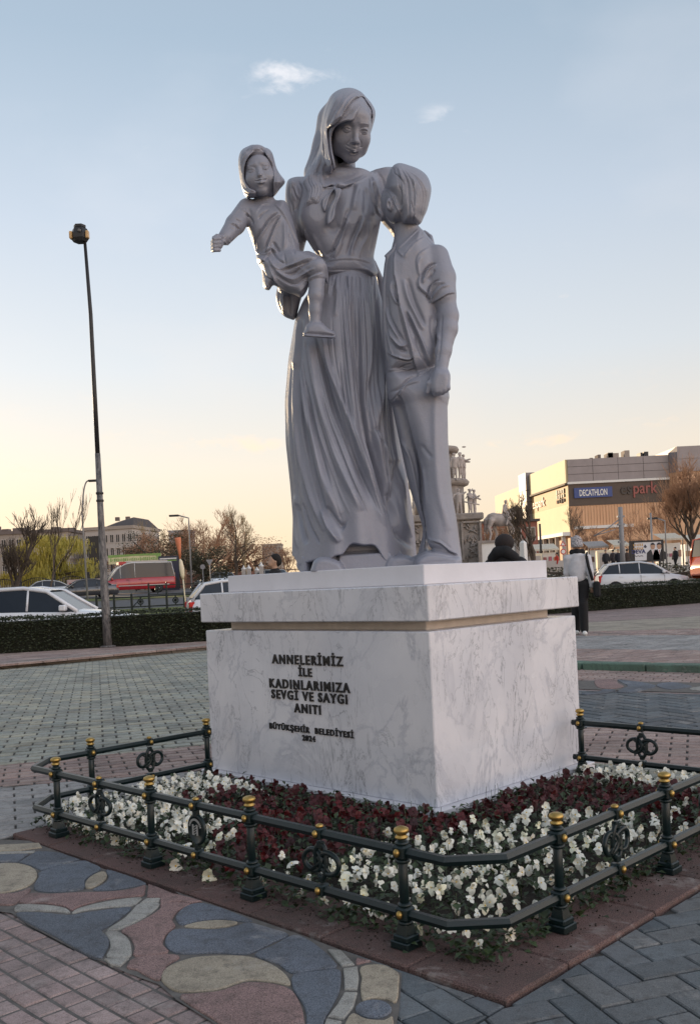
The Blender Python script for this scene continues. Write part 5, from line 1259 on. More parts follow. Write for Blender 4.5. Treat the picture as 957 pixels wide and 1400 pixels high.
# ---------------------------------------------------------------- pansies
MAT['petal_white'] = (lambda t: (t.col(t.mix((.80, .79, .70), (.86, .84, .62), t.ramp(t.objrand(), ((.55, 0), (1, 1))))), t.b.inputs.__getitem__('Subsurface Weight').__setattr__('default_value', .0), t.m)[2])(NT('white_petal', .6))
MAT['petal_red'] = (lambda t: (t.col(t.mix((.026, .002, .004), (.095, .004, .006), t.objrand())), t.m)[1])(NT('dark_red_petal', .55))
MAT['petal_eye'] = simple('yellow_flower_eye', (.75, .5, .05), .6)
MAT['leaf'] = (lambda t: (t.col(t.mix((.014, .028, .010), (.04, .066, .02), t.island())), t.m)[1])(NT('pansy_leaf', .5))
def pansy(mat, seed):
    r = random.Random(seed); mb = MB()
    def petal(ang, ln, wd, tilt, curl):
        rows = []
        for i in range(4):
            t = i / 3; rw = []
            for j in range(5):
                s_ = (j - 2) / 2; wq = wd * (.25 + .75 * sin(min(1, t * 1.25) * pi * .62)) * (1 - .25 * (t > .9))
                x = s_ * wq; y = ln * t * (1 - .22 * s_ * s_ * (t > .3)); z = curl * (t * t) * .9 + .3 * wd * s_ * s_ * t + r.uniform(-.0022, .0022) + .22 * wd * sin(s_ * 6 + seed) * t
                p = Matrix.Rotation(ang, 3, 'Z') @ (Matrix.Rotation(tilt, 3, 'X') @ Vector((x, y, z)))
                rw.append(p)
            rows.append(rw)
        mb.grid(rows)
    petal(pi + r.uniform(-.2, .2), .030, .016, r.uniform(-.5, .3), r.uniform(-.03, -.008))
    for s_ in (-1, 1): petal(pi + s_ * 1.2 + r.uniform(-.2, .2), .025, .0115, r.uniform(-.3, .45), r.uniform(-.018, .012)); petal(s_ * .42 + r.uniform(-.2, .2), .028, .0145, r.uniform(.1, .9), r.uniform(-.024, .012))
    mb.ball((0, 0, .002), .0035, 6, 4, 1)
    mb.tube([(0, 0, -.001), (0, .004, -.02), (0, .002, -.06)], .0014, 4, 2)
    return mb.mesh('pansy', [mat, MAT['petal_eye'] if mat is not MAT['petal_red'] else MAT['soil'], MAT['leaf']])
PW = [pansy(MAT['petal_white'], i) for i in range(7)]; PR = [pansy(MAT['petal_red'], i + 20) for i in range(6)]
rf = random.Random(11)
def in_plinth(u, v, m=.03): return -.075 - m < u < 1.34 + m and -.075 - m < v < 1.81 + m
def zone(u, v):
    # white along the two front edges, the corner and the ends; dark red against the plinth and in the middle of the long side
    if in_plinth(u, v): return None
    if not (-1.22 < u < 1.06 and -1.17 < v < 1.54): return None
    if u < 0 and v > .0:
        if v > 1.0 - .3 * (u + .5): return 'w' if u < -.25 else 'r'
        return 'w' if (u < -.72 and v > .45) or u < -1.0 and v > .25 else 'r'
    if u < .25 and v < 0 and not (u > -.1 and v > -.3):
        return 'w' if (u + v < -.50 and v < -.10 and (u < -.55 or v < -.42)) and not (u < -.5 and v > -.22 and u > -1.1) else 'r'
    if u > .82: return 'w'
    if v < -.95: return 'w' if rf.random() < .6 else 'r'
    return 'r'
pts = []
tries = 0
while len(pts) < 1300 and tries < 60000:
    tries += 1; u = rf.uniform(-1.22, 1.06); v = rf.uniform(-1.17, 1.54); z_ = zone(u, v)
    if z_ is None or in_plinth(u, v, .06): continue
    p = M(u, v); dn = math.hypot(p.x, p.y); md = .041 if z_ == 'w' else .038
    if z_ == 'w' and v > .6: md = .030
    if u > .8: md = .03
    if any((p.x - q[0]) ** 2 + (p.y - q[1]) ** 2 < md * md for q in pts): continue
    pts.append((p.x, p.y, z_, dn, u, v))
pts.sort(key=lambda q: q[3]); nw = nr_ = 0
def flower(name, x, y, z, me, lab, grp):
    o = link(name, me, None, (x, y, z)); to = Vector((-x, -y, 0)).normalized()
    yaw = math.atan2(to.y, to.x) + pi / 2 + rf.gauss(0, .7)
    # blossom faces up and outwards
    o.rotation_euler = (Matrix.Rotation(yaw, 3, 'Z') @ Matrix.Rotation(rf.uniform(.3, 1.6), 3, 'X') @ Matrix.Rotation(rf.uniform(-.5, .5), 3, 'Z')).to_euler()
    s_ = rf.uniform(.62, .98) if me in PR else rf.uniform(.5, .88); o.scale = (s_, s_, s_); tag(o, lab, 'flower', grp)
rest = []
LW = 'white pansy blossom growing among the many white ones inside the iron fence'; LR = 'dark red pansy blossom growing among the red ones against the marble plinth'
for x, y, z_, dn, u, v in pts:
    z = rf.uniform(.065, .125)
    edge = min(u + 1.22, v + 1.17)
    if in_plinth(u, v, .20): z -= .035
    if edge < .08: z -= .03
    nw_, nr2 = (nw, nr_)
    if z_ == 'w' and nw < 298: nw += 1; flower('pansy', x, y, z, rf.choice(PW), LW, 'white pansies in the fenced bed')
    elif z_ == 'r' and nr_ < 298: nr_ += 1; flower('pansy', x, y, z, rf.choice(PR), LR, 'dark red pansies in the fenced bed')
    elif True: rest.append((z_, x, y, z))
for kk, lib, nm in (('w', PW, 'white_pansy_mass'), ('r', PR, 'red_pansy_mass')):       # the blossoms past the limit, joined
    mb = MB()
    for z_, x, y, z in rest:
        if z_ != kk: continue
        me = rf.choice(lib); R_ = Matrix.Rotation(math.atan2(-y, -x) + pi / 2 + rf.gauss(0, .7), 3, 'Z') @ Matrix.Rotation(rf.uniform(.3, 1.6), 3, 'X') @ Matrix.Rotation(rf.uniform(-.5, .5), 3, 'Z'); s_ = rf.uniform(.55, .95)
        b_ = len(mb.v); mb.v += [tuple(Vector((x, y, z)) + R_ @ (v.co * s_)) for v in me.vertices]
        for pl in me.polygons: mb.f.append(tuple(b_ + i for i in pl.vertices)); mb.m.append(pl.material_index); mb.sm.append(True)
    if mb.f: tag(build(nm, mb, list(lib[0].materials)), {'w': 'smaller white pansy blossoms crowded behind the front ones in the bed', 'r': 'smaller dark red pansy blossoms crowded round the foot of the plinth'}[kk], 'flowers', None, 'stuff')
# three blossoms that hang out over the slabs
for px, py, lab in ((241, 1184, 'single cream pansy hanging over the pink slabs, leftmost of those outside the fence'), (286, 1198, 'single cream pansy hanging over the pink slabs near the disc medallion'), (160, 1150, 'white pansy poking out under the lower rail near the left fence corner')):
    p = gp(px, py, .03); o = link('pansy', PW[1], None, p); o.rotation_euler = (1.2, .2, -.3); o.scale = (1.3, 1.3, 1.3); tag(o, lab, 'flower', 'white pansies in the fenced bed')
# foliage: a countless mass of small leaves
lf = MB()
for k in range(12500):
    u = rf.uniform(-1.24, 1.08); v = rf.uniform(-1.19, 1.57)
    if in_plinth(u, v, -.01): continue
    if k % 9 == 0:
        if rf.random() < .5: u = -1.23 + rf.gauss(0, .035)
        else: v = -1.18 + rf.gauss(0, .035)
    z = rf.uniform(.02, .105); e = min(u + 1.25, v + 1.2)
    if e < .1: z = rf.uniform(.008, .06)
    if in_plinth(u, v, .10): z = rf.uniform(.01, .05)
    p = M(u, v, z); a = rf.uniform(0, 2 * pi); t = rf.uniform(-.2, 1.1); l = rf.uniform(.018, .036); wd = l * rf.uniform(.28, .5)
    Rm = Matrix.Rotation(a, 3, 'Z') @ Matrix.Rotation(t, 3, 'X')
    lf.add([p + Rm @ Vector(q) for q in ((0, 0, 0), (wd, l * .5, .12 * l), (0, l * .45, 0), (-wd, l * .5, .12 * l), (0, l, -.1 * l))], [(0, 1, 2), (0, 2, 3), (2, 1, 4), (2, 4, 3)])
for k in range(700):
    u = rf.uniform(-1.2, 1.05); v = rf.uniform(-1.15, 1.5)
    if in_plinth(u, v): continue
    p = M(u, v, .01); lf.tube([p, p + Vector((rf.uniform(-.012, .012), rf.uniform(-.012, .012), rf.uniform(.05, .13)))], .0013, 3)
o = build('pansy_leaves', lf, MAT['leaf']); tag(o, 'dark green pansy leaves and stems filling the fenced bed', 'foliage', None, 'stuff')
# crumbs of dry soil scattered over the slabs
cb = MB()
for k in range(900):
    if rf.random() < .5: u, v = -1.2 - abs(rf.gauss(0, .07)), rf.uniform(-1.3, 1.5)
    else: u, v = rf.uniform(-1.3, 1.2), -1.17 - abs(rf.gauss(0, .08))
    if u < -1.37 or v < -1.36: continue
    s_ = rf.uniform(.0012, .004); cb.ball(M(u, v, .012 + s_ * .5), (s_, s_, s_ * .7), 4, 3)
o = build('soil_crumbs', cb, MAT['soil']); tag(o, 'crumbs of dark soil spilled over the pink slabs', 'soil', None, 'stuff')
# ---------------------------------------------------------------- surroundings
def gz(y): return float(np.interp(y, [0, 30, 76, 100, 160, 4000], [0, 0, .98, 1.22, 1.35, 1.35]))
def bgp(px, Y, dz=0.):                         # point above the surroundings' ground, at distance Y on the ray column px
    a, b = ray(px, 790); q = Vector((a * Y, Y, 0)); q.z = gz(Y) + dz; return q
bpy.data.objects.remove(g0)
mb = MB(); Ys = [-60, 10, 30, 38, 46, 54, 62, 70, 76, 88, 100, 130, 160, 400, 3500]
mb.grid([[(x, y, gz(y) - .05) for x in (-2500, -200, -60, -20, 0, 20, 60, 200, 2500)] for y in Ys], 0, False); g0 = build('ground', mb, MAT['dirt']); g0['kind'] = 'structure'
def strip(name, y0, y1, mat, dz, x0=-90, x1=120, sl=0.):
    m = MB(); ys = sorted(set([y0, y1] + [y for y in Ys if y0 < y < y1])); m.grid([[(x, y + x * sl, gz(y + x * sl) + dz) for x in np.linspace(x0, x1, 24)] for y in ys], 0, False); o = build(name, m, mat); o['kind'] = 'structure'; return o
strip('near_road', 20.6, 33, MAT['asphalt'], -.045 + .01, -60, 14)
strip('right_road', 30.5, 41, MAT['asphalt'], -.035, 8, 90)
strip('verge', 37.5, 44.5, MAT['grass'], -.02, -60, 4)
strip('middle_road', 44.8, 58, MAT['asphalt'], -.03, -80, 30)
strip('far_verge', 59.5, 64, MAT['grass'], -.015, -60, 0)
strip('far_road', 64.5, 84, MAT['asphalt'], -.02, -120, 20)
strip('market_pavement', 44, 140, simple('market_paving', (.30, .26, .22), .9, var=.1, scale=1), -.015, 14, 140)
strip('lane_kerb', 33.6, 34.2, MAT['kerb'], .06, -60, 4)
# ---- vegetation builders
MAT['bark'] = simple('grey_brown_bark', (.085, .065, .05), .9, var=.3, scale=20)
MAT['bark_warm'] = simple('reddish_twigs', (.34, .20, .125), .9, var=.3, scale=20)
MAT['bark_pale'] = simple('pale_twigs', (.30, .23, .13), .9, var=.25, scale=20)
MAT['willow'] = (lambda t: (t.col(t.mix((.30, .27, .04), (.42, .36, .07), t.island())), t.m)[1])(NT('willow_yellow_leaf', .6))
MAT['evergreen'] = (lambda t: (t.col(t.mix((.035, .042, .022), (.085, .08, .045), t.island())), t.m)[1])(NT('dark_evergreen_leaf', .7))
MAT['russet'] = (lambda t: (t.col(t.mix((.22, .13, .08), (.40, .23, .13), t.island())), t.m)[1])(NT('russet_dry_leaf', .8))
MAT['hedge_leaf'] = (lambda t: (t.col(t.mix((.012, .020, .008), (.035, .045, .016), t.island())), t.m)[1])(NT('hedge_leaf', .6))
def branches(mb_t, mb_w, base, d, ln, r, depth, rg, spread=.55, up=.25, nchild=3, wob=.12, tips=None, taper=.62, lenf=.72):
    P = [base]; n = 3; q = base.copy(); dd = d.copy()
    for i in range(n):
        dd = (dd + Vector((rg.gauss(0, wob), rg.gauss(0, wob), rg.gauss(0, wob * .6) + up * .12))).normalized(); q = q + dd * ln / n; P.append(q.copy())
    tgt = mb_t if depth >= 3 else mb_w
    r_ = r * .5 if depth >= 3 else max(r * .5, .008); tgt.tube(P, [r_, r_ * .88, r_ * .76, r_ * taper], 6 if depth >= 4 else (4 if depth >= 2 else 3), cap=False)
    if depth == 0:
        if tips is not None: tips.append(q.copy())
        return
    k = nchild if depth > 1 else nchild + 1
    for i in range(k):
        t = 1.0 if i == 0 else rg.uniform(.35, 1.0); j = min(n - 1, int(t * n)); o = P[j].lerp(P[j + 1], t * n - j) if j < n else P[-1]
        a = rg.uniform(0, 2 * pi); side = Vector((cos(a), sin(a), rg.uniform(-.1, .5)))
        nd = (dd * (1 - spread * .5) + side * spread * (1 if i else .35) + Vector((0, 0, up))).normalized()
        branches(mb_t, mb_w, o, nd, ln * lenf * rg.uniform(.75, 1.15), r * taper * (.95 if i == 0 else .7), depth - 1, rg, spread, up, nchild, wob, tips, taper, lenf)
def bare_tree(pos, h, seed, lab, mat='bark', mat2=None, depth=5, spread=.55, up=.25, r=.12, nchild=3, trunk=.28, lenf=.72, grp=None, minr=None):
    rg = random.Random(seed); t = thing('bare_tree', lab, 'tree', pos, 0, grp); a = MB(); b = MB()
    branches(a, b, Vector((0, 0, -.05)), Vector((0, 0, 1)), h * trunk, r, depth, rg, spread, up, nchild, .10, None, .66, lenf)
    # scale to the wanted height
    mz_ = max(v[2] for v in b.v + a.v); k = h / mz_
    for m in (a, b): m.v = [(v[0] * k, v[1] * k, v[2] * k) for v in m.v]
    build('trunk', a, MAT[mat], t); o = build('crown', b, MAT[mat2 or mat], t); return t
def leafy_tree(pos, h, w_, seed, lab, leaf, n=3500, ls=.22, bark='bark', droop=0., grp=None, name='leafy_tree', low=.12):
    rg = random.Random(seed); t = thing(name, lab, 'tree', pos, 0, grp); a = MB()
    a.tube([(0, 0, -.1), (rg.gauss(0, .1), 0, h * .25), (rg.gauss(0, .2), 0, h * .6)], [w_ * .05, w_ * .04, w_ * .02], 6)
    cl = [(rg.gauss(0, .30) * w_, rg.gauss(0, .28) * w_, h * rg.uniform(low + .1, .92)) for _ in range(26)]
    for c in cl[:12]: a.tube([(0, 0, h * .3), tuple(Vector(c) * .7 + Vector((0, 0, h * .1))), c], [w_ * .02, w_ * .012, .02], 4)
    build('trunk', a, MAT[bark], t); m = MB()
    for k in range(n):
        c = rg.choice(cl); rr_ = w_ * .17; fz = 1 - abs((c[2] / h) - .5) * .6
        p = Vector((c[0] * fz + rg.gauss(0, rr_ * .55), c[1] * fz + rg.gauss(0, rr_ * .55), c[2] + max(-1.6, min(1.3, rg.gauss(0, 1))) * rr_ * .42))
        if p.z < h * low * .4 or p.z > h * 1.06: continue
        if droop:
            l = ls * rg.uniform(1.5, 4); d = Vector((rg.gauss(0, .12), rg.gauss(0, .12), -1)); s_ = Vector((rg.gauss(0, 1), rg.gauss(0, 1), 0)).normalized() * ls * .22
            if p.z - l < .3: l = max(.1, p.z - .3)
            m.add([p - s_, p + s_, p + s_ * .6 + d * l, p - s_ * .6 + d * l], [(0, 1, 2, 3)])
        else:
            R_ = Matrix.Rotation(rg.uniform(0, 6.3), 3, 'Z') @ Matrix.Rotation(rg.uniform(-1.4, 1.4), 3, 'X'); l = ls * rg.uniform(.5, 1.3)
            m.add([p + R_ @ Vector(q) for q in ((-l * .5, 0, 0), (0, -l * .35, .1 * l), (l * .5, 0, 0), (0, l * .35, .1 * l))], [(0, 1, 2, 3)])
    build('crown', m, MAT[leaf], t); return t
def hedge(name, lab, pts, h0, wd, seed, z=.07, n=16000):
    rg = random.Random(seed); t = thing(name, lab, 'hedge', pts[0]); o = Vector(pts[0]); core = MB(); L_ = [Vector(p) - o for p in pts]
    for a, b in zip(L_, L_[1:]):
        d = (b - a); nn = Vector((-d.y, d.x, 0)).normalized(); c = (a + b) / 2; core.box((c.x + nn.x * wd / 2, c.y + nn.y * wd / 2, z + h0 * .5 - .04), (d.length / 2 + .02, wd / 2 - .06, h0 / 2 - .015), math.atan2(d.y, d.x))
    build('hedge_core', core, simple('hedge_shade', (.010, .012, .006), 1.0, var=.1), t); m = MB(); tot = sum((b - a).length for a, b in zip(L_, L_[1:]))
    for k in range(n):
        s_ = rg.uniform(0, tot)
        for a, b in zip(L_, L_[1:]):
            if s_ <= (b - a).length: break
            s_ -= (b - a).length
        d = (b - a).normalized(); nn = Vector((-d.y, d.x, 0)); f = rg.random()
        if f < .62: q = a + d * s_ + nn * (rg.gauss(.03, .025)) + Vector((0, 0, z + h0 * rg.random() ** .9))
        else: q = a + d * s_ + nn * rg.uniform(0, wd) + Vector((0, 0, z + h0 + rg.gauss(0, .018) + .015 * sin(s_ * 2.1 + 3 * sin(s_ * .7))))
        R_ = Matrix.Rotation(rg.uniform(0, 6.3), 3, 'Z') @ Matrix.Rotation(rg.uniform(-1.5, 1.5), 3, 'X'); l = rg.uniform(.025, .06)
        m.add([q + R_ @ Vector(w) for w in ((-l * .5, 0, 0), (0, -l * .3, .1 * l), (l * .5, 0, 0), (0, l * .3, .1 * l))], [(0, 1, 2, 3)])
    build('hedge_leaves', m, MAT['hedge_leaf'], t)
hl = [gp(x, y, KZ) for x, y in ((-260, 908), (0, 893.5), (280, 876.5))]; hl.append(hl[-1] + (hl[-1] - hl[-2]) * .55)
hedge('hedge', 'long clipped dark hedge behind the lamp post, in front of the white sedan', hl, .62, 1.0, 1, 0, 20000)
hr = [gp(x, y, RZ) for x, y in ((700, 843.5), (807, 835.5), (957, 824.5), (1120, 812))]
hedge('hedge', 'clipped dark hedge at the right, in front of the white hatchback', hr, .60, 1.1, 2, 0, 20000)
# ---- lamp posts
MAT['galv'] = (lambda t: (t.col(t.ramp(t.noise(9, 6, .75, stretch=(3, 3, .8)), ((.40, (.06, .06, .065)), (.60, (.22, .21, .205))))), t.m)[1])(NT('weathered_galvanised_steel', .55, .3))
MAT['dark_metal'] = simple('dark_metal', (.03, .03, .032), .5, .3)
MAT['pole_grey'] = simple('grey_pole_paint', (.25, .25, .26), .6, var=.1)
MAT['lamp_glass'] = simple('amber_lamp_glass', (.55, .35, .15), .2)
b0 = gp(148, 885, KZ - .01); t_ = thing('street_lamp', 'tall weathered steel lamp post with lantern head, in front of the left hedge', 'street lamp', b0)
YL = b0.y; pp = [at(x, y, YL) - b0 for x, y in ((148, 885), (142.5, 790), (134, 620), (124.5, 430), (116.5, 330))]
m = MB(); m.tube([pp[0], pp[0].lerp(pp[1], .5), pp[1], pp[1].lerp(pp[2], .5), pp[2]], [.090, .084, .074, .062, .052], 12); build('pole', m, MAT['galv'], t_)
m = MB(); m.tube([pp[2], pp[2].lerp(pp[3], .5), pp[3], pp[4]], [.046, .042, .038, .030], 10); build('upper_pole', m, MAT['dark_metal'], t_)
for f_ in (.62, .68): q = pp[1].lerp(pp[2], f_); m = MB(); m.lathe([(.070, -.02), (.074, -.015), (.074, .015), (.070, .02)], q, 12); build('collar', m, MAT['dark_metal'], t_)
m = MB(); m.lathe([(.13, 0), (.155, .005), (.155, .03), (.10, .04)], (0, 0, 0), 12); build('foot_plate', m, MAT['galv'], t_)
lc = at(110, 320, YL) - b0; m = MB(); m.lathe([(.02, -.16), (.13, -.155), (.17, -.10), (.175, -.02), (.14, .09), (.10, .12)], lc, 6, smooth=False); m.lathe([(.115, .12), (.115, .165), (.03, .175)], lc, 6, smooth=False); build('lantern', m, MAT['dark_metal'], t_)
for s_ in (-1, 1): m = MB(); m.box(lc + Vector((s_ * .155, -.06, -.04)), (.03, .05, .07), 0, 0, .01); build('lamp_glass', m, MAT['lamp_glass'], t_)
m = MB(); m.ball(lc + Vector((.03, -.16, .01)), .035, 8, 6); build('pivot', m, MAT['galv'], t_)
def lamp(px0, y_top, Y, arm, lab, r=.07, hh=None, straight=False):
    p = bgp(px0, Y); top = at(px0, y_top, Y).z - p.z; t = thing('street_lamp', lab, 'street lamp', p); m = MB()
    s_ = Y / F
    if straight: P = [(0, 0, 0), (0, 0, top * .9), (0, 0, top)] + [(arm * s_, 0, top + .25)]
    else: P = [(0, 0, 0), (-.1 if arm > 0 else .1, 0, top * .72)] + [tuple(p) for p in spline([(-.1 if arm > 0 else .1, 0, top * .72), (arm * s_ * .12, 0, top * .90), (arm * s_ * .5, 0, top * .985), (arm * s_, 0, top)], 4)[1:]]
    m.tube(P, [r] + [r * .7] * (len(P) - 1), 8); build('pole', m, MAT['pole_grey'], t)
    m = MB(); e = Vector(P[-1]); m.box(e + Vector((.25 * (1 if arm > 0 else -1), 0, -.03)), (.36, .14, .07), 0, 0, .03); build('lamp_head', m, MAT['dark_metal'], t)
lamp(119, 657, 62, 11, 'slender curved street lamp rising above the dark sedan, left of the near lamp post')
lamp(262, 708, 70, -15, 'slender street lamp with a short left arm, beside the brown trees', straight=True)
lamp(912, 712, 68, -12, 'short grey street lamp above the market, left of the big bare tree', straight=True)
def pole(px, y1, Y, r, lab, name='utility_pole', cat='pole', mat='pole_grey', extra=None):
    p = bgp(px, Y); top = at(px, y1, Y).z - p.z; t = thing(name, lab, cat, p); m = MB(); m.tube([(0, 0, 0), (0, 0, top)], [r, r * .85], 10); build('mast', m, MAT[mat], t)
    if extra: extra(t, top)
    return t
def tram_extra(t, top):
    s_ = 60 / F
    for k, z in enumerate((top - .6, top - 1.1, top - 2.2)): m = MB(); m.box((0, 0, z), (.22, .12, .06)); build('bracket', m, MAT['pole_grey'], t)
    m = MB(); m.tube([(0, 0, top - .7), (-18 * s_, 0, top - 1.3), (-38 * s_, 0, top - 1.75)], .035, 6); m.tube([(-8 * s_, 0, top - 1.4), (-38 * s_, 0, top - 1.75)], .03, 6); build('arm', m, MAT['pole_grey'], t)
pole(852, 693, 60, .17, 'thick grey mast with cross brackets and side arm, before the tan mall', extra=tram_extra)
pole(893, 701, 66, .08, 'thin pale flag pole right of the thick mast', 'flag_pole', 'pole')
pole(208, 725, 100, .05, 'thin pole standing in front of the left office building', 'utility_pole', 'pole')
pole(741, 716, 80, .10, 'thin dark pole in front of the yellow side of the mall', mat='dark_metal')
# ---- trees, left
def tpos(px, Y): return bgp(px, Y)
bare_tree(tpos(18, 50), 5.6, 3, 'dark bare young tree with a broad fan of branches at the far left', depth=5, spread=.62, up=.32, r=.26, trunk=.20, nchild=4, lenf=.76)
bare_tree(tpos(64, 48), 6.3, 8, 'tall thin bare tree with upright twigs in front of the yellow willow', depth=5, spread=.30, up=.45, r=.14, trunk=.30, lenf=.74)
bare_tree(tpos(340, 96), 8.4, 12, 'pale bare tree with fine upright twigs at the right end of the brown trees', mat='bark_pale', depth=6, spread=.55, up=.3, r=.25, nchild=3)
bare_tree(tpos(212, 118), 9.0, 15, 'tall pale bare tree behind the dark evergreen above the minibus', mat='bark_pale', depth=5, spread=.5, up=.3, r=.22, nchild=3)
bare_tree(tpos(322, 78), 6.6, 18, 'dark crooked bare tree standing before the brown trees', depth=5, spread=.7, up=.1, r=.28, trunk=.35, nchild=3)
bw = [(200, 96, 5.9, 'twiggy brown tree right of the office building with the hip roof'), (252, 92, 7.3, 'broad russet bare tree behind the slender street lamp'), (283, 90, 7.7, 'tallest of the russet bare trees, with glowing twig tips'), (306, 94, 6.9, 'rounded russet bare tree behind the crooked dark tree'), (352, 100, 5.6, 'low brown bare tree left of the far apartment block'), (232, 104, 6.6, 'brown bare tree behind the beach flag'), (392, 120, 4.8, 'low orange brown bush seen between the reading man and the statue')]
for i, (px, Y, h_, lab) in enumerate(bw): bare_tree(tpos(px, Y), h_, 30 + i, lab, mat='bark_warm', depth=6, spread=.72, up=.16, r=.26, trunk=.20, nchild=3, lenf=.76, grp='brown trees beyond the far road')
for px, Y, h_, w_, lab, lf_ in ((222, 92, 6.2, 5.6, 'dark evergreen tree behind the minibus and the dark billboard', 'evergreen'), (272, 99, 5.6, 9, 'dense dark undergrowth beneath the russet trees', 'russet'), (315, 101, 5.2, 9, 'dense brown undergrowth right of the slender street lamp', 'russet'), (188, 101, 4.6, 6, 'brown shrubbery in front of the hip roofed office building', 'russet'), (281, 84, 3.6, 4.0, 'dark green conical bush behind the yield sign', 'evergreen'), (248, 104, 6.0, 8, 'dark brown thicket behind the beach flag', 'russet'), (352, 105, 4.4, 7, 'brown thicket beside the white gateposts', 'russet')):
    leafy_tree(tpos(px, Y), h_, w_, int(px), lab, lf_, 6000, .15)
leafy_tree(tpos(76, 112), 7.0, 7.0, 5, 'round yellow green willow in new leaf behind the iron fence', 'willow', 7500, .16, droop=1, name='willow_tree')
leafy_tree(tpos(42, 110), 5.6, 6.0, 6, 'smaller yellow green willow behind the broad bare tree', 'willow', 4500, .16, droop=1, name='willow_tree')
# ---- buildings, left
def wall_mat(name, c, v=.08): return simple(name, c, .85, var=v, scale=.6, bump=.002, bscale=4)
MAT['glass_dark'] = simple('dark_window_glass', (.03, .035, .04), .12, var=.2, scale=.4)
MAT['off_wall'] = wall_mat('beige_render', (.34, .29, .25)); MAT['off_band'] = wall_mat('brown_band', (.16, .13, .12)); MAT['off_pale'] = wall_mat('pale_render', (.45, .41, .38)); MAT['roof_dark'] = wall_mat('dark_roof_sheet', (.08, .07, .07))
def facade(par, o, ax, nrm, W0, z0, z1_, nx, nz, mw, glass, frame, wf=.62, hf=.6, zoff=0):
    # window openings set on a wall: a frame proud of the wall and a pane behind it
    cw = W0 / nx; ch = (z1_ - z0) / nz
    fm = MB(); w2, h2 = cw * wf / 2, ch * hf / 2
    for s_ in (-1, 1): fm.box((s_ * w2, 0, 0), (.05, .06, h2 + .05)); fm.box((0, 0, s_ * h2), (w2 + .04, .062, .05))
    fm.box((0, 0, 0), (.035, .05, h2)); F_ = fm.mesh('window', frame)
    gm = MB(); gm.box((0, .02, 0), (w2, .02, h2)); G_ = gm.mesh('pane', glass)
    rz = math.atan2(ax.y, ax.x)
    for i in range(nx):
        for j in range(nz):
            c = o + ax * (cw * (i + .5)) + Vector((0, 0, z0 + ch * (j + .5) + zoff)); w_ = link('window', F_, par, c, rz); link('pane', G_, w_)
def block(name, lab, px0, px1, Y, h_, dep, wall, nx, nz, roofm=None, cap=.5, ang=0., cat='building', glass=None, extra=None, wf=.62, hf=.6):
    A = bgp(px0, Y); B = bgp(px1, Y); W0 = (B - A).length; c = (A + B) / 2; root = thing(name, lab, cat, c, ang)
    m = MB(); m.box((0, dep / 2, h_ / 2 - .2), (W0 / 2, dep / 2, h_ / 2 + .2)); build('wall', m, wall, root)
    m = MB(); m.box((0, dep / 2, h_ + cap / 2), (W0 / 2 + .25, dep / 2 + .25, cap / 2)); build('roof_edge', m, roofm or wall, root)
    facade(root, Vector((-W0 / 2, -.03, 0)), Vector((1, 0, 0)), None, W0, .8, h_ - .4, nx, nz, wall, glass or MAT['glass_dark'], MAT['off_pale'], wf, hf)
    nd = max(1, int(nx * dep / W0 * .8))
    facade(root, Vector((W0 / 2 + .03, 0, 0)), Vector((0, 1, 0)), None, dep, .8, h_ - .4, nd, nz, wall, glass or MAT['glass_dark'], MAT['off_pale'], wf, hf)
    if extra: extra(root, W0, h_, dep)
    return root
def roofbits(seed, n, grey='off_band'):
    def f(root, W0, h_, dep):
        rg = random.Random(seed)
        for k in range(n):
            m = MB(); x = rg.uniform(-W0 * .35, W0 * .45); s_ = rg.uniform(.4, 1.6); m.box((x, rg.uniform(2, dep - 1), h_ + .9), (s_, .7, rg.uniform(.3, .8))); build('roof_unit', m, MAT[grey], root)
    return f
block('office_building', 'long beige office building with a flat cluttered roof behind the yellow willow', -60, 97, 150, 9.6, 14, MAT['off_wall'], 15, 4, MAT['off_band'], extra=roofbits(4, 6), ang=.0)
def hip(root, W0, h_, dep):
    m = MB(); x = W0 / 2; z = h_ + .5; m.add([(-x * .15, .3, z), (x, .3, z), (x, dep, z), (-x * .15, dep, z), (x * .1, dep * .25, z + .9), (x * .78, dep * .25, z + 1.5), (x * .78, dep * .8, z + 1.5), (x * .1, dep * .8, z + .9)], [(0, 1, 5, 4), (1, 2, 6, 5), (2, 3, 7, 6), (3, 0, 4, 7), (4, 5, 6, 7)]); build('roof', m, MAT['roof_dark'], root)
    for xx in (-x * .1, x * .35): m = MB(); m.box((xx, dep * .4, z + 1.5), (.3, .3, .3)); build('chimney', m, MAT['off_band'], root)
    m = MB(); m.box((-x * .55, -.35, h_ * .45), (W0 * .13, .3, h_ * .45)); build('glazed_stair_tower', m, MAT['glass_dark'], root)
block('office_building', 'grey office building with a dark hip roof and tall glazing behind the near lamp post', 118, 186, 150, 9.6, 13, MAT['off_pale'], 8, 4, MAT['off_wall'], extra=hip, ang=-.12)
block('apartment_block', 'far apartment block with white balconies right of the russet trees', 360, 386, 420, 17, 14, MAT['off_wall'], 6, 7, wf=.75, hf=.45, glass=MAT['off_band'])
block('apartment_block', 'distant grey apartment block peeping over the brown trees', 234, 262, 330, 19.5, 12, wall_mat('grey_render', (.33, .34, .37)), 5, 6)
# unseen block added off to the left, height set to shade the square
ab = block('shade_building', 'tall unseen building added left of the square to shade it', -1150, -90, 84, 13.2, 14, MAT['off_wall'], 20, 5, MAT['off_band'])
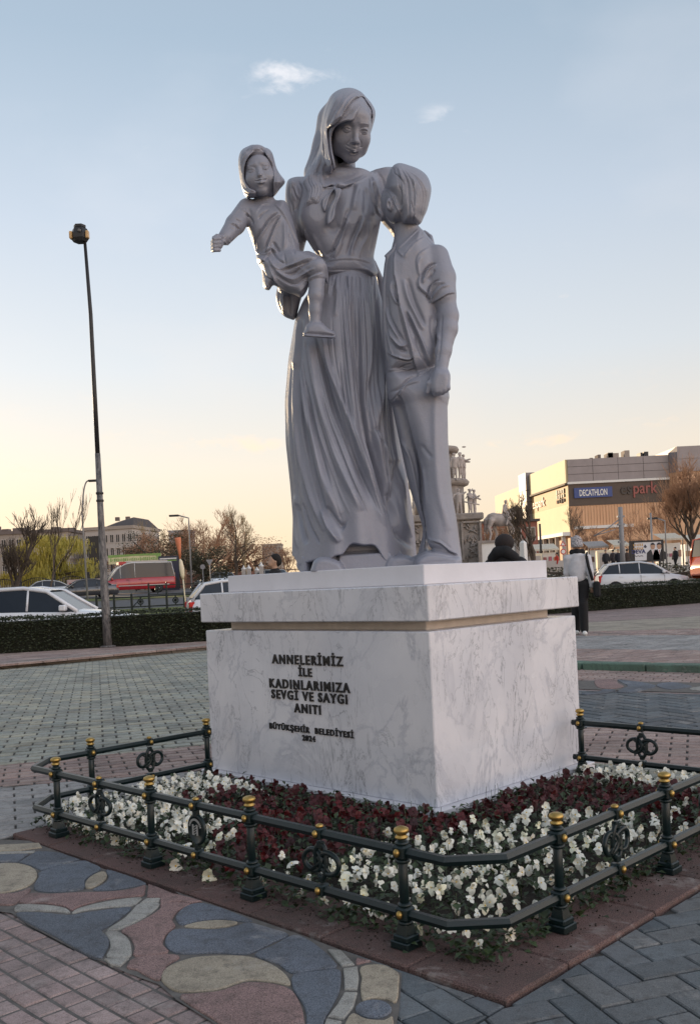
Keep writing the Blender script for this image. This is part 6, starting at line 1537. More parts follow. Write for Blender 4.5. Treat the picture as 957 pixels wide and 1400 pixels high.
# ---- iron fence and hoardings, left
t_ = thing('railing', 'black iron railing with arched tops in front of the willows', 'fence', bgp(0, 88))
m = MB()
x0_, x1_ = -14, 8.2
for i in range(8): m.box((x0_ + i * (x1_ - x0_) / 7, 0, .9), (.14, .14, 1.05)); 
m.box(((x0_ + x1_) / 2, 0, .35), ((x1_ - x0_) / 2, .03, .03)); 
o = m
for i in range(7):
    xa = x0_ + i * (x1_ - x0_) / 7; w_ = (x1_ - x0_) / 7; P = [(xa + w_ * k / 10, 0, 1.2 + .45 * sin(pi * k / 10)) for k in range(11)]; m.tube(P, .045, 4)
    for k in range(1, 16): xx = xa + w_ * k / 16; m.box((xx, 0, .6 + .225 * sin(pi * k / 16)), (.02, .02, .6 + .225 * sin(pi * k / 16)))
build('bars', m, MAT['dark_metal'], t_)['kind'] = 'stuff'
MAT['hoard'] = simple('pale_pink_hoarding', (.50, .38, .36), .7); MAT['white_paint'] = simple('white_paint', (.7, .7, .68), .5, var=.05); MAT['green_banner'] = simple('green_banner', (.22, .36, .10), .6); MAT['yellow_banner'] = simple('cream_banner', (.62, .58, .34), .6)
A = bgp(118, 86); t_ = thing('hoarding', 'low pale pink hoarding right of the arched iron railing', 'hoarding', A); m = MB(); m.box((0, 0, .75), (1.7, .06, .55)); build('panel', m, MAT['hoard'], t_); m = MB(); m.box((0, -.07, .95), (1.5, .01, .06)); m.box((0, -.07, .6), (1.5, .01, .05)); build('red_stripe', m, simple('red_print', (.35, .08, .07), .6), t_)
A = bgp(186, 84); t_ = thing('banner', 'long green and cream banner standing above and behind the red minibus', 'banner', A); W0 = 36 * 84 / F
zb_ = at(186, 770, 84).z - A.z; zt_ = at(186, 757.5, 84).z - A.z
m = MB(); m.box((0, 0, (zb_ + zt_) / 2), (W0, .05, (zt_ - zb_) / 2)); build('cloth', m, MAT['yellow_banner'], t_)
m = MB(); m.extr([(-W0, zt_), (-W0, zt_ - .25), (0, zt_ - .15), (W0 * .8, zt_ - .2), (W0, zb_), (W0, zt_)], (0, -.06, 0), (1, 0, 0), (0, 0, 1), (0, -.01, 0)); build('green_edge', m, MAT['green_banner'], t_)
rg = random.Random(2); m = MB()
for k in range(26): m.box((-W0 * .9 + k * W0 * .07, -.06, (zb_ + zt_) / 2 - .05), (W0 * .02 * rg.uniform(.5, 1.3), .008, .13 * rg.uniform(.6, 1.2)))
build('lettering', m, MAT['green_banner'], t_)
for x in (-W0 * .9, 0, W0 * .9): m = MB(); m.box((x, .1, zb_ / 2), (.06, .06, zb_ / 2)); build('leg', m, MAT['dark_metal'], t_)
# dark billboard with a man in a suit
MAT['navy'] = simple('navy_print', (.025, .03, .055), .4); MAT['skin'] = simple('skin', (.42, .26, .18), .6, var=.06); MAT['suit'] = simple('dark_suit_print', (.02, .02, .025), .6); MAT['shirt_white'] = simple('white_shirt', (.75, .75, .75), .6)
def printed_man(par, x, y, z, s_, tie=(.4, .03, .03)):
    def flat(name, poly, mat, d): m = MB(); m.extr([(p[0] * s_, p[1] * s_) for p in poly], (x, y - d, z), (1, 0, 0), (0, 0, 1), (0, -.004, 0)); return build(name, m, mat, par)
    flat('printed_suit', [(-.5, 0), (.5, 0), (.46, .55), (.2, .78), (-.2, .78), (-.46, .55)], MAT['suit'], .002)
    flat('printed_shirt', [(-.12, .78), (0, .35), (.12, .78)], MAT['shirt_white'], .007)
    flat('printed_tie', [(-.03, .72), (0, .38), (.03, .72)], simple('tie_print', tie, .6), .012)
    flat('printed_face', [(.17 * cos(a), 1.02 + .24 * sin(a)) for a in [2 * pi * i / 14 for i in range(14)]], MAT['skin'], .007)
    flat('printed_hair', [(.18 * cos(a), 1.08 + .22 * sin(a)) for a in [pi * i / 8 for i in range(9)]] + [(-.12, 1.14), (.12, 1.14)], MAT['suit'], .012)
Yb = 80; A = bgp(232, Yb); t_ = thing('billboard', 'dark blue billboard with a man in a suit, right of the red minibus', 'billboard', A); zt_ = at(232, 760, Yb).z - A.z; W0 = 13.5 * Yb / F
m = MB(); m.box((0, 0, zt_ / 2), (W0, .12, zt_ / 2)); build('panel', m, MAT['navy'], t_)
printed_man(t_, W0 * .38, -.12, .1, 1.25); m = MB(); m.box((0, -.13, zt_ - .22), (W0 * .85, .01, .05)); build('lettering', m, MAT['white_paint'], t_); m = MB(); m.box((0, -.13, zt_ - .38), (W0 * .85, .01, .045)); build('green_lettering', m, MAT['green_banner'], t_)
m = MB()
for z in (.9, 1.05, 1.2): m.box((-W0 * .45, -.13, z), (W0 * .35, .01, .03))
build('small_lettering', m, simple('faint_print', (.3, .3, .35), .6), t_)
# beach flag, signs, gateposts
Yf = 40; b0 = at(255.5, 838, Yf); b0.z = gz(Yf); t_ = thing('flag_sign', 'slim leaning sign with an orange inverted cone and a cream oval above the verge', 'sign', b0)
fp = lambda x, y: at(x, y, Yf) - b0
MAT['orange'] = simple('salmon_orange_plastic', (.62, .20, .10), .5, var=.06); MAT['cream'] = simple('cream_plastic', (.70, .62, .45), .5, var=.06)
m = MB(); m.tube([(0, 0, 0), fp(253, 815), fp(250.5, 790)], .028, 8); build('pole', m, MAT['cream'], t_)
m = MB(); m.tube([fp(250.5, 792), fp(250, 787), fp(249, 778), fp(247.5, 768), fp(246.5, 764)], [.03, .085, .11, .075, .03], 12); build('oval', m, MAT['cream'], t_)
m = MB(); m.tube([fp(246.6, 765), fp(245.5, 752), fp(243.6, 737), fp(243.4, 735)], [.03, .075, .135, .13], 12); build('cone', m, MAT['orange'], t_)
Ys_ = 62; A = bgp(288, Ys_); t_ = thing('yield_sign', 'grey back of a triangular give way sign in front of the conical bush', 'road sign', A); zt_ = at(288, 765, Ys_).z - A.z
m = MB(); m.tube([(0, 0, 0), (0, 0, zt_)], .03, 6); build('post', m, MAT['pole_grey'], t_); m = MB(); m.extr([(-.24, 0), (.24, 0), (0, -.42)], (0, -.05, zt_), (1, 0, 0), (0, 0, 1), (0, .02, 0)); build('triangle', m, MAT['pole_grey'], t_)
A = bgp(278, 76); t_ = thing('round_sign', 'small round sign mounted before the conical dark bush', 'road sign', A); m = MB(); m.lathe([(.02, -.02), (.2, -.02), (.2, .02), (.02, .02)], (0, 0, at(278, 775, 76).z - A.z), 14, R=Matrix.Rotation(pi / 2, 3, 'X'), smooth=False); build('disc', m, MAT['pole_grey'], t_); m = MB(); m.tube([(0, .05, 0), (0, .05, at(278, 775, 76).z - A.z)], .03, 6); build('post', m, MAT['pole_grey'], t_)
for px, Y, yt in ((334, 92, 773), (341, 92, 772), (358, 88, 768), (352, 90, 775)):
    A = bgp(px, Y); h_ = at(px, yt, Y).z - A.z; t_ = thing('gatepost', {334: 'white gatepost left of the tall one by the brown thicket', 341: 'middle white gatepost below the pale bare tree', 358: 'tall white gatepost with a pointed cap behind the reading man', 352: 'short white wall pier left of the tall gatepost'}[px], 'gatepost', A)
    m = MB(); m.box((0, 0, h_ * .4), (.19, .19, h_ * .4)); build('shaft', m, MAT['off_pale'], t_); m = MB(); m.lathe([(.25, h_ * .8), (.25, h_ * .84), (.14, h_ * .88), (.03, h_ * 1.0)], (0, 0, 0), 4, smooth=False); build('cap', m, MAT['white_paint'], t_)
A = bgp(310, 98); t_ = thing('wall', 'long low reddish wall under the russet trees', 'wall', A); m = MB(); m.box((0, 0, .6), (5.5, .15, .7)); build('wall_body', m, wall_mat('reddish_wall', (.25, .13, .10)), t_)
# black road fences with round medallions
def road_fence(lab, px0, px1, Y, h_, n, brace=None):
    A = bgp(px0, Y); B = bgp(px1, Y); t = thing('road_fence', lab, 'fence', A); L_ = (B - A).length; k = h_ / .33
    for i in range(n + 1):
        m = MB(); m.box((L_ * i / n, 0, h_ * .52), (.045, .045, h_ * .54)); m.ball((L_ * i / n, 0, h_ * 1.12), .05, 6, 4); build('post', m, MAT['iron'], t)
    for z in (.2, .92): m = MB(); m.box((L_ / 2, 0, h_ * z), (L_ / 2, .028, .032)); build('rail', m, MAT['iron'], t)
    for i in range(n):
        if i % 2 == 0:
            m = MB(); c = Vector((L_ * (i + .5) / n, 0, h_ * .56)); r = h_ * .20
            m.tube([c + Vector((r * cos(a), 0, r * sin(a))) for a in [2 * pi * q / 14 for q in range(14)]], .026, 5, closed=True)
            for a in (0, pi / 2, pi / 4, -pi / 4): m.box(c, (r * 1.0, .02, .02), 0, 0, 0, Matrix.Rotation(a, 3, 'Y'))
            m.box(c + Vector((0, 0, h_ * .28)), (.03, .03, h_ * .1)); m.box(c - Vector((0, 0, h_ * .28)), (.03, .03, h_ * .1)); build('medallion', m, MAT['iron'], t)
    if brace: m = MB(); m.tube([(L_ * brace, 0, h_ * .1), (L_ * (brace + .10), 0, h_ * .9)], .022, 5); build('brace', m, MAT['iron'], t)
road_fence('black road fence with round medallions, nearer one behind the left hedge', 131, 275, 43, .62, 6, .33)
road_fence('black road fence beyond the lane, in front of the dark billboard', 203, 300, 61, .80, 4)
# bicycle-like clutter by the minibus: a small parked motorbike is not legible, left as rails
# ---------------------------------------------------------------- vehicles
def paint(name, c, metal=.0, r=.25):
    t = NT(name, r, metal, .5); t.col(t.ramp(t.noise(2, 3, .5), ((.3, tuple(x * .93 for x in c)), (.7, c)))); t.b.inputs['Coat Weight'].default_value = .6; t.b.inputs['Coat Roughness'].default_value = .08; return t.m
MAT['tyre'] = simple('tyre_rubber', (.015, .015, .016), .85); MAT['rim'] = simple('alloy_rim', (.35, .35, .36), .35, .7); MAT['car_glass'] = simple('tinted_car_glass', (.012, .017, .026), .12, var=.1, spec=.45)
MAT['lamp_red'] = simple('red_tail_lens', (.50, .02, .02), .2); MAT['lamp_clear'] = simple('clear_headlamp', (.6, .62, .62), .15); MAT['trim'] = simple('black_trim', (.02, .02, .02), .5)
PROFILES = {
 # x (front=0 .. rear), belt z, roof z, half width ; greenhouse between marked stations
 'sedan': dict(L=4.5, W=.88, zb=.20, body=[(0, .50, .60), (.06, .62, .74), (.5, .72, .82), (1.15, .80, .87), (2.2, .84, .88), (3.4, .87, .88), (4.0, .90, .84), (4.4, .86, .76), (4.5, .60, .66)], gh=[(1.10, .80, .80), (1.75, 1.24, .66), (2.25, 1.33, .64), (2.9, 1.32, .63), (3.4, 1.20, .64), (3.95, .92, .74)], wheels=(.80, 3.55)),
 'hatch': dict(L=3.9, W=.84, zb=.20, body=[(0, .50, .58), (.06, .64, .72), (.45, .74, .80), (.95, .84, .84), (2.0, .88, .84), (3.2, .92, .84), (3.7, .93, .80), (3.86, .80, .76), (3.9, .5, .70)], gh=[(.90, .84, .78), (1.55, 1.26, .66), (2.1, 1.37, .63), (3.0, 1.36, .62), (3.45, 1.30, .64), (3.78, .95, .74)], wheels=(.74, 3.2)),
 'van': dict(L=4.6, W=.92, zb=.22, body=[(0, .55, .66), (.08, .80, .80), (.6, .98, .88), (1.0, 1.05, .90), (2.5, 1.08, .92), (4.4, 1.08, .92), (4.55, 1.05, .90), (4.6, .6, .86)], gh=[(.75, 1.0, .84), (1.35, 1.62, .76), (1.9, 1.76, .76), (4.1, 1.76, .76), (4.45, 1.70, .77), (4.56, 1.06, .88)], wheels=(.82, 3.7)),
 'minibus': dict(L=5.7, W=1.0, zb=.30, body=[(0, .60, .74), (.08, .95, .88), (.75, 1.10, .96), (1.2, 1.18, .98), (3, 1.22, 1.0), (5.5, 1.22, 1.0), (5.65, 1.18, .98), (5.7, .6, .95)], gh=[(.60, 1.05, .88), (1.30, 1.95, .82), (1.9, 2.28, .84), (2.4, 2.36, .86), (5.45, 2.32, .86), (5.66, 1.20, .96)], wheels=(.95, 4.4)),
}
def car(kind, name, lab, cat, loc, rz, body_m, glass=None, side_glass=1, s=1., extra=None, roofm=None):
    # local frame: x forward (front at +L/2), y left, origin on the road under the middle
    p = PROFILES[kind]; t = thing(name, lab, cat, loc, rz); L_ = p['L'] * s; W_0 = p['W'] * s; fx = lambda x: L_ / 2 - x * s
    glass = glass or MAT['car_glass']
    rows = []
    bs = p['body']
    for i, (x, zt, w_) in enumerate(bs):
        zt *= s; w_ *= s; zb = p['zb'] * s + (.12 * s if i in (0, len(bs) - 1) else 0); m_ = (zb + zt) / 2
        sec = [(w_ * .86, zb), (w_ * .98, zb + .07 * s), (w_, m_), (w_ * .985, zt - .10 * s), (w_ * .93, zt - .02 * s), (w_ * .6, zt + .02 * s), (0, zt + .035 * s)]
        rows.append([Vector((fx(x), y, z)) for y, z in sec] + [Vector((fx(x), -y, z)) for y, z in sec[-2::-1]])
    m = MB(); m.grid(rows[::-1], 0, True); n = len(rows[0])
    m.add(rows[0], [tuple(range(n))], 0); m.add(rows[-1], [tuple(range(n - 1, -1, -1))], 0); build('body', m, body_m, t)
    gh = p['gh']; k = len(gh); beltz = lambda x: float(np.interp(x, [b[0] for b in bs], [b[1] for b in bs])) * s
    m = MB(); sg = MB(); fr = MB(); top = []
    for i in range(k):
        x, z, w_ = gh[i]; top.append((fx(x), w_ * s, z * s))
    bw_ = lambda x: float(np.interp(x, [b[0] for b in bs], [b[2] for b in bs])) * s * .93
    for i in range(k - 1):
        x0, w0, z0 = top[i]; x1, w1, z1_ = top[i + 1]; X0, X1 = gh[i][0], gh[i + 1][0]
        for sd_ in (1, -1):
            q = [Vector((x0, sd_ * bw_(X0), beltz(X0) - .02)), Vector((x1, sd_ * bw_(X1), beltz(X1) - .02)), Vector((x1, sd_ * w1, z1_)), Vector((x0, sd_ * w0, z0))]
            if side_glass: sg.add(q, [(0, 1, 2, 3) if sd_ < 0 else (3, 2, 1, 0)])
            else: m.add(q, [(0, 1, 2, 3) if sd_ < 0 else (3, 2, 1, 0)])
        fw = (i == 0 or i == k - 2)
        q = [Vector((x0, w0, z0)), Vector((x0, -w0, z0)), Vector((x1, -w1, z1_)), Vector((x1, w1, z1_))]
        if fw: fr.add([v for v in q], [(0, 1, 2, 3)])
        else:
            qq = [Vector((x0, w0, z0)), Vector((x0, w0 * .5, z0 + .03)), Vector((x0, -w0 * .5, z0 + .03)), Vector((x0, -w0, z0))], [Vector((x1, w1, z1_)), Vector((x1, w1 * .5, z1_ + .03)), Vector((x1, -w1 * .5, z1_ + .03)), Vector((x1, -w1, z1_))]
            m.grid([qq[1], qq[0]], 0, True)
    # pillars and roof rails over the glass
    rp = [Vector((a, b, c)) for a, b, c in top]
    for sd_ in (1, -1):
        P = [Vector((fx(gh[0][0]) + .02, sd_ * bw_(gh[0][0]), beltz(gh[0][0])))] + [Vector((v.x, sd_ * v.y, v.z)) for v in rp[1:-1]] + [Vector((fx(gh[-1][0]) - .02, sd_ * bw_(gh[-1][0]), beltz(gh[-1][0])))]
        m.tube(P, .045 * s, 5)
        for X in ([2.15, 3.0] if kind in ('sedan', 'hatch') else [1.5, 2.6]):
            zt = float(np.interp(X, [g[0] for g in gh], [g[1] for g in gh])) * s; wt = float(np.interp(X, [g[0] for g in gh], [g[2] for g in gh])) * s
            m.tube([Vector((fx(X), sd_ * bw_(X), beltz(X))), Vector((fx(X), sd_ * wt, zt))], .028 * s, 4)
    build('roof', m, roofm or body_m, t)
    if side_glass: build('side_window', sg, glass, t)
    build('windscreen', fr, glass, t)
    wr = (.30 if kind in ('sedan', 'hatch') else .34) * s
    for wx in p['wheels']:
        for sd_ in (1, -1):
            Rx = Matrix.Rotation(-sd_ * pi / 2, 3, 'X'); c = (fx(wx), sd_ * (W_0 * .90), wr)
            w_ = MB(); w_.lathe([(wr * .6, -.10 * s), (wr * .95, -.10 * s), (wr, -.06 * s), (wr, .06 * s), (wr * .95, .10 * s), (wr * .6, .10 * s)], c, 18, R=Rx); wo = build('wheel', w_, MAT['tyre'], t)
            w_ = MB(); w_.lathe([(wr * .62, .09 * s), (wr * .62, .105 * s), (wr * .5, .085 * s), (wr * .15, .10 * s), (wr * .1, .11 * s)], c, 10, R=Rx); build('rim', w_, MAT['rim'], wo)
    for sd_ in (1, -1):
        m = MB(); m.ball((fx(.16), sd_ * bs[1][2] * s * .82, bs[1][1] * s * .92), (.14 * s, .16 * s, .07 * s), 8, 6); build('headlight', m, MAT['lamp_clear'], t)
        zz_ = bs[-2][1] * s * .86; m = MB(); m.box((fx(p['L'] - .10), sd_ * bs[-2][2] * s * .93, zz_), (.09 * s, .06 * s, .09 * s if kind in ('sedan',) else .16 * s), 0, 0, .02); build('tail_light', m, MAT['lamp_red'], t)
        X = gh[0][0] + .25; m = MB(); m.box((fx(X), sd_ * (bw_(X) + .10 * s), beltz(X) + .07 * s), (.07 * s, .10 * s, .065 * s), 0, 0, .025); build('mirror', m, body_m, t)
        for X in (2.0, 2.95): 
            m = MB(); m.box((fx(X) , sd_ * W_0 * .985, beltz(X) - .14 * s), (.09 * s, .02, .018 * s)); build('door_handle', m, MAT['trim'] if kind != 'hatch' else body_m, t)
    for X in (1.12, 2.12, 3.05):
        if X < p['L'] - 1: m = MB(); [m.box((fx(X), sd_ * W_0 * .992, (beltz(X) + p['zb'] * s) / 2 + .03), (.006, .012, (beltz(X) - p['zb'] * s) / 2 - .10)) for sd_ in (1, -1)]; build('door_seam', m, MAT['trim'], t)
    if extra: extra(t, fx, s)
    return t
WHITE = paint('white_car_paint', (.72, .74, .78)); GREY = paint('dark_grey_car_paint', (.07, .075, .085), .4); SILV = paint('silver_car_paint', (.42, .44, .46), .5); REDP = paint('dark_red_bus_paint', (.38, .025, .035)); 
def cloc(px, Y, dz=0): p = bgp(px, Y); p.z += dz - .03; return p
car('sedan', 'sedan', 'white sedan with dark windows passing behind the left hedge', 'car', cloc(46, 21), 0, WHITE)
car('sedan', 'sedan', 'dark grey sedan with its headlights on the far road, left of the near lamp post', 'car', cloc(115, 66), radians(180 + 24), GREY)
car('sedan', 'sedan', 'silver sedan at the far left, behind the dark grey one', 'car', cloc(60, 72), radians(180 + 18), SILV)
car('hatch', 'hatchback', 'silver hatchback on the far road, right of the slender street lamp', 'car', cloc(294, 92), radians(180 + 30), paint('blue_silver_paint', (.45, .50, .55), .4))
car('hatch', 'hatchback', 'white hatchback showing its red tail light at the left edge of the plinth', 'car', cloc(352, 26, -.05), radians(14), WHITE)
car('hatch', 'hatchback', 'white hatchback with a red tail light behind the right hedge', 'car', cloc(876, 42, -.27), radians(-6), WHITE)
car('hatch', 'hatchback', 'small pale car just left of the reading man on the far road', 'car', cloc(366, 90), radians(150), paint('pale_silver_paint', (.5, .52, .52), .3))
def bus_extra(t, fx, s):
    m = MB(); m.box((fx(3.6), 0, 2.44 * s), (1.6 * s, .7 * s, .07 * s), 0, 0, .03); build('roof_rack', m, MAT['off_pale'], t)
    m = MB(); m.box((fx(1.75), 0, 2.36 * s), (.30 * s, .62 * s, .12 * s), 0, 0, .03); build('destination_sign', m, simple('red_sign', (.4, .03, .03), .4), t)
    for sd_ in (1, -1): m = MB(); m.box((fx(3.2), sd_ * 1.0 * s, .62 * s), (2.0 * s, .02, .035 * s)); build('side_stripe', m, MAT['off_pale'], t)
car('minibus', 'minibus', 'dark red minibus with a white roof on the far road', 'minibus', cloc(187, 74), radians(180 + 22), REDP, extra=bus_extra, roofm=paint('white_roof_paint', (.6, .6, .6)))
car('van', 'van', 'orange red van cut off by the right edge of the photo', 'van', cloc(1034, 41, .05), radians(12), paint('orange_red_van_paint', (.62, .13, .05)), side_glass=0, s=1.12)
# ---------------------------------------------------------------- shopping centre
MAT['tan_clad'] = (lambda t: (t.col(t.mix((.62, .37, .21), (.68, .42, .25), t.ramp(t.noise(.5, 3, .5, stretch=(6, 6, .3)), ((.4, 0), (.6, 1))))), t.m)[1])(NT('tan_ribbed_cladding', .6))
MAT['grey_clad'] = simple('grey_metal_cladding', (.24, .22, .23), .45, .2, var=.1, scale=.8)
MAT['sign_band'] = simple('brown_sign_band', (.10, .075, .06), .7, var=.1, scale=1)
MAT['yel_clad'] = simple('cream_cladding', (.62, .52, .28), .6, var=.06, scale=.5)
MAT['sunlit_clad'] = simple('sunlit_top_cladding', (.58, .48, .28), .6, var=.05, scale=.5)  # grey parapet cladding again, with the sunlight put into its colour
MAT['orange_clad'] = simple('orange_cladding', (.55, .34, .15), .6, var=.06, scale=.5)
mall = thing('shopping_centre', 'large tan shopping centre with dark sign band and sunlit yellow side wall', 'building', bgp(782, 150))
mo = Vector(mall.location); YM = 150.
def zt(py, px=782, Y=YM): return at(px, py, Y).z - mo.z
def xr(px, Y=YM): return at(px, 780, Y).x - mo.x
ang_l = math.atan2(198 - 150, at(683, 780, 198).x - at(782, 780, 150).x)
dl = Vector((cos(ang_l), sin(ang_l), 0)); nl_ = Vector((-sin(ang_l), cos(ang_l), 0)); nl_ = nl_ if nl_.x < 0 else -nl_
LF = Vector((at(683, 780, 198).x - mo.x, 48, 0)).length
z_top, z_b1, z_b2, z_b3, z_g = zt(628), zt(659), zt(662), zt(692), zt(724)
xe = xr(920)
def wallbox(name, x0, x1, z0, z1_, mat, proud=0., par=mall, d=6):      # front-facing block
    m = MB(); m.box(((x0 + x1) / 2, d / 2 - proud, (z0 + z1_) / 2), ((x1 - x0) / 2, d / 2, (z1_ - z0) / 2)); return build(name, m, mat, par)
wallbox('front_wall', .03, xe, -.3, z_b3, MAT['tan_clad'], 0, d=20)
wallbox('sign_band', .02, xe + .01, z_b3, z_b2, MAT['sign_band'], .10, d=20)
wallbox('white_ledge', -.1, xe + .02, z_b2, z_b1, MAT['white_paint'], .35, d=20)
for k in range(3):                                                       # the grey parapet is made of long panels
    h_ = (z_top - z_b1) / 3
    for q in range(4): wallbox('parapet_panel', xe * q / 4 + .04, xe * (q + 1) / 4 - .02, z_b1 + h_ * k + .03, z_b1 + h_ * (k + 1) - .03, MAT['grey_clad'], .15, d=20)
wallbox('parapet_backing', .05, xe, z_b1, z_top - .05, MAT['dark_metal'], .05, d=20)
wallbox('lower_ledge', .5, xe * .62, z_g, z_g + .45, MAT['white_paint'], .5, d=1)
n_ = 34
m = MB()
for k in range(n_): m.box((xe * (k + .5) / n_, -.04, (z_g + z_b3) / 2), (.05, .05, (z_b3 - z_g) / 2))
build('cladding_ribs', m, MAT['tan_clad'], mall)['kind'] = 'stuff'
# side wall, receding
def sidebox(name, s0, s1, z0, z1_, mat, proud=0., dz=0.):
    P = [dl * s0 + nl_ * proud, dl * s1 + nl_ * proud, dl * s1 - nl_ * 5, dl * s0 - nl_ * 5]; poly = ccw([(p.x, p.y) for p in P]); m = MB(); m.prism(poly, z0, z1_); return build(name, m, mat, mall)
s1_ = LF * .44
sidebox('side_parapet', 0.02, s1_, zt(660), z_top, MAT['sunlit_clad'], .3); sidebox('side_ledge', 0.01, s1_ + .02, zt(662.5), zt(660), MAT['sign_band'], .5); sidebox('side_sign_wall', .03, s1_ - .02, zt(689), zt(662.5), MAT['orange_clad']); sidebox('side_wall', .04, s1_ - .04, zt(727), zt(689), MAT['yel_clad'], .02)
sidebox('side_canopy', .05, s1_ + 2, zt(732), zt(727), MAT['white_paint'], 1.2); sidebox('side_glazing', .4, s1_, -.3, zt(732), MAT['glass_dark'], -1.0)
for k in range(6): P = dl * (1 + k * s1_ / 6) + nl_ * .8; m = MB(); m.box((P.x, P.y, zt(732) / 2), (.28, .28, zt(732) / 2)); build('column', m, MAT['off_pale'], mall)
sidebox('stair_tower', s1_ + .2, s1_ + 5.0, -.3, zt(624), MAT['grey_clad'], .9)
for k in range(7): sidebox('tower_joint', s1_ + .15, s1_ + 5.05, zt(760 - k * 18) , zt(760 - k * 18) + .12, MAT['dark_metal'], .95)
sidebox('rear_side_wall', s1_ + 5.1, LF, -.3, zt(690), MAT['yel_clad'], .1); sidebox('rear_side_parapet', s1_ + 5.1, LF, zt(690), zt(640), MAT['sunlit_clad'], .25)
# right-hand block, standing forward
xf = xr(932, 148); fwd = -1.9
m = MB(); m.add([(xe, 0, -.3), (xf, fwd, -.3), (xf, fwd, z_b1 + .6), (xe, 0, z_b1 + .6)], [(0, 1, 2, 3)]); build('return_wall', m, MAT['tan_clad'], mall)
m = MB(); m.add([(xe, -.1, z_b1 + .6), (xf, fwd - .1, z_b1 + .6), (xf, fwd - .1, z_top + 1), (xe, -.1, z_top + .2)], [(0, 1, 2, 3)]); build('return_parapet', m, MAT['grey_clad'], mall)
m = MB(); m.box((xf + 17, fwd + 10, z_b1 / 2 + .2), (17, 10, z_b1 / 2 + .4)); build('right_wall', m, MAT['tan_clad'], mall)
for k in range(2):
    for q in range(4): m = MB(); h_ = (z_top + 1 - z_b1 - .6) / 2; m.box((xf + 4.2 * (2 * q + 1), fwd + 9.8, z_b1 + .6 + h_ * (k + .5)), (4.17, 10, h_ / 2 - .02)); build('parapet_panel', m, MAT['grey_clad'], mall)
for px0, px1, py, lab in ((818, 822, 626, 'off_band'), (829, 833, 622, 'off_band'), (842, 858, 621, 'off_wall'), (843, 850, 620, 'dark_metal'), (866, 873, 618, 'off_wall'), (888, 891, 622, 'dark_metal'), (893, 899, 621, 'dark_metal')):
    m = MB(); a, b = xr(px0), xr(px1); zz_ = zt(py); m.box(((a + b) / 2, 3, (z_top + zz_) / 2), ((b - a) / 2, 1, (zz_ - z_top) / 2 + .1)); build('roof_unit', m, MAT[lab], mall)
MAT['blue_sign'] = simple('blue_sign', (.012, .05, .22), .35, var=.05); MAT['red_letter'] = simple('dark_red_letters', (.28, .07, .06), .4, var=.05); MAT['grey_letter'] = simple('dark_letters', (.03, .025, .025), .4)
Rf = Matrix(((1, 0, 0), (0, 0, -1), (0, 1, 0))).to_4x4()
m = MB(); xa, xb = xr(789), xr(841); zc = (zt(667.5) + zt(682)) / 2; m.box(((xa + xb) / 2, -.22, zc + .02), ((xb - xa) / 2, .1, .80)); sg_ = build('shop_sign', m, MAT['blue_sign'], mall)
me = text_mesh('sign_lettering', 'DECATHLON', 1.25, MAT['white_paint'], .04, .028, 'CENTER', 1.0); o = link('sign_lettering', me, sg_); o.matrix_basis = Matrix.Translation(((xa + xb) / 2, -.34, zc - .43)) @ Rf
wtx = max(v.co.x for v in me.vertices) - min(v.co.x for v in me.vertices); k = (xr(834) - xr(796)) / wtx; o.matrix_basis = Matrix.Translation(((xr(796) + xr(834)) / 2, -.34, zc - .43 * 1.1)) @ Rf @ Matrix.Diagonal((k, 1.1, 1, 1))
def mall_text(txt, mat, x0, x1, zbase, hgt):
    me = text_mesh('mall_lettering', txt, hgt, mat, .06, .03, 'LEFT'); mn = min(v.co.x for v in me.vertices); mx = max(v.co.x for v in me.vertices); k = (x1 - x0) / (mx - mn)
    o = link('mall_lettering', me, mall); o.matrix_basis = Matrix.Translation((x0 - mn * k, -.20, zbase)) @ Rf @ Matrix.Diagonal((k, 1, 1, 1))
mall_text('es', MAT['grey_letter'], xr(853), xr(868), zt(679), 2.6); mall_text('park', MAT['red_letter'], xr(870), xr(903), zt(679), 2.6)
# same name on the sunny side wall
Rs = Matrix((( -dl.x, 0, nl_.x, 0), (-dl.y, 0, nl_.y, 0), (0, 1, 0, 0), (0, 0, 0, 1)))
def side_text(txt, mat, s_c, zb, size, sx=1.): me = text_mesh('side_lettering', txt, size, mat, .05, .03, 'CENTER', sx); o = link('side_lettering', me, mall); o.matrix_basis = Matrix.Translation(dl * s_c + nl_ * .12 + Vector((0, 0, zb))) @ Rs
side_text('espark', MAT['red_letter'], s1_ * .78, zt(682), 2.2, 1.3)
for k in range(3):
    for q in range(4): P = dl * (s1_ * (.10 + .055 * q)) + nl_ * .1; m = MB(); m.box((P.x, P.y, zt(669 + k * 6.5)), (.06, .42, .26 if (k + q) % 3 else .38), 0); build('shop_lettering', m, MAT['grey_letter'] if k < 2 else MAT['off_band'], mall)
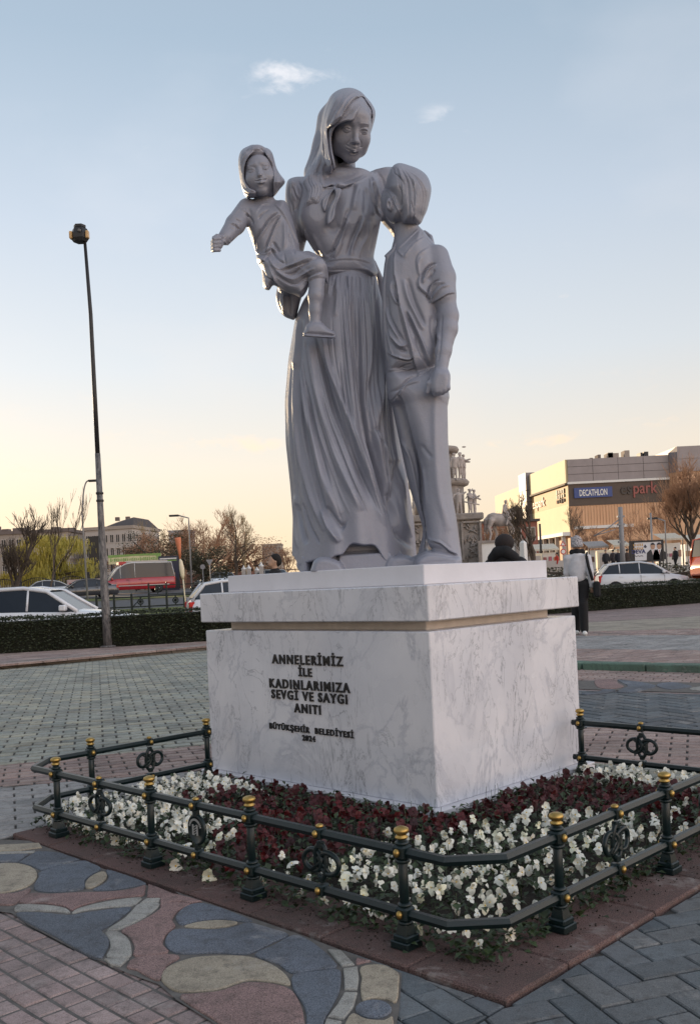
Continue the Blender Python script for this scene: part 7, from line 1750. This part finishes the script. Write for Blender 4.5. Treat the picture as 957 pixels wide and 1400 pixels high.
# ---- market row in front
def stall(px0, px1, Y, lab, aw, h_=2.0, body='white_paint'):
    A = bgp(px0, Y); B = bgp(px1, Y); W0 = (B - A).length; t = thing('market_stall', lab, 'stall', (A + B) / 2); m = MB()
    m.box((0, .8, h_ * .42), (W0 / 2 - .1, .7, h_ * .42)); build('counter', m, MAT[body], t)
    m = MB(); m.add([(-W0 / 2, -.5, h_), (W0 / 2, -.5, h_), (W0 / 2, 1.6, h_ + .5), (-W0 / 2, 1.6, h_ + .5), (-W0 / 2, -.5, h_ - .15), (W0 / 2, -.5, h_ - .15)], [(0, 1, 2, 3), (4, 5, 1, 0)]); build('awning', m, aw, t)
    for x in (-W0 / 2 + .1, W0 / 2 - .1): m = MB(); m.box((x, -.45, h_ / 2), (.04, .04, h_ / 2)); build('post', m, MAT['dark_metal'], t)
    rg = random.Random(int(px0)); 
    for q in range(5): m = MB(); m.box((-W0 * .4 + W0 * .2 * q, .05, .9 + rg.uniform(-.1, .3)), (W0 * .06, .04, rg.uniform(.12, .3))); build('goods', m, simple('goods', (rg.uniform(.1, .5), rg.uniform(.08, .3), rg.uniform(.05, .2)), .7), t)
aw1 = simple('cream_awning', (.60, .55, .45), .8); aw2 = simple('grey_awning', (.32, .30, .29), .8)
stall(728, 764, 84, 'long cream awning stall just right of the plinth top', aw1); stall(803, 832, 82, 'white fronted stall with a grey awning behind the walking person', aw2); stall(838, 861, 80, 'pale stall left of the lit billboard', aw1); stall(903, 934, 78, 'open glazed kiosk right of the lit billboard', aw1, 2.3); stall(937, 990, 84, 'cream domed stall at the right edge', aw1, 2.2)
for px, py, Y, lab, hh_ in ((832, 752, 74, 'tall cream cabinet standing among the stalls', .9), (731, 757, 76, 'cream cabinet by the right end of the top slab', .6)):
    A = bgp(px, Y); z_ = at(px, py, Y).z - A.z; t = thing('cabinet', lab, 'cabinet', A); m = MB(); m.box((0, 0, z_ / 2), (hh_, .3, z_ / 2), 0, 0, .03); build('shell', m, MAT['cream'], t); m = MB(); m.box((0, -.31, z_ / 2), (hh_ * .8, .012, z_ * .38)); build('door', m, MAT['off_pale'], t)
A = bgp(748, 70); t = thing('low_wall', 'low grey stone wall between the plinth top and the walking person', 'wall', A); m = MB(); m.box((0, 0, .45), (2.2, .25, .55)); build('wall_body', m, MAT['off_pale'], t)
A = bgp(771, 72); t = thing('warning_sign', 'triangular red and white warning sign over a round one, left of the walking person', 'road sign', A); zt2 = at(771, 743, 72).z - A.z
m = MB(); m.tube([(0, 0, 0), (0, 0, zt2)], .035, 6); build('post', m, MAT['pole_grey'], t)
m = MB(); m.extr([(-.25, 0), (.25, 0), (0, .42)], (0, -.06, zt2 - .2), (1, 0, 0), (0, 0, 1), (0, .02, 0)); build('triangle', m, MAT['lamp_red'], t); m = MB(); m.extr([(-.15, .06), (.15, .06), (0, .31)], (0, -.08, zt2 - .2), (1, 0, 0), (0, 0, 1), (0, .01, 0)); build('triangle_face', m, MAT['white_paint'], t)
m = MB(); m.lathe([(.02, -.02), (.22, -.02), (.22, .01), (.02, .01)], (0, -.07, zt2 - .62), 14, R=Matrix.Rotation(pi / 2, 3, 'X'), smooth=False); build('disc', m, MAT['lamp_red'], t); m = MB(); m.lathe([(.01, 0), (.15, 0), (.15, .04), (.01, .04)], (0, -.07, zt2 - .62), 14, R=Matrix.Rotation(pi / 2, 3, 'X'), smooth=False); build('disc_face', m, MAT['white_paint'], t)
# billboard with two men
Yb = 56; A = bgp(885, Yb); t = thing('billboard', 'framed white billboard with two men in suits, right of the thick grey mast', 'billboard', A); zt_ = at(885, 739, Yb).z - A.z; zb_ = at(885, 768, Yb).z - A.z; W0 = 22 * Yb / F; hb = (zt_ - zb_) / 2; zc = (zt_ + zb_) / 2
m = MB(); m.box((0, .05, zc), (W0, .06, hb)); build('panel', m, MAT['dark_metal'], t); m = MB(); m.box((.08, -.03, zc), (W0 - .16, .02, hb - .09)); build('poster', m, simple('pale_poster', (.62, .63, .66), .5, var=.03), t)
for z in (zb_ + .03, zt_ - .03): m = MB(); m.box((0, -.03, z), (W0 + .03, .07, .045)); build('frame', m, MAT['dark_metal'], t)
for x in (-W0, W0): m = MB(); m.box((x, -.03, zc), (.05, .065, hb)); build('frame', m, MAT['dark_metal'], t)
for x in (-W0 * .8, W0 * .8): m = MB(); m.box((x, .05, zb_ / 2), (.05, .05, zb_ / 2)); build('leg', m, MAT['dark_metal'], t)
for x in (W0 * .38, W0 * .78): printed_man(t, x, -.055, zb_ + .09, hb * 1.25)
me = text_mesh('poster_lettering', 'DEVA', hb * .52, simple('navy_print_ink', (.02, .03, .12), .5), .004, .012); o = link('poster_lettering', me, t); o.matrix_basis = Matrix.Translation((-W0 * .52, -.06, zc - hb * .18)) @ Rf
rg = random.Random(4); gold = simple('gold_print', (.50, .28, .08), .6)
m = MB()
for r_ in range(2):
    for k in range(6): m.box((-W0 * .80 + k * W0 * .11, -.056, zc + hb * (.62 - .34 * r_)), (W0 * .026, .006, hb * .12 * rg.uniform(.7, 1.1)), 0, 0, 0, Matrix.Rotation(rg.uniform(-.2, .2), 3, 'Y'))
build('poster_print', m, gold, t); m = MB(); m.tube([(-W0 * .8 + k * W0 * .07, -.058, zc - hb * .42 + .03 * sin(k * 2.2)) for k in range(9)], .018, 4); build('poster_script', m, MAT['navy'], t)
m = MB(); m.extr([(0, .12), (.10, -.03), (0, -.10), (-.10, -.03)], (-W0 * .08, -.055, zc + hb * .45), (1, 0, 0), (0, 0, 1), (0, -.006, 0)); build('poster_emblem', m, MAT['navy'], t)
# low shrubs behind the hatchback
leafy_tree(bgp(905, 46), .85, 9, 71, 'row of dark low shrubs behind the white hatchback, under the billboard', 'evergreen', 3000, .14, name='shrub', low=.0)
leafy_tree(bgp(745, 52), .8, 4, 72, 'dark low shrub left of the walking person', 'evergreen', 1200, .14, name='shrub', low=.0)
# trees, right
bare_tree(tpos(726, 44), 4.6, 51, 'dark bare tree with buds and a leaning trunk, right of the horse statue', mat='bark', depth=6, spread=.6, up=.3, r=.22, trunk=.22, nchild=3)
bare_tree(tpos(786, 92), 6.4, 52, 'bare tree at the corner of the mall behind the walking person', mat='bark_warm', mat2='bark', depth=6, spread=.6, up=.3, r=.22, nchild=3)
bare_tree(tpos(952, 74), 9.2, 53, 'large spreading bare tree at the right edge before the mall', mat='bark', mat2='bark_warm', depth=6, spread=.62, up=.28, r=.36, trunk=.16, nchild=4, lenf=.78)
for i, (px, Y, h_, lab) in enumerate(((826, 98, 4.4, 'low pale bare shrubby tree left of the thick mast'), (868, 100, 6.2, 'rusty bare tree behind the lit billboard'), (902, 96, 6.6, 'rusty bare tree behind the short grey street lamp'), (806, 104, 4.6, 'small bare tree between the walking person and the pale shrubby one'), (705, 84, 5.6, 'reddish bare tree behind the horse statue'), (672, 88, 4.8, 'reddish bush seen under the horse statue'))):
    bare_tree(tpos(px, Y), h_, 60 + i, lab, mat='bark_warm', depth=6, spread=.72, up=.2, r=.20, trunk=.18, nchild=3, lenf=.76, grp='bare trees in front of the mall')
A = bgp(690, 120); t = thing('brick_building', 'red brick building glimpsed under the horse statue', 'building', A); m = MB(); m.box((0, 3, 3.0), (4.4, 3, 3.2)); build('wall', m, wall_mat('red_brick_wall', (.28, .11, .08)), t); m = MB(); m.box((0, 2.9, 6.35), (4.7, 3.3, .15)); build('roof_edge', m, MAT['roof_dark'], t)
facade(t, Vector((-4.4, -.03, 0)), Vector((1, 0, 0)), None, 8.8, .6, 6.0, 5, 2, None, MAT['glass_dark'], MAT['off_pale'])
# ---------------------------------------------------------------- figures
def fig_axes(face):                      # face: heading angle in radians, 0 = facing +x
    f = np.array([cos(face), sin(face), 0.]); l = np.array([-sin(face), cos(face), 0.]); return f, l
def figure(o, face, h, h_vox, legs=((.0, .09), (.0, -.09)), arms=None, lean=0., coat=0., bot=.50):
    """returns fields for upper body, legs, head in world space; positions in units of body height"""
    f, l = fig_axes(face); up = np.array([0, 0, 1.]); P = lambda a, b, c: np.array(o) + (f * (a + lean * c) + l * b + up * c) * h
    lo = np.array(o) - .42 * h; lo[2] = o[2] - .03; hi = np.array(o) + .42 * h; hi[2] = o[2] + 1.06 * h
    up_f = Field(lo, hi, h_vox); g = h * .01; fat = 1 + coat
    up_f.chain([P(0, 0, bot), P(0, 0, .62 + (bot - .5) * .3), P(.005, 0, .74)], [.078 * h * fat, .072 * h * fat, .078 * h * fat], .03 * h)
    up_f.chain([P(0, .080, .785), P(0, 0, .81), P(0, -.080, .785)], [.040 * h * fat, .050 * h, .040 * h * fat], .03 * h)
    for s_ in (1, -1): up_f.chain([P(0, s_ * .04, .70), P(0, s_ * .04, .56 + (bot - .5))], [.055 * h * fat, .055 * h * fat], .03 * h)
    arms = arms or [((0, .145, .62), (.03, .15, .48)), ((0, -.145, .62), (.03, -.15, .48))]
    hands = []
    for s_, (e, w_) in zip((1, -1), arms): up_f.chain([P(0, s_ * .098, .782), P(*e), P(*w_)], [.040 * h * fat, .034 * h * fat, .026 * h * fat], .012 * h); hands.append((P(*e), P(*w_)))
    lg = Field(lo, hi, h_vox); lg.chain([P(0, .045, .52), P(0, -.045, .52)], [.062 * h, .062 * h], .02 * h); feet = []
    for (a, b) in legs:
        s_ = 1 if b > 0 else -1; lg.chain([P(0, s_ * .048, .50), P(a * .55 + .012, b * .8, .27), P(a, b, .04)], [.060 * h, .043 * h, .030 * h], .015 * h); feet.append(P(a, b, .0))
    hd = Field(lo, hi, h_vox * .7)
    hd.chain([P(0, 0, .82), P(.008, 0, .88)], [.030 * h, .030 * h], .01 * h); hd.ell(P(.006, 0, .935), (.052 * h, .045 * h, .062 * h), [[f[i], l[i], up[i]] for i in range(3)], .01 * h)
    hd.ell(P(.045, 0, .905), (.025 * h, .030 * h, .030 * h), None, .015 * h); hd.ell(P(.062, 0, .925), (.010 * h, .008 * h, .014 * h), None, .008 * h)
    for s_ in (1, -1): hd.ell(P(0, s_ * .046, .925), (.010 * h, .006 * h, .014 * h), None, .004 * h)
    return dict(P=P, up=up_f, legs=lg, head=hd, hands=hands, feet=feet, f=f, l=l)
def emit(name, fld, mat, par, rel_=1):
    V, Q = fld.mesh(); V = relax(V, Q, 1, .4); return link(name, np_mesh(name, V - np.array(par.location), Q, mat), par)
def hand_f(fd, w_, e, h, curl=.5):
    d = (w_ - e); d /= np.linalg.norm(d); s_ = np.cross(d, [0, 0, 1.]); s_ /= np.linalg.norm(s_) + 1e-6; c = w_ + d * .02 * h
    fd.ell(c + d * .018 * h, np.array([.016, .016, .026]) * h, None, .006 * h)
    for i in range(4): q = c + d * .034 * h + s_ * (i - 1.5) * .0085 * h; fd.chain([q, q + d * .020 * h, q + d * .030 * h + np.array([0, 0, 0])], [.0052 * h, .0048 * h, .004 * h], .003 * h)
    fd.chain([c + s_ * .014 * h, c + s_ * .022 * h + d * .02 * h], [.006 * h, .005 * h], .003 * h)
cloth = lambda n, c, r=.85: simple(n, c, r, var=.18, scale=9, bump=.003, bscale=30)
BLACKC = cloth('black_coat_cloth', (.008, .008, .010)); 
# walker seen from behind
o_ = gp(794, 868, RZ); hW = 1.60; t = thing('person', 'person in a knitted hat, pale jacket and black trousers walking away', 'person', o_)
G = figure(o_, radians(78), hW, .012, legs=((.07, .040), (-.06, -.035)), arms=[((.03, .112, .64), (.06, .09, .53)), ((-.05, -.118, .64), (-.02, -.125, .50))], coat=.0, bot=.60)
P = G['P']; hf_ = Field(G['up'].lo, G['up'].lo + G['up'].n * G['up'].h, .006)
emit('jacket', G['up'], cloth('pale_grey_jacket', (.55, .55, .58)), t); 
lg = G['legs']
for a in G['feet']: lg.cone(a + np.array([0, 0, .1]) * 1, a + np.array([0, 0, .50]), .062, .075, .03)
emit('trousers', lg, BLACKC, t)
for a in G['feet']: fd = Field(a - .2, a + .25, .009); fd.chain([a + G['f'] * -.06 + [0, 0, .035], a + G['f'] * .12 + [0, 0, .03]], [.040, .034], .02); emit('shoe', fd, MAT['white_paint'], t)
emit('head', G['head'], MAT['skin'], t)
for (e, w_) in G['hands']: fd = Field(w_ - .12, w_ + .12, .0055); hand_f(fd, w_, e, hW); emit('hand', fd, MAT['skin'], t)
fd = Field(P(0, 0, .93) - .22, P(0, 0, .93) + .24, .008); fd.ell(P(0, 0, .942), (.094, .092, .122), None, .02); fd.ell(P(-.015, 0, .915), (.098, .096, .06), None, .02)
fd.cone(P(0, .040, .985), P(0, .060, 1.003), .022, .008, .02)
fd.D = np.maximum(fd.D, (lambda z: (P(0, 0, .895)[2] - z))((fd.lo[2] + np.arange(fd.n[2]) * fd.h)).reshape(1, 1, -1).astype(np.float32))
knit = NT('heather_knit_wool', .95); kp = knit.pos(); knit.col(knit.ramp(knit.noise(55, 3, .7, vec=kp), ((.40, (.12, .11, .12)), (.62, (.55, .53, .54))))); emit('knitted_hat', fd, knit.m, t)
fd = Field(P(0, 0, .85) - .2, P(0, 0, .85) + .2, .009); fd.chain([P(-.01, .05, .845), P(-.03, 0, .85), P(-.01, -.05, .845), P(.03, 0, .845), P(-.01, .05, .845)], [.045] * 5, .02); emit('scarf', fd, BLACKC, t)
tb = MB(); tb.tube([P(-.10, -.085, .80), P(-.115, -.10, .70), P(-.12, -.135, .55)], .016, 6, flat=1.6); tb.tube([P(.08, -.09, .79), P(.0, -.095, .835), P(-.10, -.085, .80)], .016, 6)
tb.v = [tuple(Vector(v) - t.location) for v in tb.v]; build('bag_strap', tb, BLACKC, t)
bag = MB(); c = P(-.05, -.175, .46); bag.box(Vector(c) - t.location, (.13, .055, .13), radians(78), 0, .03); build('shoulder_bag', bag, BLACKC, t)
# dark hooded person and the man reading, seen over the plinth
o_ = bgp(692, 10.2); o_.z = .0; hh = at(692, 731, 10.2).z; t = thing('person', 'person in a black padded coat and dark cap seen from behind beyond the top slab', 'person', o_)
G = figure(o_, radians(62), hh, .014, coat=.55); P = G['P']; G['up'].chain([P(-.02, 0, .82), P(-.03, 0, .885)], [.085, .088], .05); emit('padded_coat', G['up'], BLACKC, t); emit('trousers', G['legs'], BLACKC, t); emit('head', G['head'], MAT['skin'], t)
fd = Field(P(0, 0, .93) - .25, P(0, 0, .93) + .25, .009); fd.ell(P(-.005, 0, .945), (.105, .100, .098), None, .02); emit('cap', fd, cloth('dark_brown_cap', (.022, .016, .016)), t)
fd = Field(P(0, 0, .85) - .3, P(0, 0, .85) + .3, .012); fd.chain([P(-.045, .075, .84), P(-.07, .03, .88), P(-.07, -.03, .88), P(-.045, -.075, .84)], [.060, .058, .058, .060], .03); emit('hood', fd, BLACKC, t)
gl = MB(); gl.tube([P(.02, -.052, .93), P(.055, -.045, .93), P(.066, -.028, .915), P(.062, -.02, .93)], .006, 5); gl.v = [tuple(Vector(v) - t.location) for v in gl.v]; build('spectacles', gl, MAT['dark_metal'], t)
for a in G['feet']: fd = Field(a - .2, a + .25, .012); fd.chain([a + G['f'] * -.05 + [0, 0, .04], a + G['f'] * .12 + [0, 0, .035]], [.045, .038], .02); emit('shoe', fd, BLACKC, t)
for (e, w_) in G['hands']: fd = Field(w_ - .12, w_ + .12, .007); hand_f(fd, w_, e, hh); emit('hand', fd, MAT['skin'], t)
o_ = bgp(379, 15.5); o_.z = 0; hh = at(379, 758, 15.5).z; t = thing('person', 'dark haired man in a black coat looking down, beyond the left of the plinth', 'person', o_)
G = figure(o_, radians(200), hh, .014, coat=.3, lean=.02, arms=[((.06, .14, .65), (.16, .06, .66)), ((.06, -.14, .65), (.16, -.06, .66))]); P = G['P']; emit('coat', G['up'], BLACKC, t); emit('trousers', G['legs'], BLACKC, t); emit('head', G['head'], MAT['skin'], t)
fd = Field(P(0, 0, .95) - .22, P(0, 0, .95) + .22, .008); fd.ell(P(-.012, 0, .958), (.092, .086, .085), None, .02); fd.ell(P(-.03, 0, .93), (.075, .078, .08), None, .02); emit('hair', fd, cloth('black_hair', (.010, .008, .007)), t)
for a in G['feet']: fd = Field(a - .2, a + .25, .012); fd.chain([a + G['f'] * -.05 + [0, 0, .04], a + G['f'] * .12 + [0, 0, .035]], [.045, .038], .02); emit('shoe', fd, BLACKC, t)
for (e, w_) in G['hands']: fd = Field(w_ - .12, w_ + .12, .007); hand_f(fd, w_, e, hh); emit('hand', fd, MAT['skin'], t)
# far passers-by: one body each, simple coats
def far_person(px, Y, lab, c, face, h=1.6, stride=.05):
    o_ = bgp(px, Y); t = thing('person', lab, 'person', o_); G = figure(o_, radians(face), h, .03, legs=((stride, .04), (-stride, -.04)), coat=.3); emit('coat', G['up'], cloth('coat', c), t); emit('trousers', G['legs'], BLACKC, t); emit('head', G['head'], MAT['skin'], t)
    fd = Field(G['P'](0, 0, .95) - .2, G['P'](0, 0, .95) + .2, .02); fd.ell(G['P'](-.012, 0, .958), (.092, .086, .085), None, .02); emit('hair', fd, BLACKC, t)
    for a in G['feet']: fd = Field(a - .2, a + .25, .02); fd.chain([a + G['f'] * -.05 + [0, 0, .04], a + G['f'] * .12 + [0, 0, .035]], [.045, .038], .02); emit('shoe', fd, BLACKC, t)
far_person(924, 66, 'distant person in a dark coat right of the lit billboard', (.015, .015, .02), 200); far_person(762, 70, 'distant person in a red coat by the cream awning', (.40, .03, .02), 180); far_person(829, 70, 'distant dark figure left of the tall cream cabinet', (.02, .02, .025), 270); far_person(839, 72, 'distant dark figure right of the tall cream cabinet', (.03, .025, .03), 100); far_person(846, 70, 'distant dark figure just left of the thick mast', (.02, .02, .03), 250); far_person(858, 68, 'distant dark figure between the mast and the lit billboard', (.05, .035, .03), 90); far_person(25, 62, 'distant dark figure by the railing at the far left', (.02, .02, .02), 0)
# ---------------------------------------------------------------- old monument in the distance
MAT['old_stone'] = simple('old_grey_stone', (.27, .24, .22), .85, var=.3, scale=2.2, bump=.02, bscale=9); MAT['old_fig'] = simple('pale_weathered_stone', (.40, .36, .34), .8, var=.2, scale=4, bump=.01)
YO = 70.; oc = bgp(604, YO); om = thing('column_monument', 'old tiered stone column monument with rings of soldiers, behind the boy statue', 'monument', oc)
def oz(py, px=610): return at(px, py, YO).z - oc.z
def ow(px): return abs(px - 604.5) * YO / F
for nm, prof in (('lower_drum', [(ow(640), oz(707)), (ow(640), oz(665))]), ('middle_drum', [(ow(626), oz(660)), (ow(627), oz(620))]), ('shaft', [(ow(616), oz(615)), (ow(615.5), oz(592)), (ow(618), oz(590)), (ow(618), oz(587))]),
                 ('upper_ring', [(ow(628), oz(622)), (ow(634), oz(620)), (ow(636), oz(616)), (ow(634), oz(612.5)), (ow(626), oz(612))]), ('middle_ring', [(ow(638), oz(668)), (ow(646), oz(665)), (ow(648), oz(661)), (ow(645), oz(657.5)), (ow(630), oz(657))])):
    m = MB(); m.lathe(prof, (0, 0, 0), 28); build(nm, m, MAT['old_stone'], om)
m = MB(); m.box((0, 0, (oz(715) + oz(706)) / 2), (ow(658), ow(658), (oz(706) - oz(715)) / 2), 0, 0, .08); build('base_cornice', m, MAT['old_stone'], om)
m = MB(); m.box((0, 0, oz(715) / 2 - .2), (ow(655) - .1, ow(655) - .1, oz(715) / 2 + .2)); build('base_block', m, MAT['old_stone'], om)
for px in (572, 641):                                          # carved relief panels on the base
    m = MB(); x = (px - 604.5) * YO / F; w_ = .55; zc = (oz(718) + oz(768)) / 2; hz = (oz(718) - oz(768)) / 2
    for s_ in (-1, 1): m.box((x + s_ * (w_ + .1), -ow(655), zc), (.07, .12, hz))
    m.box((x, -ow(655), zc + hz), (w_ + .1, .12, .06)); rg = random.Random(px)
    for k in range(26): q = (x + rg.uniform(-w_, w_) * .8, -ow(655) + .08, zc + rg.uniform(-hz, hz) * .9); m.tube([q, (q[0] + rg.uniform(-.25, .25), q[1] - .06, q[2] + rg.uniform(-.3, .3)), (q[0] + rg.uniform(-.35, .35), q[1], q[2] + rg.uniform(-.5, .5))], [.07, .09, .03], 6)
    build('relief_panel', m, MAT['old_stone'], om)
def carved(px, pyf, pyt, dY, face, arms=None, legs=((.02, .05), (-.03, -.05)), extra=None, mat='old_fig'):
    h_ = (pyf - pyt) * (YO + dY) / F; o_ = at(px, pyf, YO + dY); G = figure(np.array(o_), radians(face), h_, h_ * .017, legs=legs, arms=arms, coat=.15); D = G['up']
    f2 = G['legs']; n0 = [min(a, b) for a, b in zip(D.D.shape, f2.D.shape)]; D.D[:n0[0], :n0[1], :n0[2]] = np.minimum(D.D[:n0[0], :n0[1], :n0[2]], f2.D[:n0[0], :n0[1], :n0[2]])
    P = G['P']; D.chain([P(0, 0, .82), P(0, 0, .9)], [.035 * h_, .035 * h_], .01); D.ell(P(.01, 0, .935), (.055 * h_, .048 * h_, .064 * h_), None, .01); D.ell(P(.0, 0, .965), (.07 * h_, .065 * h_, .03 * h_), None, .01)
    for a in G['feet']: D.chain([a + [0, 0, .03 * h_], a + G['f'] * .07 * h_ + [0, 0, .02 * h_]], [.03 * h_, .024 * h_], .01)
    V, Q = D.mesh(); o = link('soldier_figure', np_mesh('soldier_figure', V - np.array(oc), Q, MAT[mat]), om)
for a in ((622, 657, 619, -2.0, -85, None), (630, 657, 618, -1.4, -60, None), (634.5, 657, 621, -.9, -20, [((.10, .12, .72), (.22, .10, .70)), ((.12, -.10, .74), (.28, -.10, .78))]), (578, 657, 620, -1.2, 200, None), (590, 657, 620, -2.0, -100, None),
          (628, 704, 668, -2.3, -80, [((.0, .19, .80), (.02, .28, .86)), ((.0, -.19, .76), (.05, -.24, .66))], ((.02, .08), (-.02, -.08))), (643, 704, 668, -1.6, -50, [((.1, .12, .66), (.2, .05, .62)), ((.1, -.12, .66), (.22, -.05, .60))]), (649, 705, 669, -.8, -10, [((.1, .12, .70), (.2, .05, .75)), ((.12, -.12, .66), (.24, -.05, .60))]), (566, 706, 682, -1.2, 200, None)): carved(*a)
m = MB(); p_ = lambda x, y, d=-2.4: at(x, y, YO + d) - oc; m.tube([p_(634, 686), p_(655, 690)], .05, 5); m.tube([p_(636, 682), p_(646, 668)], .04, 5); build('rifle', m, MAT['old_fig'], om)
m = MB(); m.ball(p_(628, 621, -1.9), (.12, .05, .12), 10, 6); build('shield', m, MAT['old_fig'], om)
m = MB(); m.ball(p_(634, 611, -.2), (.16, .07, .06), 8, 5); build('bird', m, MAT['old_fig'], om)
# surrounding wall with white panels
wl = thing('monument_wall', 'pale low wall with stone coping right of the column monument', 'wall', bgp(690, 66)); wo = Vector(wl.location)
wz = lambda py, px=690: at(px, py, 66).z - wo.z; wx = lambda px: at(px, 780, 66).x - wo.x
m = MB(); m.box(((wx(655) + wx(722)) / 2, .2, wz(741) / 2 - .2), ((wx(722) - wx(655)) / 2, .2, wz(741) / 2 + .2)); build('wall_body', m, MAT['white_paint'], wl)
m = MB(); m.box(((wx(655) + wx(722)) / 2, .2, wz(739.5)), ((wx(722) - wx(655)) / 2 + .1, .32, .09)); build('coping', m, MAT['old_stone'], wl)
for px in (657, 708, 721): m = MB(); m.box((wx(px), .1, wz(738) / 2 - .1), (.12, .28, wz(738) / 2 + .1)); build('pier', m, MAT['old_stone'], wl)
t = thing('stone_bollard', 'white tapered stone post with a slanting dark edge, right of the black coated person', 'post', bgp(717, 40)); A = t.location
m = MB(); m.lathe([(.20, 0), (.15, at(717, 742, 40).z - A.z), (.05, at(717, 740, 40).z - A.z + .03)], (0, 0, 0), 4, smooth=False); build('shaft', m, MAT['white_paint'], t)
# horse and rider
hs = thing('horse_statue', 'stone statue of a rider on a horse, on the wall right of the column monument', 'statue', bgp(690, YO)); ho = np.array(hs.location)
q = lambda x, y, d=0.: np.array(at(x, y, YO + d)); s_ = YO / F
fd = Field(q(655, 742, -1.3), q(722, 680, 1.3) + .05, .045); R = lambda *r: [v * s_ for v in r]
fd.chain([q(674, 709), q(683, 711), q(694, 711)], R(8, 8.2, 8.5), .15); fd.chain([q(694, 708), q(700, 701), q(706, 696)], R(7.5, 6, 4.2), .15); fd.chain([q(706, 696), q(711, 698), q(712.5, 706)], R(4, 3, 2.0), .08)
fd.cone(q(705, 692), q(704.5, 690), 1.0 * s_, .4 * s_, .03)
for x0, y0, pts, d in ((698, 714, [(703, 722), (700, 730)], -.4), (696, 715, [(697, 726), (697, 738)], .4), (671, 712, [(668, 722), (671, 730), (669, 739)], -.4), (674, 713, [(676, 722), (679, 730), (677, 739)], .4)):
    P_ = [q(x0, y0, d)] + [q(x, y, d) for x, y in pts]; fd.chain(P_, R(4.6, 2.6, 1.6, 1.7)[:len(P_)], .08)
fd.chain([q(668, 705), q(664, 712), q(664, 724), q(666, 730)], R(2, 3, 2.6, 1), .1)
emit('horse', fd, MAT['old_fig'], hs)
fd = Field(q(676, 722, -1.0), q(700, 680, 1.0) + .05, .028); fd.chain([q(689, 703), q(690, 697), q(690, 692)], R(3.4, 3.2, 3.0), .06); fd.ell(q(691, 686.5), np.array(R(2.1, 2.1, 2.7)), None, .03); fd.ell(q(691, 684.8), np.array(R(2.5, 2.5, 1.2)), None, .02)
for d in (-.28, .28): fd.chain([q(689, 704, d), q(694, 708, d * 2), q(692.5, 717, d * 2.1)], R(2.3, 2.0, 1.3), .04); fd.chain([q(689.5, 693, d), q(688, 699, d * 1.4), q(693, 701, d)], R(1.6, 1.3, 1.0), .03)
emit('rider', fd, MAT['old_fig'], hs)
m = MB(); Z0 = at(690, 739, YO).z - hs.location.z; m.box((-.1, 0, Z0 / 2 + .0), (1.9, .7, Z0 / 2)); build('pedestal', m, MAT['old_stone'], hs)
